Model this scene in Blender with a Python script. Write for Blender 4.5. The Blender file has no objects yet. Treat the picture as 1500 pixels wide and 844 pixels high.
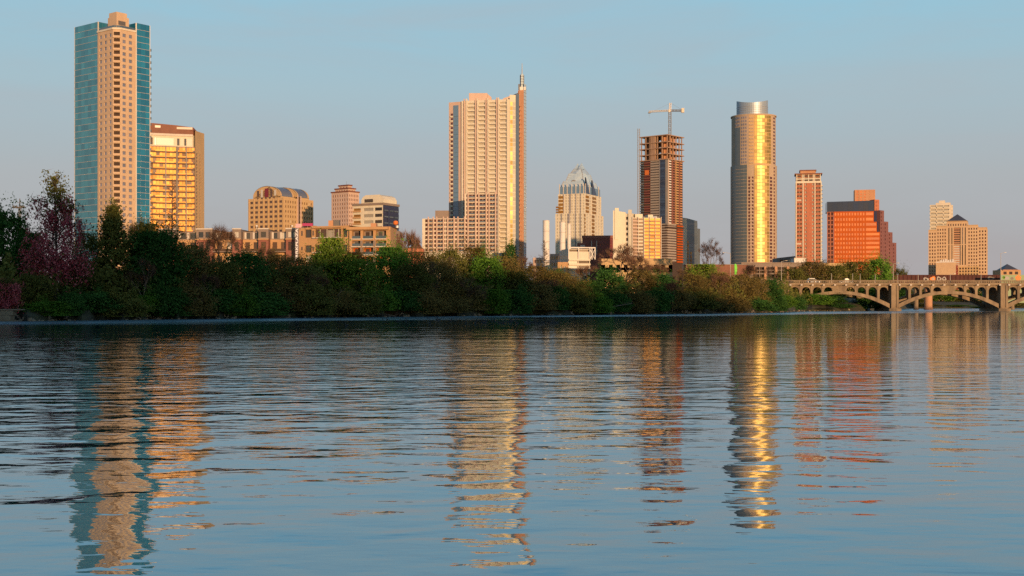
import bpy, math, random
from mathutils import Vector, Matrix

sc = bpy.context.scene
COL = sc.collection
R = math.radians
rnd = random.Random(7)

# ------------------------------------------------------------------ camera
F_PX, HOR, CAM_Z = 1810.0, 447.0, 2.0          # focal length in photo pixels, horizon row, eye height


def gx(px, d):
    return (px - 750.0) / F_PX * d


def gz(py, d):
    return CAM_Z + (HOR - py) / F_PX * d


cam = bpy.data.cameras.new('camera')
cam_o = bpy.data.objects.new('camera', cam)
COL.objects.link(cam_o)
cam_o.location = (0, 0, CAM_Z)
cam_o.rotation_euler = (R(90), 0, 0)
cam.sensor_width = 36
cam.lens = 36 * F_PX / 1500
cam.shift_y = -(422 - HOR) / 1500
cam.clip_start = 0.5
cam.clip_end = 60000
sc.camera = cam_o

# ------------------------------------------------------------------ light
SUN_EL, SUN_AZ = 3.6, 21.0                      # low sun, behind the camera and a little to the right
sd = Vector((math.sin(R(SUN_AZ)) * math.cos(R(SUN_EL)), -math.cos(R(SUN_AZ)) * math.cos(R(SUN_EL)), math.sin(R(SUN_EL))))
sun = bpy.data.lights.new('sun', 'SUN')
sun.energy = 5.0
sun.angle = R(0.6)
sun.color = (1.0, 0.62, 0.33)
sun_o = bpy.data.objects.new('sun', sun)
COL.objects.link(sun_o)
sun_o.rotation_euler = sd.to_track_quat('Z', 'Y').to_euler()

w = bpy.data.worlds.new('World')
sc.world = w
w.use_nodes = True
nt = w.node_tree
N = nt.nodes
L = nt.links
bg = N['Background']
bg.inputs[1].default_value = 0.088
sky = N.new('ShaderNodeTexSky')
sky.sky_type = 'NISHITA'
sky.sun_disc = False
sky.sun_elevation = R(SUN_EL)
sky.sun_rotation = R(180 - SUN_AZ)
sky.air_density = 1.0
sky.dust_density = 0.3
sky.ozone_density = 2.0
tc = N.new('ShaderNodeTexCoord')
sx = N.new('ShaderNodeSeparateXYZ')
L.new(tc.outputs['Generated'], sx.inputs[0])
ramp = N.new('ShaderNodeValToRGB')              # the dusk sky's colour by elevation (sine of the angle)
L.new(sx.outputs['Z'], ramp.inputs[0])
cr = ramp.color_ramp
stops = [(0.0, (3.9, 3.5, 3.7)), (0.035, (4.2, 3.95, 4.15)), (0.10, (4.35, 4.65, 4.9)), (0.17, (3.95, 5.4, 6.1)),
         (0.24, (3.2, 5.8, 7.2)), (0.36, (1.5, 4.2, 6.5)), (0.6, (0.8, 2.3, 4.4)), (1.0, (0.6, 1.6, 3.2))]
SC_ = 8.0
while len(cr.elements) < len(stops):
    cr.elements.new(0.5)
for e, (p, c) in zip(cr.elements, stops):
    e.position = p
    e.color = (c[0] / SC_, c[1] / SC_, c[2] / SC_, 1)
cmap = N.new('ShaderNodeMapping')
cmap.inputs['Scale'].default_value = (1.6, 1.6, 11.0)
cmap.inputs['Rotation'].default_value = (R(4), R(-3), 0)
L.new(tc.outputs['Generated'], cmap.inputs[0])
cno = N.new('ShaderNodeTexNoise')
cno.inputs['Scale'].default_value = 2.2
cno.inputs['Detail'].default_value = 7
cno.inputs['Roughness'].default_value = 0.6
cno.inputs['Distortion'].default_value = 0.4
L.new(cmap.outputs[0], cno.inputs['Vector'])
cmr = N.new('ShaderNodeMapRange')
cmr.inputs['From Min'].default_value = 0.42
cmr.inputs['From Max'].default_value = 0.78
cmr.inputs['To Min'].default_value = 0.0
cmr.inputs['To Max'].default_value = 0.5
L.new(cno.outputs[0], cmr.inputs['Value'])
cmx = N.new('ShaderNodeMix')
cmx.data_type = 'RGBA'
cmx.inputs['B'].default_value = (4.5 / SC_, 4.75 / SC_, 5.1 / SC_, 1)
L.new(cmr.outputs[0], cmx.inputs['Factor'])
L.new(ramp.outputs[0], cmx.inputs['A'])
mul = N.new('ShaderNodeVectorMath')
mul.operation = 'SCALE'
mul.inputs['Scale'].default_value = SC_
L.new(cmx.outputs['Result'], mul.inputs[0])
# the half of the sky near the sun keeps the physical sky's sunset glow
dot = N.new('ShaderNodeVectorMath')
dot.operation = 'DOT_PRODUCT'
L.new(tc.outputs['Generated'], dot.inputs[0])
dot.inputs[1].default_value = sd
mr = N.new('ShaderNodeMapRange')
mr.inputs['From Min'].default_value = 0.1
mr.inputs['From Max'].default_value = 0.95
mr.inputs['To Min'].default_value = 0.04
mr.inputs['To Max'].default_value = 0.9
L.new(dot.outputs['Value'], mr.inputs['Value'])
skm = N.new('ShaderNodeVectorMath')
skm.operation = 'SCALE'
skm.inputs['Scale'].default_value = 2.2
L.new(sky.outputs[0], skm.inputs[0])
mx = N.new('ShaderNodeMix')
mx.data_type = 'RGBA'
L.new(mr.outputs[0], mx.inputs['Factor'])
L.new(mul.outputs[0], mx.inputs['A'])
L.new(skm.outputs[0], mx.inputs['B'])
L.new(mx.outputs['Result'], bg.inputs[0])

sc.view_settings.view_transform = 'Standard'
sc.view_settings.look = 'None'
sc.view_settings.exposure = 0.13
sc.view_settings.gamma = 1.0
sc.view_settings.use_curve_mapping = False
sc.render.engine = 'CYCLES'
sc.cycles.max_bounces = 6
sc.cycles.diffuse_bounces = 2
sc.cycles.glossy_bounces = 4
sc.cycles.transmission_bounces = 2
sc.cycles.use_denoising = False
sc.cycles.sample_clamp_indirect = 6


# ------------------------------------------------------------------ materials
def new_mat(name):
    m = bpy.data.materials.new(name)
    m.use_nodes = True
    return m, m.node_tree.nodes, m.node_tree.links, m.node_tree.nodes['Principled BSDF']


def wall_mat(name, col, col2=None, rough=0.8, scale=0.25, bump=0.0, spec=0.3):
    """painted, stone or concrete surface with weathering of its own"""
    m, n, l, b = new_mat(name)
    col2 = col2 or tuple(c * 0.8 for c in col)
    t = n.new('ShaderNodeTexCoord')
    a = n.new('ShaderNodeTexNoise')
    a.inputs['Scale'].default_value = scale
    a.inputs['Detail'].default_value = 6
    a.inputs['Roughness'].default_value = 0.65
    mp = n.new('ShaderNodeMapping')
    mp.inputs['Scale'].default_value = (1, 1, 0.35)
    l.new(t.outputs['Object'], mp.inputs[0])
    l.new(mp.outputs[0], a.inputs['Vector'])
    r = n.new('ShaderNodeMapRange')
    r.inputs['From Min'].default_value = 0.35
    r.inputs['From Max'].default_value = 0.65
    l.new(a.outputs[0], r.inputs[0])
    x = n.new('ShaderNodeMix')
    x.data_type = 'RGBA'
    x.inputs['A'].default_value = (*col, 1)
    x.inputs['B'].default_value = (*col2, 1)
    l.new(r.outputs[0], x.inputs['Factor'])
    l.new(x.outputs['Result'], b.inputs['Base Color'])
    b.inputs['Roughness'].default_value = rough
    b.inputs['Specular IOR Level'].default_value = spec
    return m


def brick_mat(name, c1, c2, cm, scale=1.0):
    m, n, l, b = new_mat(name)
    t = n.new('ShaderNodeTexCoord')
    mp = n.new('ShaderNodeMapping')
    mp.inputs['Rotation'].default_value = (R(90), 0, 0)
    l.new(t.outputs['Object'], mp.inputs[0])
    a = n.new('ShaderNodeTexBrick')
    a.inputs['Scale'].default_value = scale
    a.inputs['Color1'].default_value = (*c1, 1)
    a.inputs['Color2'].default_value = (*c2, 1)
    a.inputs['Mortar'].default_value = (*cm, 1)
    a.inputs['Mortar Size'].default_value = 0.03
    l.new(mp.outputs[0], a.inputs['Vector'])
    l.new(a.outputs['Color'], b.inputs['Base Color'])
    b.inputs['Roughness'].default_value = 0.85
    return m


def glass_mat(name, col, col2=None, rough=0.12, metal=0.0, ior=1.7, tilt=0.03, light=0.0, light_col=(0.5, 0.45, 0.38)):
    """window glass: every pane sits a hair out of true and has its own depth of tone; some have pale blinds"""
    m, n, l, b = new_mat(name)
    g = n.new('ShaderNodeNewGeometry')
    oi = n.new('ShaderNodeObjectInfo')
    ad = n.new('ShaderNodeMath')
    ad.operation = 'ADD'
    l.new(g.outputs['Random Per Island'], ad.inputs[0])
    l.new(oi.outputs['Random'], ad.inputs[1])
    wn = n.new('ShaderNodeTexWhiteNoise')
    wn.noise_dimensions = '1D'
    l.new(ad.outputs[0], wn.inputs['W'])
    s1 = n.new('ShaderNodeVectorMath')
    s1.operation = 'SUBTRACT'
    s1.inputs[1].default_value = (0.5, 0.5, 0.5)
    l.new(wn.outputs['Color'], s1.inputs[0])
    s2 = n.new('ShaderNodeVectorMath')
    s2.operation = 'SCALE'
    s2.inputs['Scale'].default_value = tilt
    l.new(s1.outputs[0], s2.inputs[0])
    s3 = n.new('ShaderNodeVectorMath')
    s3.operation = 'ADD'
    l.new(s2.outputs[0], s3.inputs[0])
    l.new(g.outputs['Normal'], s3.inputs[1])
    s4 = n.new('ShaderNodeVectorMath')
    s4.operation = 'NORMALIZE'
    l.new(s3.outputs[0], s4.inputs[0])
    l.new(s4.outputs[0], b.inputs['Normal'])
    col2 = col2 or tuple(c * 0.6 for c in col)
    x = n.new('ShaderNodeMix')
    x.data_type = 'RGBA'
    x.inputs['A'].default_value = (*col, 1)
    x.inputs['B'].default_value = (*col2, 1)
    l.new(wn.outputs['Value'], x.inputs['Factor'])
    out = x.outputs['Result']
    if light > 0:
        gt = n.new('ShaderNodeMath')
        gt.operation = 'GREATER_THAN'
        gt.inputs[1].default_value = 1 - light
        sp = n.new('ShaderNodeSeparateColor')
        l.new(wn.outputs['Color'], sp.inputs[0])
        l.new(sp.outputs['Green'], gt.inputs[0])
        y = n.new('ShaderNodeMix')
        y.data_type = 'RGBA'
        y.inputs['B'].default_value = (*light_col, 1)
        l.new(gt.outputs[0], y.inputs['Factor'])
        l.new(out, y.inputs['A'])
        out = y.outputs['Result']
    l.new(out, b.inputs['Base Color'])
    b.inputs['Roughness'].default_value = rough
    b.inputs['Metallic'].default_value = metal
    b.inputs['IOR'].default_value = ior
    return m


def plain(name, col, rough=0.6, metal=0.0):
    m, n, l, b = new_mat(name)
    t = n.new('ShaderNodeTexCoord')
    a = n.new('ShaderNodeTexNoise')
    a.inputs['Scale'].default_value = 3
    a.inputs['Detail'].default_value = 4
    l.new(t.outputs['Object'], a.inputs['Vector'])
    x = n.new('ShaderNodeMix')
    x.data_type = 'RGBA'
    x.inputs['A'].default_value = (*tuple(c * 0.85 for c in col), 1)
    x.inputs['B'].default_value = (*tuple(min(1, c * 1.1) for c in col), 1)
    l.new(a.outputs[0], x.inputs['Factor'])
    l.new(x.outputs['Result'], b.inputs['Base Color'])
    b.inputs['Roughness'].default_value = rough
    b.inputs['Metallic'].default_value = metal
    return m


def leaf_mat(name, c1, c2, c3, trans=0.15):
    """leaves: each leaf clump face its own tone, plus a tone per tree"""
    m, n, l, b = new_mat(name)
    g = n.new('ShaderNodeNewGeometry')
    oi = n.new('ShaderNodeObjectInfo')
    rp = n.new('ShaderNodeValToRGB')
    rp.color_ramp.elements[0].color = (*c1, 1)
    rp.color_ramp.elements[1].color = (*c3, 1)
    e = rp.color_ramp.elements.new(0.5)
    e.color = (*c2, 1)
    l.new(g.outputs['Random Per Island'], rp.inputs[0])
    hs = n.new('ShaderNodeHueSaturation')
    mr_ = n.new('ShaderNodeMapRange')
    mr_.inputs['To Min'].default_value = 0.75
    mr_.inputs['To Max'].default_value = 1.3
    l.new(oi.outputs['Random'], mr_.inputs[0])
    l.new(mr_.outputs[0], hs.inputs['Value'])
    l.new(rp.outputs[0], hs.inputs['Color'])
    l.new(hs.outputs[0], b.inputs['Base Color'])
    b.inputs['Roughness'].default_value = 0.75
    b.inputs['Specular IOR Level'].default_value = 0.0
    b.inputs['Subsurface Weight'].default_value = 0.0
    return m


M = {}
M['beige'] = wall_mat('beige_stone', (0.52, 0.37, 0.24), (0.46, 0.32, 0.21))
M['beige_pale'] = wall_mat('pale_stone', (0.60, 0.53, 0.42), (0.54, 0.47, 0.37))
M['cream'] = wall_mat('cream_panel', (0.62, 0.56, 0.43), (0.56, 0.50, 0.39))
M['terracotta'] = wall_mat('terracotta_render', (0.46, 0.24, 0.13), (0.40, 0.20, 0.11))
M['tan'] = wall_mat('tan_limestone', (0.50, 0.33, 0.165), (0.44, 0.29, 0.145))
M['pink_stone'] = wall_mat('pink_stone', (0.52, 0.37, 0.29), (0.47, 0.33, 0.26))
M['brick'] = brick_mat('red_brick', (0.26, 0.075, 0.045), (0.20, 0.06, 0.04), (0.24, 0.13, 0.10), 2.0)
M['ashton'] = wall_mat('rose_brick', (0.42, 0.155, 0.085), (0.36, 0.125, 0.07))
M['orange'] = wall_mat('orange_granite', (0.44, 0.085, 0.008), (0.37, 0.068, 0.006), rough=0.6, spec=0.15)
M['warm_stone'] = wall_mat('warm_grey_stone', (0.40, 0.30, 0.21), (0.35, 0.26, 0.18))
M['purple'] = wall_mat('plum_granite', (0.20, 0.085, 0.075), (0.16, 0.07, 0.065), rough=0.5)
M['concrete'] = wall_mat('concrete', (0.28, 0.20, 0.12), (0.15, 0.105, 0.065), scale=0.45)
M['concrete_raw'] = wall_mat('raw_concrete', (0.38, 0.25, 0.17), (0.28, 0.17, 0.11), scale=0.6)
M['rust'] = wall_mat('rust_metal', (0.20, 0.075, 0.04), (0.15, 0.05, 0.03), rough=0.6)
M['grey_panel'] = wall_mat('grey_panel', (0.25, 0.22, 0.20), (0.21, 0.19, 0.18))
M['taupe'] = wall_mat('taupe_panel', (0.24, 0.18, 0.145), (0.20, 0.155, 0.125))
M['ochre'] = wall_mat('ochre_render', (0.46, 0.27, 0.13), (0.40, 0.23, 0.11))
M['white'] = wall_mat('white_panel', (0.66, 0.62, 0.57), (0.58, 0.54, 0.50))
M['pier'] = wall_mat('white_pier', (0.56, 0.50, 0.43), (0.5, 0.45, 0.39))
M['roof_dark'] = plain('slate_roof', (0.06, 0.06, 0.075), 0.5)
M['roof_metal'] = plain('grey_metal_roof', (0.17, 0.17, 0.19), 0.35, 0.3)
M['steel'] = plain('painted_steel', (0.42, 0.37, 0.30), 0.5)
M['steel_dark'] = plain('dark_steel', (0.10, 0.09, 0.085), 0.5)
M['winered'] = glass_mat('wine_red_glass', (0.17, 0.016, 0.018), (0.11, 0.014, 0.018), 0.35, ior=1.5)
M['win'] = glass_mat('window_glass', (0.035, 0.035, 0.04), (0.07, 0.06, 0.055), 0.12, ior=1.6, light=0.12)
M['win_blue'] = glass_mat('blue_grey_glass', (0.05, 0.075, 0.10), (0.10, 0.13, 0.16), 0.14, ior=1.7)
M['gold_dim'] = glass_mat('shaded_bronze_glass', (0.20, 0.095, 0.03), (0.10, 0.05, 0.02), 0.5, ior=1.5, tilt=0.2)
M['slab_shadow'] = wall_mat('shadow_brown_slab_edge', (0.15, 0.09, 0.055), (0.11, 0.07, 0.045))  # slab edges coloured darker to give each floor a shadow line
M['win_mauve'] = glass_mat('mauve_window_glass', (0.12, 0.125, 0.17), (0.22, 0.20, 0.24), 0.14, ior=1.8)
M['win_brown'] = glass_mat('bronze_glass', (0.11, 0.06, 0.035), (0.06, 0.03, 0.02), 0.15, ior=1.6, light=0.08)
M['win_red'] = glass_mat('ruby_bronze_glass', (0.10, 0.025, 0.018), (0.06, 0.02, 0.018), 0.15, ior=1.6)
M['win_cream'] = glass_mat('pale_blind_glass', (0.36, 0.32, 0.25), (0.28, 0.25, 0.20), 0.38, ior=1.6)
M['win_orange'] = glass_mat('orange_mirror_glass', (0.60, 0.165, 0.018), (0.42, 0.095, 0.01), 0.5, ior=1.6)
M['hotel_tan'] = wall_mat('warm_tan_stone', (0.54, 0.37, 0.22), (0.48, 0.32, 0.19))
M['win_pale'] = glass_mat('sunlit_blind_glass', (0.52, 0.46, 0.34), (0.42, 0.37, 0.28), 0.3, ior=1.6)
M['teal'] = glass_mat('teal_glass', (0.035, 0.21, 0.30), (0.02, 0.12, 0.19), 0.14, ior=1.9, tilt=0.05)
M['azure'] = glass_mat('azure_glass', (0.014, 0.17, 0.29), (0.007, 0.10, 0.19), 0.14, ior=1.75, tilt=0.05)
M['gold'] = glass_mat('sun_gold_glass', (0.48, 0.235, 0.05), (0.34, 0.16, 0.035), 0.50, metal=0.6, ior=1.5, tilt=0.24)  # the low sun's golden reflection is put into the glass colour
M['gold_glare'] = glass_mat('sun_glare_glass', (0.38, 0.255, 0.08), (0.28, 0.19, 0.06), 0.42, metal=0.6, ior=1.5, tilt=0.10)  # sun glare coloured into the panes where it falls
M['grey_glass'] = glass_mat('smoke_glass', (0.07, 0.085, 0.09), (0.10, 0.115, 0.115), 0.3, ior=1.7, tilt=0.04)
M['crown_glass'] = glass_mat('crown_glass', (0.46, 0.55, 0.58), (0.36, 0.44, 0.48), 0.35, ior=1.8, tilt=0.08)
M['sky_glass'] = glass_mat('sky_blue_glass', (0.12, 0.20, 0.30), (0.10, 0.17, 0.26), 0.12, ior=1.9, tilt=0.05)
M['navy_glass'] = glass_mat('navy_glass', (0.022, 0.030, 0.075), (0.018, 0.022, 0.055), 0.15, ior=1.6, tilt=0.03)
M['drum'] = plain('brushed_crown_metal', (0.30, 0.35, 0.40), 0.45, 0.35)
M['girder'] = wall_mat('maroon_girder_paint', (0.085, 0.026, 0.02), (0.06, 0.02, 0.016))
M['grey_tan'] = wall_mat('grey_tan_panel', (0.33, 0.27, 0.225), (0.28, 0.23, 0.19))
M['strip_blue'] = glass_mat('steel_blue_glass', (0.06, 0.09, 0.16), (0.03, 0.045, 0.09), 0.15, ior=1.8, tilt=0.06)
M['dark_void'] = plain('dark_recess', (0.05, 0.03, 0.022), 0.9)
M['orange_tarp'] = plain('orange_tarpaulin', (0.62, 0.16, 0.03), 0.8)
M['magenta'] = plain('magenta_vinyl', (0.36, 0.03, 0.12), 0.7)
M['pink_vinyl'] = plain('pink_vinyl', (0.70, 0.36, 0.38), 0.7)
M['sign_grey'] = plain('sign_board_grey', (0.16, 0.14, 0.16), 0.7)
M['sign_white'] = plain('sign_white', (0.78, 0.76, 0.76), 0.6)
M['green_banner'] = plain('lime_green_vinyl', (0.16, 0.62, 0.05), 0.7)
M['bark'] = wall_mat('bark', (0.075, 0.05, 0.035), (0.05, 0.035, 0.025), scale=2)
M['bark_pale'] = wall_mat('pale_bark', (0.19, 0.13, 0.095), (0.13, 0.09, 0.065), scale=2)
M['twig'] = leaf_mat('twigs', (0.11, 0.058, 0.038), (0.14, 0.078, 0.05), (0.17, 0.10, 0.064))
M['leaf_green'] = leaf_mat('leaf_green', (0.058, 0.137, 0.018), (0.085, 0.182, 0.023), (0.117, 0.221, 0.031))
M['leaf_dark'] = leaf_mat('leaf_dark_green', (0.030, 0.081, 0.019), (0.042, 0.105, 0.024), (0.057, 0.128, 0.030))
M['leaf_olive'] = leaf_mat('leaf_olive', (0.075, 0.083, 0.020), (0.100, 0.103, 0.025), (0.131, 0.125, 0.033))
M['leaf_lime'] = leaf_mat('leaf_fresh_green', (0.103, 0.172, 0.021), (0.138, 0.218, 0.028), (0.184, 0.253, 0.040))
M['leaf_brown'] = leaf_mat('leaf_budding_brown', (0.12, 0.085, 0.028), (0.145, 0.105, 0.034), (0.16, 0.13, 0.04))
M['blossom'] = leaf_mat('blossom_pink', (0.24, 0.03, 0.04), (0.34, 0.06, 0.075), (0.46, 0.15, 0.16))
M['stone'] = wall_mat('bank_stone', (0.26, 0.20, 0.13), (0.17, 0.12, 0.08), scale=1.5)
M['car_silver'] = plain('silver_car_paint', (0.36, 0.37, 0.38), 0.35, 0.3)
M['car_dark'] = plain('dark_car_paint', (0.025, 0.03, 0.04), 0.25)
M['rubber'] = plain('rubber', (0.02, 0.02, 0.02), 0.8)
M['duck'] = plain('dark_plumage', (0.02, 0.017, 0.015), 0.8)
M['mural'] = plain('mural_green_paint', (0.26, 0.32, 0.17), 0.8)
M['mural_orange'] = plain('mural_orange_paint', (0.70, 0.20, 0.03), 0.7)
M['graffiti'] = plain('graffiti_white_paint', (0.36, 0.31, 0.27), 0.8)
M['reed'] = leaf_mat('reed', (0.10, 0.035, 0.015), (0.06, 0.04, 0.015), (0.04, 0.05, 0.014))


# ------------------------------------------------------------------ mesh helpers
class MB:
    def __init__(s):
        s.v, s.f = [], []

    def quad(s, a, b, c, d):
        i = len(s.v)
        s.v += [tuple(a), tuple(b), tuple(c), tuple(d)]
        s.f.append((i, i + 1, i + 2, i + 3))

    def tri(s, a, b, c):
        i = len(s.v)
        s.v += [tuple(a), tuple(b), tuple(c)]
        s.f.append((i, i + 1, i + 2))

    def poly(s, pts):
        i = len(s.v)
        s.v += [tuple(p) for p in pts]
        s.f.append(tuple(range(i, i + len(pts))))

    def prism(s, pts, z0, z1, cap=True):
        """pts: plan points, counter-clockwise or clockwise; z1 may be a list of heights"""
        n = len(pts)
        zt = z1 if isinstance(z1, (list, tuple)) else [z1] * n
        i = len(s.v)
        s.v += [(p[0], p[1], z0) for p in pts] + [(p[0], p[1], z) for p, z in zip(pts, zt)]
        for k in range(n):
            j = (k + 1) % n
            s.f.append((i + k, i + j, i + n + j, i + n + k))
        if cap:
            s.f.append(tuple(i + n + k for k in range(n)))
            s.f.append(tuple(i + n - 1 - k for k in range(n)))

    def box(s, x0, x1, y0, y1, z0, z1):
        s.prism([(x0, y0), (x1, y0), (x1, y1), (x0, y1)], z0, z1)

    def tube(s, p, q, r0, r1, k=5):
        p, q = Vector(p), Vector(q)
        d = (q - p)
        if d.length < 1e-6:
            return
        d.normalize()
        a = d.orthogonal().normalized()
        b = d.cross(a)
        i = len(s.v)
        for (c, r) in ((p, r0), (q, r1)):
            for t in range(k):
                an = 2 * math.pi * t / k
                s.v.append(tuple(c + a * (r * math.cos(an)) + b * (r * math.sin(an))))
        for t in range(k):
            u = (t + 1) % k
            s.f.append((i + t, i + u, i + k + u, i + k + t))
        s.f.append(tuple(i + k - 1 - t for t in range(k)))
        s.f.append(tuple(i + k + t for t in range(k)))

    def lathe(s, cx, cy, prof, k=24):
        """prof: [(radius, z)]"""
        i = len(s.v)
        for r, z in prof:
            for t in range(k):
                an = 2 * math.pi * t / k
                s.v.append((cx + r * math.cos(an), cy + r * math.sin(an), z))
        for j in range(len(prof) - 1):
            for t in range(k):
                u = (t + 1) % k
                s.f.append((i + j * k + t, i + j * k + u, i + (j + 1) * k + u, i + (j + 1) * k + t))
        s.f.append(tuple(i + (len(prof) - 1) * k + t for t in range(k)))

    def mesh(s, name, mat, off=(0, 0, 0), smooth=False):
        me = bpy.data.meshes.new(name)
        o = off
        me.from_pydata([(x - o[0], y - o[1], z - o[2]) for x, y, z in s.v], [], s.f)
        me.materials.append(mat)
        if smooth:
            me.shade_smooth()
        me.update()
        return me


def tag(o, label=None, cat=None, group=None, kind=None):
    if label:
        o['label'] = label
    if cat:
        o['category'] = cat
    if group:
        o['group'] = group
    if kind:
        o['kind'] = kind
    return o


def link(name, me, parent=None, loc=(0, 0, 0), rz=0.0):
    o = bpy.data.objects.new(name, me)
    COL.objects.link(o)
    o.location = loc
    o.rotation_euler = (0, 0, rz)
    if parent is not None:
        o.parent = parent
    return o


def empty(name, loc, label, cat, group=None):
    o = link(name, None, None, loc)
    o.empty_display_size = 1
    return tag(o, label, cat, group)


_boxcache = {}


def box_mesh(dx, dy, dz, mat):
    k = (round(dx, 2), round(dy, 2), round(dz, 2), mat.name)
    if k not in _boxcache:
        mb = MB()
        mb.box(-dx / 2, dx / 2, -dy / 2, dy / 2, -dz / 2, dz / 2)
        _boxcache[k] = mb.mesh('panel', mat)
    return _boxcache[k]


class Face:
    """a vertical facade plane from plan point A (left as seen from outside) to B (right)"""

    def __init__(s, A, B):
        s.A, s.B = Vector(A[:2]), Vector(B[:2])
        s.L = (s.B - s.A).length
        s.u = (s.B - s.A) / s.L
        s.n = Vector((s.u.y, -s.u.x))
        s.rz = math.atan2(s.u.y, s.u.x)

    def p(s, t, z, o=0.0):
        q = s.A + s.u * t + s.n * o
        return (q.x, q.y, z)

    def sub(s, t0, t1, o=0.0):
        return Face(s.p(t0, 0, o), s.p(t1, 0, o))


class Bld:
    def __init__(s, name, label, cat, px, d, zb=5.0, group=None):
        s.d, s.zb = d, zb
        s.o = (gx(px, d), d, zb)
        s.root = empty(name, s.o, label, cat, group)
        s.reps = {}

    def z(s, py):
        return gz(py, s.d)

    def part(s, name, mb, mat, parent=None, smooth=False):
        if not mb.f:
            return None
        return link(name, mb.mesh(name, mat, s.o, smooth), parent or s.root)

    def rep(s, name, mat, face, t0, t1, z0, z1, o0, o1):
        """one piece of a repeated part: a box on a facade"""
        s.reps.setdefault((name, mat), []).append((face, t0, t1, z0, z1, o0, o1))

    def finish(s, limit=100):
        tot = {}
        for (name, mat), items in s.reps.items():
            items = sorted(items, key=lambda i: -((i[2] - i[1]) * max(0.05, -i[0].n.y) * (i[4] - i[3]) * (1 + 0.02 * i[4])))
            room = max(0, limit - tot.get(name, 0))
            tot[name] = tot.get(name, 0) + min(room, len(items))
            for (fc, t0, t1, z0, z1, o0, o1) in items[:room]:
                me = box_mesh(t1 - t0, o1 - o0, z1 - z0, M[mat])
                c = fc.p((t0 + t1) / 2, (z0 + z1) / 2, (o0 + o1) / 2)
                link(name, me, s.root, (c[0] - s.o[0], c[1] - s.o[1], c[2] - s.o[2]), fc.rz)
            if items[room:]:
                mb = MB()
                for (fc, t0, t1, z0, z1, o0, o1) in items[room:]:
                    pts = [fc.p(t0, 0, o1)[:2], fc.p(t1, 0, o1)[:2], fc.p(t1, 0, o0)[:2], fc.p(t0, 0, o0)[:2]]
                    mb.prism(pts, z0, z1)
                o = s.part(name, mb, M[mat])
                o['kind'] = 'stuff'

    def grid(s, mb, face, z0, z1, cols, rows, win, depth=0.4, name='window', t0=0.0, t1=None, skip=None):
        """a facade with real openings: wall quads and reveals go into mb, each pane is its own part"""
        t1 = face.L if t1 is None else t1
        ts = [t0] + [x for c in cols for x in c] + [t1]
        zs = [z0] + [x for r in rows for x in r] + [z1]
        for i in range(len(ts) - 1):
            for j in range(len(zs) - 1):
                a, b, c, d = ts[i], ts[i + 1], zs[j], zs[j + 1]
                if b - a < 1e-4 or d - c < 1e-4:
                    continue
                if i % 2 and j % 2 and not (skip and skip(i // 2, j // 2)):
                    P = face.p
                    mb.quad(P(a, c), P(a, d), P(a, d, -depth), P(a, c, -depth))
                    mb.quad(P(b, d), P(b, c), P(b, c, -depth), P(b, d, -depth))
                    mb.quad(P(a, c), P(a, c, -depth), P(b, c, -depth), P(b, c))
                    mb.quad(P(a, d, -depth), P(a, d), P(b, d), P(b, d, -depth))
                    if win:
                        wm = win(i // 2, j // 2) if callable(win) else win
                        s.rep(name, wm, face, a + .003, b - .003, c + .003, d - .003, -depth - 0.12, -depth + 0.02)
                else:
                    mb.quad(face.p(a, c), face.p(b, c), face.p(b, d), face.p(a, d))


def cols(t0, t1, n, frac):
    p = (t1 - t0) / n
    return [(t0 + p * (i + .5 - frac / 2), t0 + p * (i + .5 + frac / 2)) for i in range(n)]


rows = cols


def plan(pxc, d, a, pxl, pxr):
    """near corner at photo column pxc and distance d; left face turned back by a degrees, right face square to it"""
    a = R(a)
    C = Vector((gx(pxc, d), d))
    kl, kr = (pxl - 750) / F_PX, (pxr - 750) / F_PX
    tl = (C.x - kl * d) / (math.cos(a) + kl * math.sin(a))
    tr = (kr * d - C.x) / (math.sin(a) - kr * math.cos(a))
    lv, rv = Vector((-math.cos(a), math.sin(a))), Vector((math.sin(a), math.cos(a)))
    return C, lv, rv, tl, tr


class Box:
    """rectangular footprint in the frame of a plan(): x runs from the near corner along the left face, y along the right face"""

    def __init__(s, C, lv, rv, x0, x1, y0, y1):
        P = lambda x, y: C + lv * x + rv * y
        s.c = [P(x1, y0), P(x0, y0), P(x0, y1), P(x1, y1)]      # left, near corner, right, back
        s.F = Face(s.c[0], s.c[1])
        s.R = Face(s.c[1], s.c[2])
        s.B = Face(s.c[2], s.c[3])
        s.L = Face(s.c[3], s.c[0])

    def shell(s, mb, z0, z1, skip='', roof=True):
        for k in 'FRBL':
            if k not in skip:
                f = getattr(s, k)
                mb.quad(f.p(0, z0), f.p(f.L, z0), f.p(f.L, z1), f.p(0, z1))
        if roof:
            mb.poly([(q.x, q.y, z1) for q in s.c])

    def prism(s, mb, z0, z1):
        mb.prism([(q.x, q.y) for q in s.c], z0, z1)


def parapet(b, bx, z, h, t, mat, out=0.15, name='parapet'):
    mb = MB()
    for f in (bx.F, bx.R, bx.B, bx.L):
        pts = [f.p(-out, 0, out)[:2], f.p(f.L + out, 0, out)[:2], f.p(f.L - t, 0, -t)[:2], f.p(t, 0, -t)[:2]]
        mb.prism(pts, z - 0.1, z + h)
    b.part(name, mb, mat)


exec_later = []

# ------------------------------------------------------------------ BUILDINGS
ZB = 5.0


def ledge(b, name, mat, f, z0, z1, o1, t0=0.0, t1=None, o0=-0.05):
    b.rep(name, mat, f, t0, f.L if t1 is None else t1, z0, z1, o0, o1)


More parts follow.
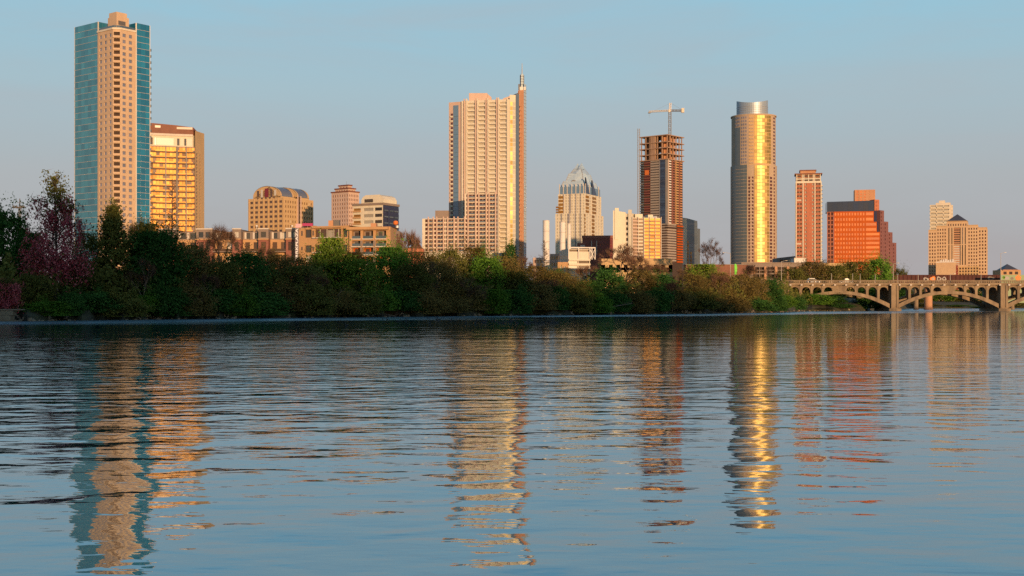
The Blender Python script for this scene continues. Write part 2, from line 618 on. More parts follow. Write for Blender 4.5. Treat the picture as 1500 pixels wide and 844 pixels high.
def spring():
    b = Bld('glass_tower', 'tallest tower, tan stone core between teal and blue glass wings', 'skyscraper', 168, 600)
    C, lv, rv, tl, tr = plan(170, 600, 38, 107, 222)
    Z = b.z
    kx = 15.4                                              # beige core reach along the left face
    ky = 11.2
    ztop, zg, zb_ = Z(42), Z(25), ZB
    nfl = 43
    core = MB()
    bc = Box(C, lv, rv, 0, kx, 0, ky)
    # chamfered near corner with the balcony stack
    ch = 2.6
    a = C + lv * ch
    c = C + rv * ch
    FF, FC, FR = Face(bc.c[0], a), Face(a, c), Face(c, bc.c[2])
    zr = [(ztop - 3.4 - 3.02 * k, ztop - 1.75 - 3.02 * k) for k in range(nfl)][::-1]
    b.grid(core, FF, zb_, ztop, cols(0.6, FF.L - 0.3, 3, 0.5), zr, 'win_mauve', 0.35)
    b.grid(core, FR, zb_, ztop, cols(0.2, FR.L - 1.2, 2, 0.52), zr, 'win_mauve', 0.35)
    zc = [(z0 - 0.35, z1 + 0.55) for z0, z1 in zr]
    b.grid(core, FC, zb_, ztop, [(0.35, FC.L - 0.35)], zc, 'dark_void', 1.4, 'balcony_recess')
    for z0, z1 in zc:
        b.rep('balcony', 'beige', FC, 0.15, FC.L - 0.15, z0 - 0.25, z0 + 0.75, -0.1, 0.65)
    pts = [(q.x, q.y, ztop) for q in (bc.c[0], a, c, bc.c[2], bc.c[3])]
    core.poly(pts)
    for f in (bc.B, bc.L):
        core.quad(f.p(0, zb_), f.p(f.L, zb_), f.p(f.L, ztop), f.p(0, ztop))
    b.part('stone_core', core, M['beige'])
    cap = MB()
    for f in (FF, FC, FR):
        cap.prism([f.p(-.2, 0, .35)[:2], f.p(f.L + .2, 0, .35)[:2], f.p(f.L, 0, -.4)[:2], f.p(0, 0, -.4)[:2]], ztop, ztop + 0.9)
    b.part('parapet', cap, M['beige_pale'])
    rail = MB()
    for f in (FF, FC, FR):
        rail.prism([f.p(0.3, 0, -.55)[:2], f.p(f.L - .3, 0, -.55)[:2], f.p(f.L - .3, 0, -.65)[:2], f.p(.3, 0, -.65)[:2]], ztop + .01, ztop + 2.2)
    b.part('terrace_screen', rail, M['win_blue'])
    # glass wings
    for nm, bx, mat, zt in (('west_glass_wing', Box(C, lv, rv, kx + 0.9, tl, 0.9, ky + 6), 'teal', Z(24.5)),
                            ('east_glass_wing', Box(C, lv, rv, 1.2, kx + 4, ky + 1.0, tr, ), 'azure', Z(26.5))):
        mb = MB()
        bx.shell(mb, zb_, zt)
        for f in (bx.F, bx.R):
            n = 44
            hh = (zt - zb_) / n
            m = 7 if f.L > 9 else 3
            for k in range(n):
                z0 = zt - hh * (k + 1)
                b.rep('floor_band', 'pier', f, -0.02, f.L + 0.02, z0 - 0.06, z0 + 0.06, -0.04, 0.10)
                for i in range(m):
                    wd = f.L / m
                    b.rep('glass_pane', mat, f, wd * i + .04, wd * (i + 1) - .04, z0 + .1, z0 + hh - .1, -0.02, 0.05)
        b.part('glass_wing', mb, M['navy_glass' if mat == 'azure' else 'win_blue'])
        pm = MB()
        for f in (bx.F, bx.R):
            for t in ((0, .3), (f.L - .3, f.L)):
                pm.prism([f.p(t[0], 0, .14)[:2], f.p(t[1], 0, .14)[:2], f.p(t[1], 0, -.1)[:2], f.p(t[0], 0, -.1)[:2]], zb_, zt + .05)
        b.part('corner_mullion', pm, M['white'] if mat == 'azure' else M['pier'])
        # balconies on the outer flank
        f = bx.L if mat == 'teal' else bx.B
        ff = Face(bx.c[0] - bx.F.u * 1.25, bx.c[0]) if mat == 'teal' else Face(bx.c[2], bx.c[2] + bx.R.u * 1.25)
        for k in range(3, 44):
            z0 = zt - hh * (k + 1)
            b.rep('balcony', 'win_blue', ff, 0, 1.25, z0 - .1, z0 + 1.1, -4.0, -0.6)
    # slots beside the core, backed by sheets coloured dark for their shade
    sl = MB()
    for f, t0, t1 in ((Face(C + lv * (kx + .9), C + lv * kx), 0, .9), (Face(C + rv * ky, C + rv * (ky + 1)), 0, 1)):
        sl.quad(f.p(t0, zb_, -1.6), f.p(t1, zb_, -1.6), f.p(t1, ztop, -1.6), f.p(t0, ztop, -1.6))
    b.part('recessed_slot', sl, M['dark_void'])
    # penthouse
    ph = MB()
    bp = Box(C, lv, rv, 2.5, 10.5, 2.5, 9.0)
    bp.shell(ph, ztop, Z(21))
    bp2 = Box(C, lv, rv, 1.8, 8.0, 1.5, 7.4)
    bp2.shell(ph, ztop + 0.01, Z(15.5))
    b.part('penthouse', ph, M['beige'])
    lou = MB()
    f = bp2.R
    lou.prism([f.p(1.0, 0, .12)[:2], f.p(5.0, 0, .12)[:2], f.p(5, 0, 0.01)[:2], f.p(1, 0, .01)[:2]], Z(34), Z(28))
    b.part('louvre', lou, M['steel_dark'])
    b.finish()


def monarch():
    d = 700
    b = Bld('golden_glass_tower', 'tower with glass floors golden in the low sun and curved rusty roof', 'skyscraper', 262, d)
    Z = b.z
    P = lambda px, dd: (gx(px, dd), dd)
    # bowed front of three facets plus a chamfered flank
    pts = [P(200, 688), P(224, 692), P(258, 696.2), P(285, 698.5), P(298.5, 711), P(295, 740), P(200, 745)]
    zt = Z(216)
    zc = Z(198)
    body = MB()
    F1, F2, F3, F4 = Face(pts[0], pts[1]), Face(pts[1], pts[2]), Face(pts[2], pts[3]), Face(pts[3], pts[4])
    n = 27
    hh = (zt - ZB) / n
    body.prism(pts, ZB, zt)
    b.part('body', body, M['taupe'])
    rr = random.Random(3)
    for f, m in ((F1, 2), (F2, 7), (F3, 6)):
        for k in range(n):
            z0 = ZB + hh * k
            for i in range(m):
                wd = f.L / m
                if f is F3 and i == 0:
                    continue
                deep = rr.random() < 0.25
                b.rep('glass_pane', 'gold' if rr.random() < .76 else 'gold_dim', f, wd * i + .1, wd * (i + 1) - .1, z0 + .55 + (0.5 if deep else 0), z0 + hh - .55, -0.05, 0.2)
            b.rep('floor_slab', 'slab_shadow', f, 0, f.L, z0 - .5, z0 + .25, 0.0, 1.0)
            b.rep('balcony_rail', 'gold', f, f.L * .1, f.L * .9, z0 + .25, z0 + 1.0, .8, .95)
    mb = MB()
    for f, t in ((F3, 0.5), (F3, F3.L * .55), (F2, F2.L * .55)):
        mb.prism([f.p(t - .3, 0, 1.1)[:2], f.p(t + .3, 0, 1.1)[:2], f.p(t + .3, 0, 0.02)[:2], f.p(t - .3, 0, .02)[:2]], ZB, zt)
    b.part('fin', mb, M['steel_dark'])
    fl = MB()
    b.grid(fl, F4, ZB, Z(192), [(F4.L * .12, F4.L * .3), (F4.L * .5, F4.L * .62)], rows(ZB, zt - 3, 42, .6), 'gold', .25, 'flank_window')
    q = F4.p(F4.L, 0, -6)
    q0 = F4.p(0, 0, -6)
    fl.quad(F4.p(0, Z(192)), F4.p(F4.L, Z(192)), (q[0], q[1], Z(192)), (q0[0], q0[1], Z(192)))
    o = b.part('flank_wall', fl, M['tan'])
    o.location = Vector(o.location) + Vector((F4.n.x * .3, F4.n.y * .3, 0))
    # crown: set-back storeys and a curved canopy roof
    ctr = Vector((gx(250, 720), 720))
    cp = [tuple(ctr + (Vector(p) - ctr) * .93) for p in pts]
    cm = MB()
    cm.prism(cp, zt, zc)
    b.part('crown_storeys', cm, M['cream'])
    g1, g2, g3 = Face(cp[0], cp[1]), Face(cp[1], cp[2]), Face(cp[2], cp[3])
    for f, t0, t1, mt in ((g2, .1, .9, 'win_cream'), (g1, .1, .9, 'win_brown'), (g3, .08, .22, 'win'), (g3, .3, .45, 'win_cream'), (g3, .5, .62, 'win'), (g3, .65, .95, 'win_cream'), (g2, .02, .08, 'win_brown')):
        b.rep('crown_window', mt, f, f.L * t0, f.L * t1, zt + .8, zc - 2.2, -.05, .12)
    for f in (g1, g2, g3):
        b.rep('crown_cornice', 'pier', f, 0, f.L, zc - .9, zc + .3, -.05, .7)
    rp = [tuple(ctr + (Vector(p) - ctr) * .95) for p in pts[:5]] + [P(292, 738), P(200, 742)]
    hz = [Z(183), Z(183), Z(184.5), Z(187), Z(196.5), Z(196.5), Z(184)]
    rm = MB()
    rm.prism(rp, zc, hz)
    b.part('roof', rm, M['rust'])
    tr_ = MB()
    r2, r3 = Face(rp[1], rp[2]), Face(rp[2], rp[3])
    for f, t0, t1, za in ((r2, .05, .3, 186), (r3, 0.05, .95, 187)):
        b.rep('roof_skylight', 'win_cream', f, f.L * t0, f.L * t1, Z(za + 3.2), Z(za), -.1, .15)
    b.finish()


def arch_office():
    d = 1100
    b = Bld('vaulted_office_building', 'tan office block with big round arched gable and barrel vault roofs', 'office building', 416, d)
    C, lv, rv, tl, tr = plan(416, d, 30, 363.5, 459)
    Z = b.z
    bx = Box(C, lv, rv, 0, tl, 0, tr)
    mb = MB()
    zt = Z(289)
    rz_ = rows(ZB, zt - 1.5, 21, .5)
    nF = 7
    b.grid(mb, bx.F, ZB, zt, cols(1.2, bx.F.L - 1.2, nF, .62), rz_, 'win_brown', .5)
    b.grid(mb, bx.R, ZB, zt, cols(1.0, bx.R.L - 1, 12, .45), rz_, 'win_brown', .5)
    bx.shell(mb, ZB, zt, 'FR')
    b.part('wall', mb, M['tan'])
    # piers
    for i in range(nF + 1):
        t = 1.2 + (bx.F.L - 2.4) / nF * i
        b.rep('pier', 'tan', bx.F, t - .45, t + .45, ZB, zt, -.02, .35)
    # front arched gable + vaults running back along the right side
    def vault(y0, y1, x0, x1, ztop, zs, name):
        n = 16
        xc, rx = (x0 + x1) / 2, (x1 - x0) / 2
        pr = [(xc + rx * math.cos(math.pi * k / n), zs + (ztop - zs) * math.sin(math.pi * k / n)) for k in range(n + 1)]
        gm, rm = MB(), MB()
        for y in (y0, y1):
            gm.poly([(*(C + lv * x + rv * y), z) for x, z in pr] + [(*(C + lv * x1 + rv * y), zt), (*(C + lv * x0 + rv * y), zt)][::-1][::-1])
        for (xa, za), (xb, zb2) in zip(pr, pr[1:]):
            P = lambda x, y, z: (*(C + lv * x + rv * y), z)
            rm.quad(P(xa, y0 + .5, za + .1), P(xa, y1 - .5, za + .1), P(xb, y1 - .5, zb2 + .1), P(xb, y0 + .5, zb2 + .1))
        P = lambda x, y, z: (*(C + lv * x + rv * y), z)
        for x in (x0, x1):
            gm.quad(P(x, y0, zt), P(x, y1, zt), P(x, y1, zs), P(x, y0, zs))
        # stone rim behind the gable
        for ya, yb in ((y0, y0 + 2.2), (y1 - 2.2, y1)):
            for (xa, za), (xb, zb2) in zip(pr, pr[1:]):
                gm.quad(P(xa, ya, za + .35), P(xa, yb, za + .35), P(xb, yb, zb2 + .35), P(xb, ya, zb2 + .35))
        g = b.part('gable_wall', gm, M['tan'])
        r_ = b.part('vault_roof', rm, M['roof_metal'])
        return g
    xa, xb = tl * .10, tl * .86
    vault(0.02, tr * .46, xa, xb, Z(271.5), Z(287), 'vault')
    vault(tr * .56, tr * .98, xa, xb, Z(270.5), Z(286), 'vault')
    fF = bx.F
    cx = fF.L - (xa + xb) / 2
    for i, (dx, h0, h1, mt) in enumerate(((-10, 3.5, 7.5, 'win_brown'), (-5.6, 2.5, 8.3, 'win_brown'), (0, 2.5, 9.2, 'winered'), (5.6, 2.5, 8.3, 'win_brown'), (10, 3.5, 7.5, 'win_brown'))):
        b.rep('gable_window', mt, fF, cx + dx - (2.2 if i == 2 else 1.2), cx + dx + (2.2 if i == 2 else 1.2), zt + h0 - 1.6, zt + h1 - 0.5, 0.0, .12)
    for i in range(5):
        b.rep('gable_window', 'win_brown', fF, cx - 11 + i * 4.6, cx - 9 + i * 4.6, zt - .6, zt + .9, 0.0, .14)
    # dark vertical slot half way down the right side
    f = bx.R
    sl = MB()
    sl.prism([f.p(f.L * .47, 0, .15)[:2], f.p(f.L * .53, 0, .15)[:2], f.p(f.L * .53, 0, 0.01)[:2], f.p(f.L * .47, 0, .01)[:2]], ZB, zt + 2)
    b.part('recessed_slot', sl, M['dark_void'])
    for t in (.44, .54):
        b.rep('pier', 'pink_stone', f, f.L * t, f.L * (t + .03), ZB, zt + 2.5, -.02, .6)
    # left annexe with round bays
    b.finish()


def zig_tower():
    d = 1000
    b = Bld('stepped_top_tower', 'pink stone tower with punched windows and stepped top behind brick apartments', 'apartment tower', 510, d)
    Z = b.z
    C, lv, rv, tl, tr = plan(510.5, d, 38, 485.5, 526)
    for i, (m, y0, y1, nf, nr, nw) in enumerate(((0, 400, 281, 7, 6, 26), (2.0, 281.01, 276, 5, 4, 1), (4.0, 276.01, 271, 3, 3, 1))):
        bx = Box(C, lv, rv, m * 1.1, tl - m * 1.1, m, tr - m)
        mb = MB()
        z0 = ZB if i == 0 else Z(y0)
        zt = Z(y1)
        rw = rows(z0, zt - (1.2 if i == 0 else .3), nw, .55)
        b.grid(mb, bx.F, z0, zt, cols(.5, bx.F.L - .5, nf, .45), rw, 'win_red', .4)
        b.grid(mb, bx.R, z0, zt, cols(.5, bx.R.L - .5, nr, .45), rw, 'win_red', .4)
        bx.shell(mb, z0, zt, 'FR')
        b.part('tier_wall', mb, M['pink_stone'])
        parapet(b, bx, zt, .9, .6, M['rust'], .5, 'cornice')
    mb = MB()
    p = bx.c[1]
    mb.tube((p.x - 2, p.y + 4, zt), (p.x - 2, p.y + 4, zt + 4), .12, .08)
    b.part('roof_mast', mb, M['steel_dark'])
    b.finish()


def blue_side_block():
    d = 800
    b = Bld('blue_glass_office_block', 'cream banded block with navy glass flank and orange balcony bay', 'office building', 561, d)
    Z = b.z
    C, lv, rv, tl, tr = plan(561, d, 28, 517, 584)
    bx = Box(C, lv, rv, 0, tl, 0, tr)
    zt = Z(300)
    mb = MB()
    n = 15
    rw = rows(ZB, zt - .6, n, .5)
    fl = bx.F.L
    b.grid(mb, bx.F, ZB, zt, [(fl * .02, fl * .26), (fl * .36, fl * .68), (fl * .73, fl * .97)], rw,
           lambda i, j: ('gold', 'win_cream', 'win')[i], .35)
    bx.shell(mb, ZB, zt, 'FR')
    b.part('wall', mb, M['cream'])
    fk = MB()
    fk.quad(bx.R.p(0, ZB), bx.R.p(bx.R.L, ZB), bx.R.p(bx.R.L, zt), bx.R.p(0, zt))
    b.part('flank_wall', fk, M['navy_glass'])
    for z0, z1 in rw:
        b.rep('balcony', 'ochre', bx.F, fl * .01, fl * .27, z0 - .5, z0 + .5, 0.01, 1.1)
        b.rep('floor_band', 'navy_glass', bx.R, .1, bx.R.L * .99, z0 - .45, z1 + .4, 0.01, .25)
        for t in (.05, .38, .7):
            b.rep('balcony_rail', 'win_blue', bx.R, bx.R.L * t, bx.R.L * (t + .22), z0 - .3, z0 + .6, .26, .8)
    bay = MB()
    f = bx.R
    bay.prism([f.p(f.L * .28, 0, .6)[:2], f.p(f.L * .36, 0, .6)[:2], f.p(f.L * .36, 0, .02)[:2], f.p(f.L * .28, 0, .02)[:2]], ZB, zt - 3)
    b.part('bay_strip', bay, M['navy_glass'])
    parapet(b, bx, zt, 1.4, .8, M['taupe'], .5, 'cornice')
    # rounded penthouse
    ph = MB()
    x0, x1 = tl * -.02, tl * .72
    prof = [(0, 0), (0, .55), (.08, .85), (.2, 1), (.8, 1), (.92, .85), (1, .55), (1, 0)]
    P = lambda x, y, z: (*(C + lv * x + rv * y), z)
    zh = Z(284.5) - zt
    pf = [(x0 + (x1 - x0) * a, zt + zh * h) for a, h in prof]
    for y in (1.2, tr * .9):
        ph.poly([P(x + .8, y, z) for x, z in pf])
    for (xa, za), (xb, zb2) in zip(pf, pf[1:]):
        ph.quad(P(xa + .8, 1.2, za), P(xa + .8, tr * .9, za), P(xb + .8, tr * .9, zb2), P(xb + .8, 1.2, zb2))
    b.part('penthouse', ph, M['cream'])
    b.rep('penthouse_window', 'win', bx.F, fl * .36, fl * .64, zt + 2.0, zt + 4.2, -1.3, -1.0)
    for t in (.25, .55, .85):
        b.rep('roof_dormer', 'roof_metal', bx.R, bx.R.L * (t - .1), bx.R.L * (t + .08), zt + .5, zt + 3.2, -2.5, -.5)
    b.finish()


def apartments():
    d = 380
    b = Bld('brick_apartment_row', 'long low red brick apartment row with grey top storey left of the pale block', 'apartment building', 345, d)
    Z = b.z
    A, B_ = (gx(190, 383), 383), (gx(437, 379), 379)
    f0 = Face(A, B_)
    Zt, Zm = Z(336), Z(350.5)
    L_ = f0.L
    fh = (Zt - ZB) / 5
    edges = [190, 210, 232, 257, 288, 312, 341, 353.5, 379, 393.5, 419, 437]
    ts = [max(0, min(L_, (e - 190) / (437 - 190) * L_)) for e in edges]
    low, top, bays, para = MB(), MB(), MB(), MB()
    for i in range(len(ts) - 1):
        t0, t1 = ts[i], ts[i + 1]
        bay = (i % 2 == 0)
        f = f0.sub(t0, t1, 0.0 if bay else -2.2)
        n = 2 if f.L > 3.2 else 1
        zz = rows(ZB, Zm, 4, .62)
        if bay:
            b.grid(low, f, ZB, Zm, cols(.5, f.L - .5, n, .75), zz, 'win_brown', .3)
            b.grid(top, f, Zm, Zt, cols(.4, f.L - .4, n, .7), rows(Zm + .3, Zt - .5, 1, .75), 'win', .3)
            for q in (f.p(0, 0), f.p(f.L, 0)):
                low.quad((q[0], q[1], ZB), (q[0], q[1] + 8, ZB), (q[0], q[1] + 8, Zm), (q[0], q[1], Zm))
                top.quad((q[0], q[1], Zm), (q[0], q[1] + 8, Zm), (q[0], q[1] + 8, Zt), (q[0], q[1], Zt))
            top.quad(f.p(0, Zt), f.p(f.L, Zt), f.p(f.L, Zt, -14), f.p(0, Zt, -14))
            b.rep('ledge', 'ochre', f, -.1, f.L + .1, Zm - .18, Zm + .18, .0, .35)
            b.rep('coping', 'pier', f, -.1, f.L + .1, Zt + .004, Zt + .35, -.4, .2)
        else:
            b.grid(bays, f, ZB, Zm, cols(.1, f.L - .1, n, .55), zz, 'win_brown', .3)
            b.grid(top, f, Zm, Zt - .6, cols(.1, f.L - .1, n, .6), rows(Zm + .1, Zt - .8, 1, .85), 'win', .3)
            top.quad(f.p(0, Zt - .6), f.p(f.L, Zt - .6), f.p(f.L, Zt - .6, -12), f.p(0, Zt - .6, -12))
            for z0, z1 in zz:
                b.rep('balcony', 'taupe', f, .05, f.L - .05, z0 - .45, z0 - .2, 0.0, 2.3)
                b.rep('balcony_rail', 'win_brown', f, .05, f.L - .05, z0 - .2, z0 + .55, 2.2, 2.28)
            for k in range(n):
                b.rep('door', 'pier', f, .5 + k * 2.6, 1.1 + k * 2.6, Zm + .2, Zm + 2.2, -.02, .08)
    b.part('brick_wall', low, M['brick'])
    b.part('top_storey', top, M['taupe'])
    b.part('balcony_wall', bays, M['ochre'])
    b.finish()
    for px in (376, 428):
        t = Bld('roof_lamp', 'small white lamp box on the roof edge of the brick row, ' + ('nearer the vaulted building' if px < 400 else 'nearer the pink panel'), 'lamp', px, 383, Zt - .3)
        m = MB()
        m.box(gx(px, 383) - .12, gx(px, 383) + .12, 382.9, 383.1, Zt - .3, Zt + .9)
        t.part('post', m, M['steel'])
        m = MB()
        m.lathe(gx(px, 383), 383, [(.05, Zt + .9), (.32, Zt + 1.0), (.3, Zt + 1.4), (.05, Zt + 1.5)], 10)
        t.part('lantern', m, M['white'])

    # ochre corner block
    d = 374
    b = Bld('ochre_apartment_block', 'ochre apartment block with wide balcony openings and deep flat cornice', 'apartment building', 510, d)
    Z = b.z
    A, B_ = (gx(437.6, 378), 378), (gx(511, 372), 372)
    f = Face(A, B_)
    mb = MB()
    Zt = Z(331)
    zz = [(Z(399), Z(390)), (Z(384), Z(375)), (Z(369.5), Z(360.5)), (Z(355.5), Z(336.5))]
    w1 = f.L
    k = w1 / 73.5
    cs = [(9 * k, 19 * k), (24 * k, 62 * k), (64.5 * k, 71 * k)]
    zz = [(ZB + .6, ZB + 2.4), (Z(384), Z(374)), (Z(369), Z(359)), (Z(347.5), Z(335.5))]
    b.grid(mb, f, ZB, Zt, cs, zz, lambda i, j: 'win' if i != 1 else 'win_brown', .6)
    mb.quad(f.p(0, Zt), f.p(f.L, Zt), f.p(f.L, Zt, -14), f.p(0, Zt, -14))
    q = f.p(f.L, 0)
    mb.quad((q[0], q[1], ZB), (q[0], q[1] + 14, ZB), (q[0], q[1] + 14, Zt), (q[0], q[1], Zt))
    q = f.p(0, 0)
    mb.quad((q[0], q[1], ZB), (q[0], q[1] + 14, ZB), (q[0], q[1] + 14, Zt), (q[0], q[1], Zt))
    for z0, z1 in zz:
        b.rep('ledge', 'pier', f, 23 * k, 63 * k, z0 - .3, z0 - .05, 0.0, 1.2)
        for t in (31, 41, 51, 58):
            b.rep('mullion', 'pier', f, t * k - .09, t * k + .09, z0 + .02, z1 - .02, -.42, -.3)
        for t in (4, 20.5):
            b.rep('small_window', 'win', f, t * k, (t + 1.8) * k, z0 + .6, z1 - .4, 0.0, .06)
        b.rep('curtain', 'win_cream', f, 42 * k, 49 * k, z0 + .1, z1 - .3, -.55, -.46)
    # right half with open loggias
    g = Face((gx(511.6, 371), 371), (gx(572, 369), 369))
    kk = g.L / 60.4
    zl = [(ZB + .6, ZB + 2.4), (Z(387), Z(376.5)), (Z(372.5), Z(363)), (Z(360.5), Z(353.2)), (Z(350), Z(339.5))]
    zl = [(Z(388), Z(377)), (Z(373.5), Z(363.5)), (Z(361.5), Z(353.5)), (Z(350.5), Z(339))]
    b.grid(mb, g, ZB, Z(333.5), [(4 * kk, 16.5 * kk), (20 * kk, 35 * kk), (39 * kk, 54 * kk)], zl,
           lambda i, j: 'orange' if j < 2 else 'taupe', 1.8, 'loggia_back')
    q = g.p(g.L, 0)
    for zz_ in ((ZB, Z(333.5)),):
        mb.quad((q[0], q[1], ZB), (q[0] + .8, q[1] + 12, ZB), (q[0] + .8, q[1] + 12, Z(333.5)), (q[0], q[1], Z(333.5)))
    mb.quad(g.p(0, Z(333.5)), g.p(g.L, Z(333.5)), g.p(g.L, Z(333.5), -12), g.p(0, Z(333.5), -12))
    b.part('wall', mb, M['ochre'])
    for j, (z0, z1) in enumerate(zl):
        for (t0, t1) in ((4, 16.5), (20, 35), (39, 54)):
            b.rep('loggia_rail', 'win_blue', g, t0 * kk, t1 * kk, z0 + .05, z0 + .8, -.2, -.12)
            b.rep('door', 'dark_void' if (j + int(t0)) % 2 else 'win', g, (t0 + 2) * kk, (t0 + 7.5) * kk, z0 + .06, z1 - .35, -1.8, -1.72)
            b.rep('ledge', 'pier', g, t0 * kk - .1, t1 * kk + .1, z0 - .3, z0 - .02, 0.0, .5)
    for t in (18.2, 37):
        for j, (z0, z1) in enumerate(zl[:3]):
            b.rep('pier', 'taupe', g, (t - 1.6) * kk, (t + 1.6) * kk, z0 - .01, z1 + .02, .0, .3)
    mb = MB()
    mb.prism([g.p(-.5, 0, 1.5)[:2], g.p(g.L * .96, 0, 1.5)[:2], g.p(g.L * .96, 0, -3)[:2], g.p(-.5, 0, -3)[:2]], Z(338), Z(334.5))
    b.part('cornice', mb, M['ochre'])
    mb = MB()
    mb.prism([f.p(22 * k, 0, .9)[:2], f.p(63 * k, 0, .9)[:2], f.p(63 * k, 0, -3)[:2], f.p(22 * k, 0, -3)[:2]], Z(334), Z(332))
    mb.prism([f.p(9 * k, 0, .25)[:2], f.p(20 * k, 0, .25)[:2], f.p(20 * k, 0, -3)[:2], f.p(9 * k, 0, -3)[:2]], Zt + .01, Z(329.5))
    b.part('parapet', mb, M['ochre'])
    pb = MB()
    for (p0, p1, y1) in ((481, 488, 323), (543, 551, 327)):
        pb.box(gx(p0, 376), gx(p1, 376), 376, 380, Zt - .2, gz(y1, 376))
    b.part('roof_hut', pb, M['terracotta'])
    pb = MB()
    pb.box(gx(488.3, 376), gx(497, 376), 376, 378, Zt - .1, gz(322.5, 376))
    b.part('roof_plant', pb, M['steel_dark'])
    b.finish()

    b = Bld('taupe_end_block', 'narrow dark taupe end house at the right end of the ochre apartments', 'apartment building', 579, 378)
    Z = b.z
    f = Face((gx(573.5, 377), 377), (gx(585.5, 381), 381))
    mb = MB()
    b.grid(mb, f, ZB, Z(338), [(f.L * .15, f.L * .45), (f.L * .6, f.L * .9)], rows(ZB, Z(338.5), 5, .6), 'win_brown', .3)
    for q in (f.p(0, 0), f.p(f.L, 0)):
        mb.quad((q[0], q[1], ZB), (q[0], q[1] + 10, ZB), (q[0], q[1] + 10, Z(338)), (q[0], q[1], Z(338)))
    mb.quad(f.p(0, Z(338)), f.p(f.L, Z(338)), f.p(f.L, Z(338), -10), f.p(0, Z(338), -10))
    b.part('wall', mb, M['taupe'])
    b.rep('ledge', 'pier', f, 0, f.L, Z(350.6), Z(350), 0, .25)
    b.finish()

    # vertical sign board with its lettering, on the corner of the ochre block
    b = Bld('vertical_sign', 'tall narrow grey sign board with white upright lettering on the ochre corner', 'sign', 434.5, 374)
    Z = b.z
    mb = MB()
    x0, x1 = gx(432.4, 373.6), gx(437.2, 373.6)
    mb.box(x0, x1, 373.6, 373.9, Z(383), Z(334))
    b.part('board', mb, M['sign_grey'])
    cu = bpy.data.curves.new('lettering', 'FONT')
    cu.body = 'PARKPLAZA'
    cu.align_x = 'LEFT'
    cu.align_y = 'CENTER'
    cu.size = 1.45
    cu.extrude = 0.03
    cu.offset = 0.02
    tmp = bpy.data.objects.new('lettering', cu)
    COL.objects.link(tmp)
    bpy.context.view_layer.update()
    me = bpy.data.meshes.new_from_object(tmp.evaluated_get(bpy.context.evaluated_depsgraph_get()))
    bpy.data.objects.remove(tmp)
    xs = [v.co.x for v in me.vertices]
    s = (Z(335) - Z(382)) / (max(xs) - min(xs))
    ys = [v.co.y for v in me.vertices]
    sy = (x1 - x0) * .72 / (max(ys) - min(ys))
    ym = (max(ys) + min(ys)) / 2
    me.transform(Matrix(((0, -sy, 0, sy * ym), (0, 0, -1, 0), (s, 0, 0, -min(xs) * s), (0, 0, 0, 1))))
    me.materials.clear()
    me.materials.append(M['sign_white'])
    link('lettering', me, b.root, ((x0 + x1) / 2 - b.o[0], 373.57 - b.o[1], Z(382) - b.o[2]))
    for nm, p0, p1, y0, y1, mt, lab in (('roof_banner', 433, 441.5, 333.4, 328, 'pink_vinyl', 'pale pink banner panel standing on the roof above the vertical sign'),
                                        ('roof_banner', 442.6, 458, 331.2, 327, 'magenta', 'magenta banner panel standing on the ochre block roof')):
        b = Bld(nm, lab, 'banner', (p0 + p1) / 2, 373.4, gz(y0, 373.4))
        Z = b.z
        mb = MB()
        mb.box(gx(p0, 373.4), gx(p1, 373.4), 373.5, 373.62, Z(y0), Z(y1))
        b.part('panel', mb, M[mt])
        mb = MB()
        for q in (p0 + .8, (p0 + p1) / 2, p1 - .8):
            mb.tube((gx(q, 373.4), 373.7, Z(y0) - .6), (gx(q, 373.4), 373.7, Z(y1)), .05, .05)
        b.part('frame', mb, M['steel'])
    # rooftop red and white flags by the far right corner
    b = Bld('red_balloon_sign', 'red and white round sign high on the blue flank corner', 'sign', 580, 600, gz(345, 600))
    Z = b.z
    mb = MB()
    mb.lathe(gx(579.5, 600), 600, [(.1, Z(330)), (1.0, Z(329)), (1.3, Z(326.5)), (1.0, Z(324)), (.1, Z(323))], 12)
    b.part('disc', mb, M['orange_tarp'])
    mb = MB()
    mb.box(gx(581, 600), gx(583.6, 600), 599.6, 600, Z(334), Z(330.5))
    mb.box(gx(580.4, 600), gx(582.4, 600), 599.6, 600, Z(328), Z(325))
    b.part('panel', mb, M['sign_white'])
    mb = MB()
    mb.tube((gx(579.5, 600), 600.4, b.zb - 12), (gx(579.5, 600), 600.4, Z(330)), .3, .3)
    b.part('post', mb, M['steel_dark'])


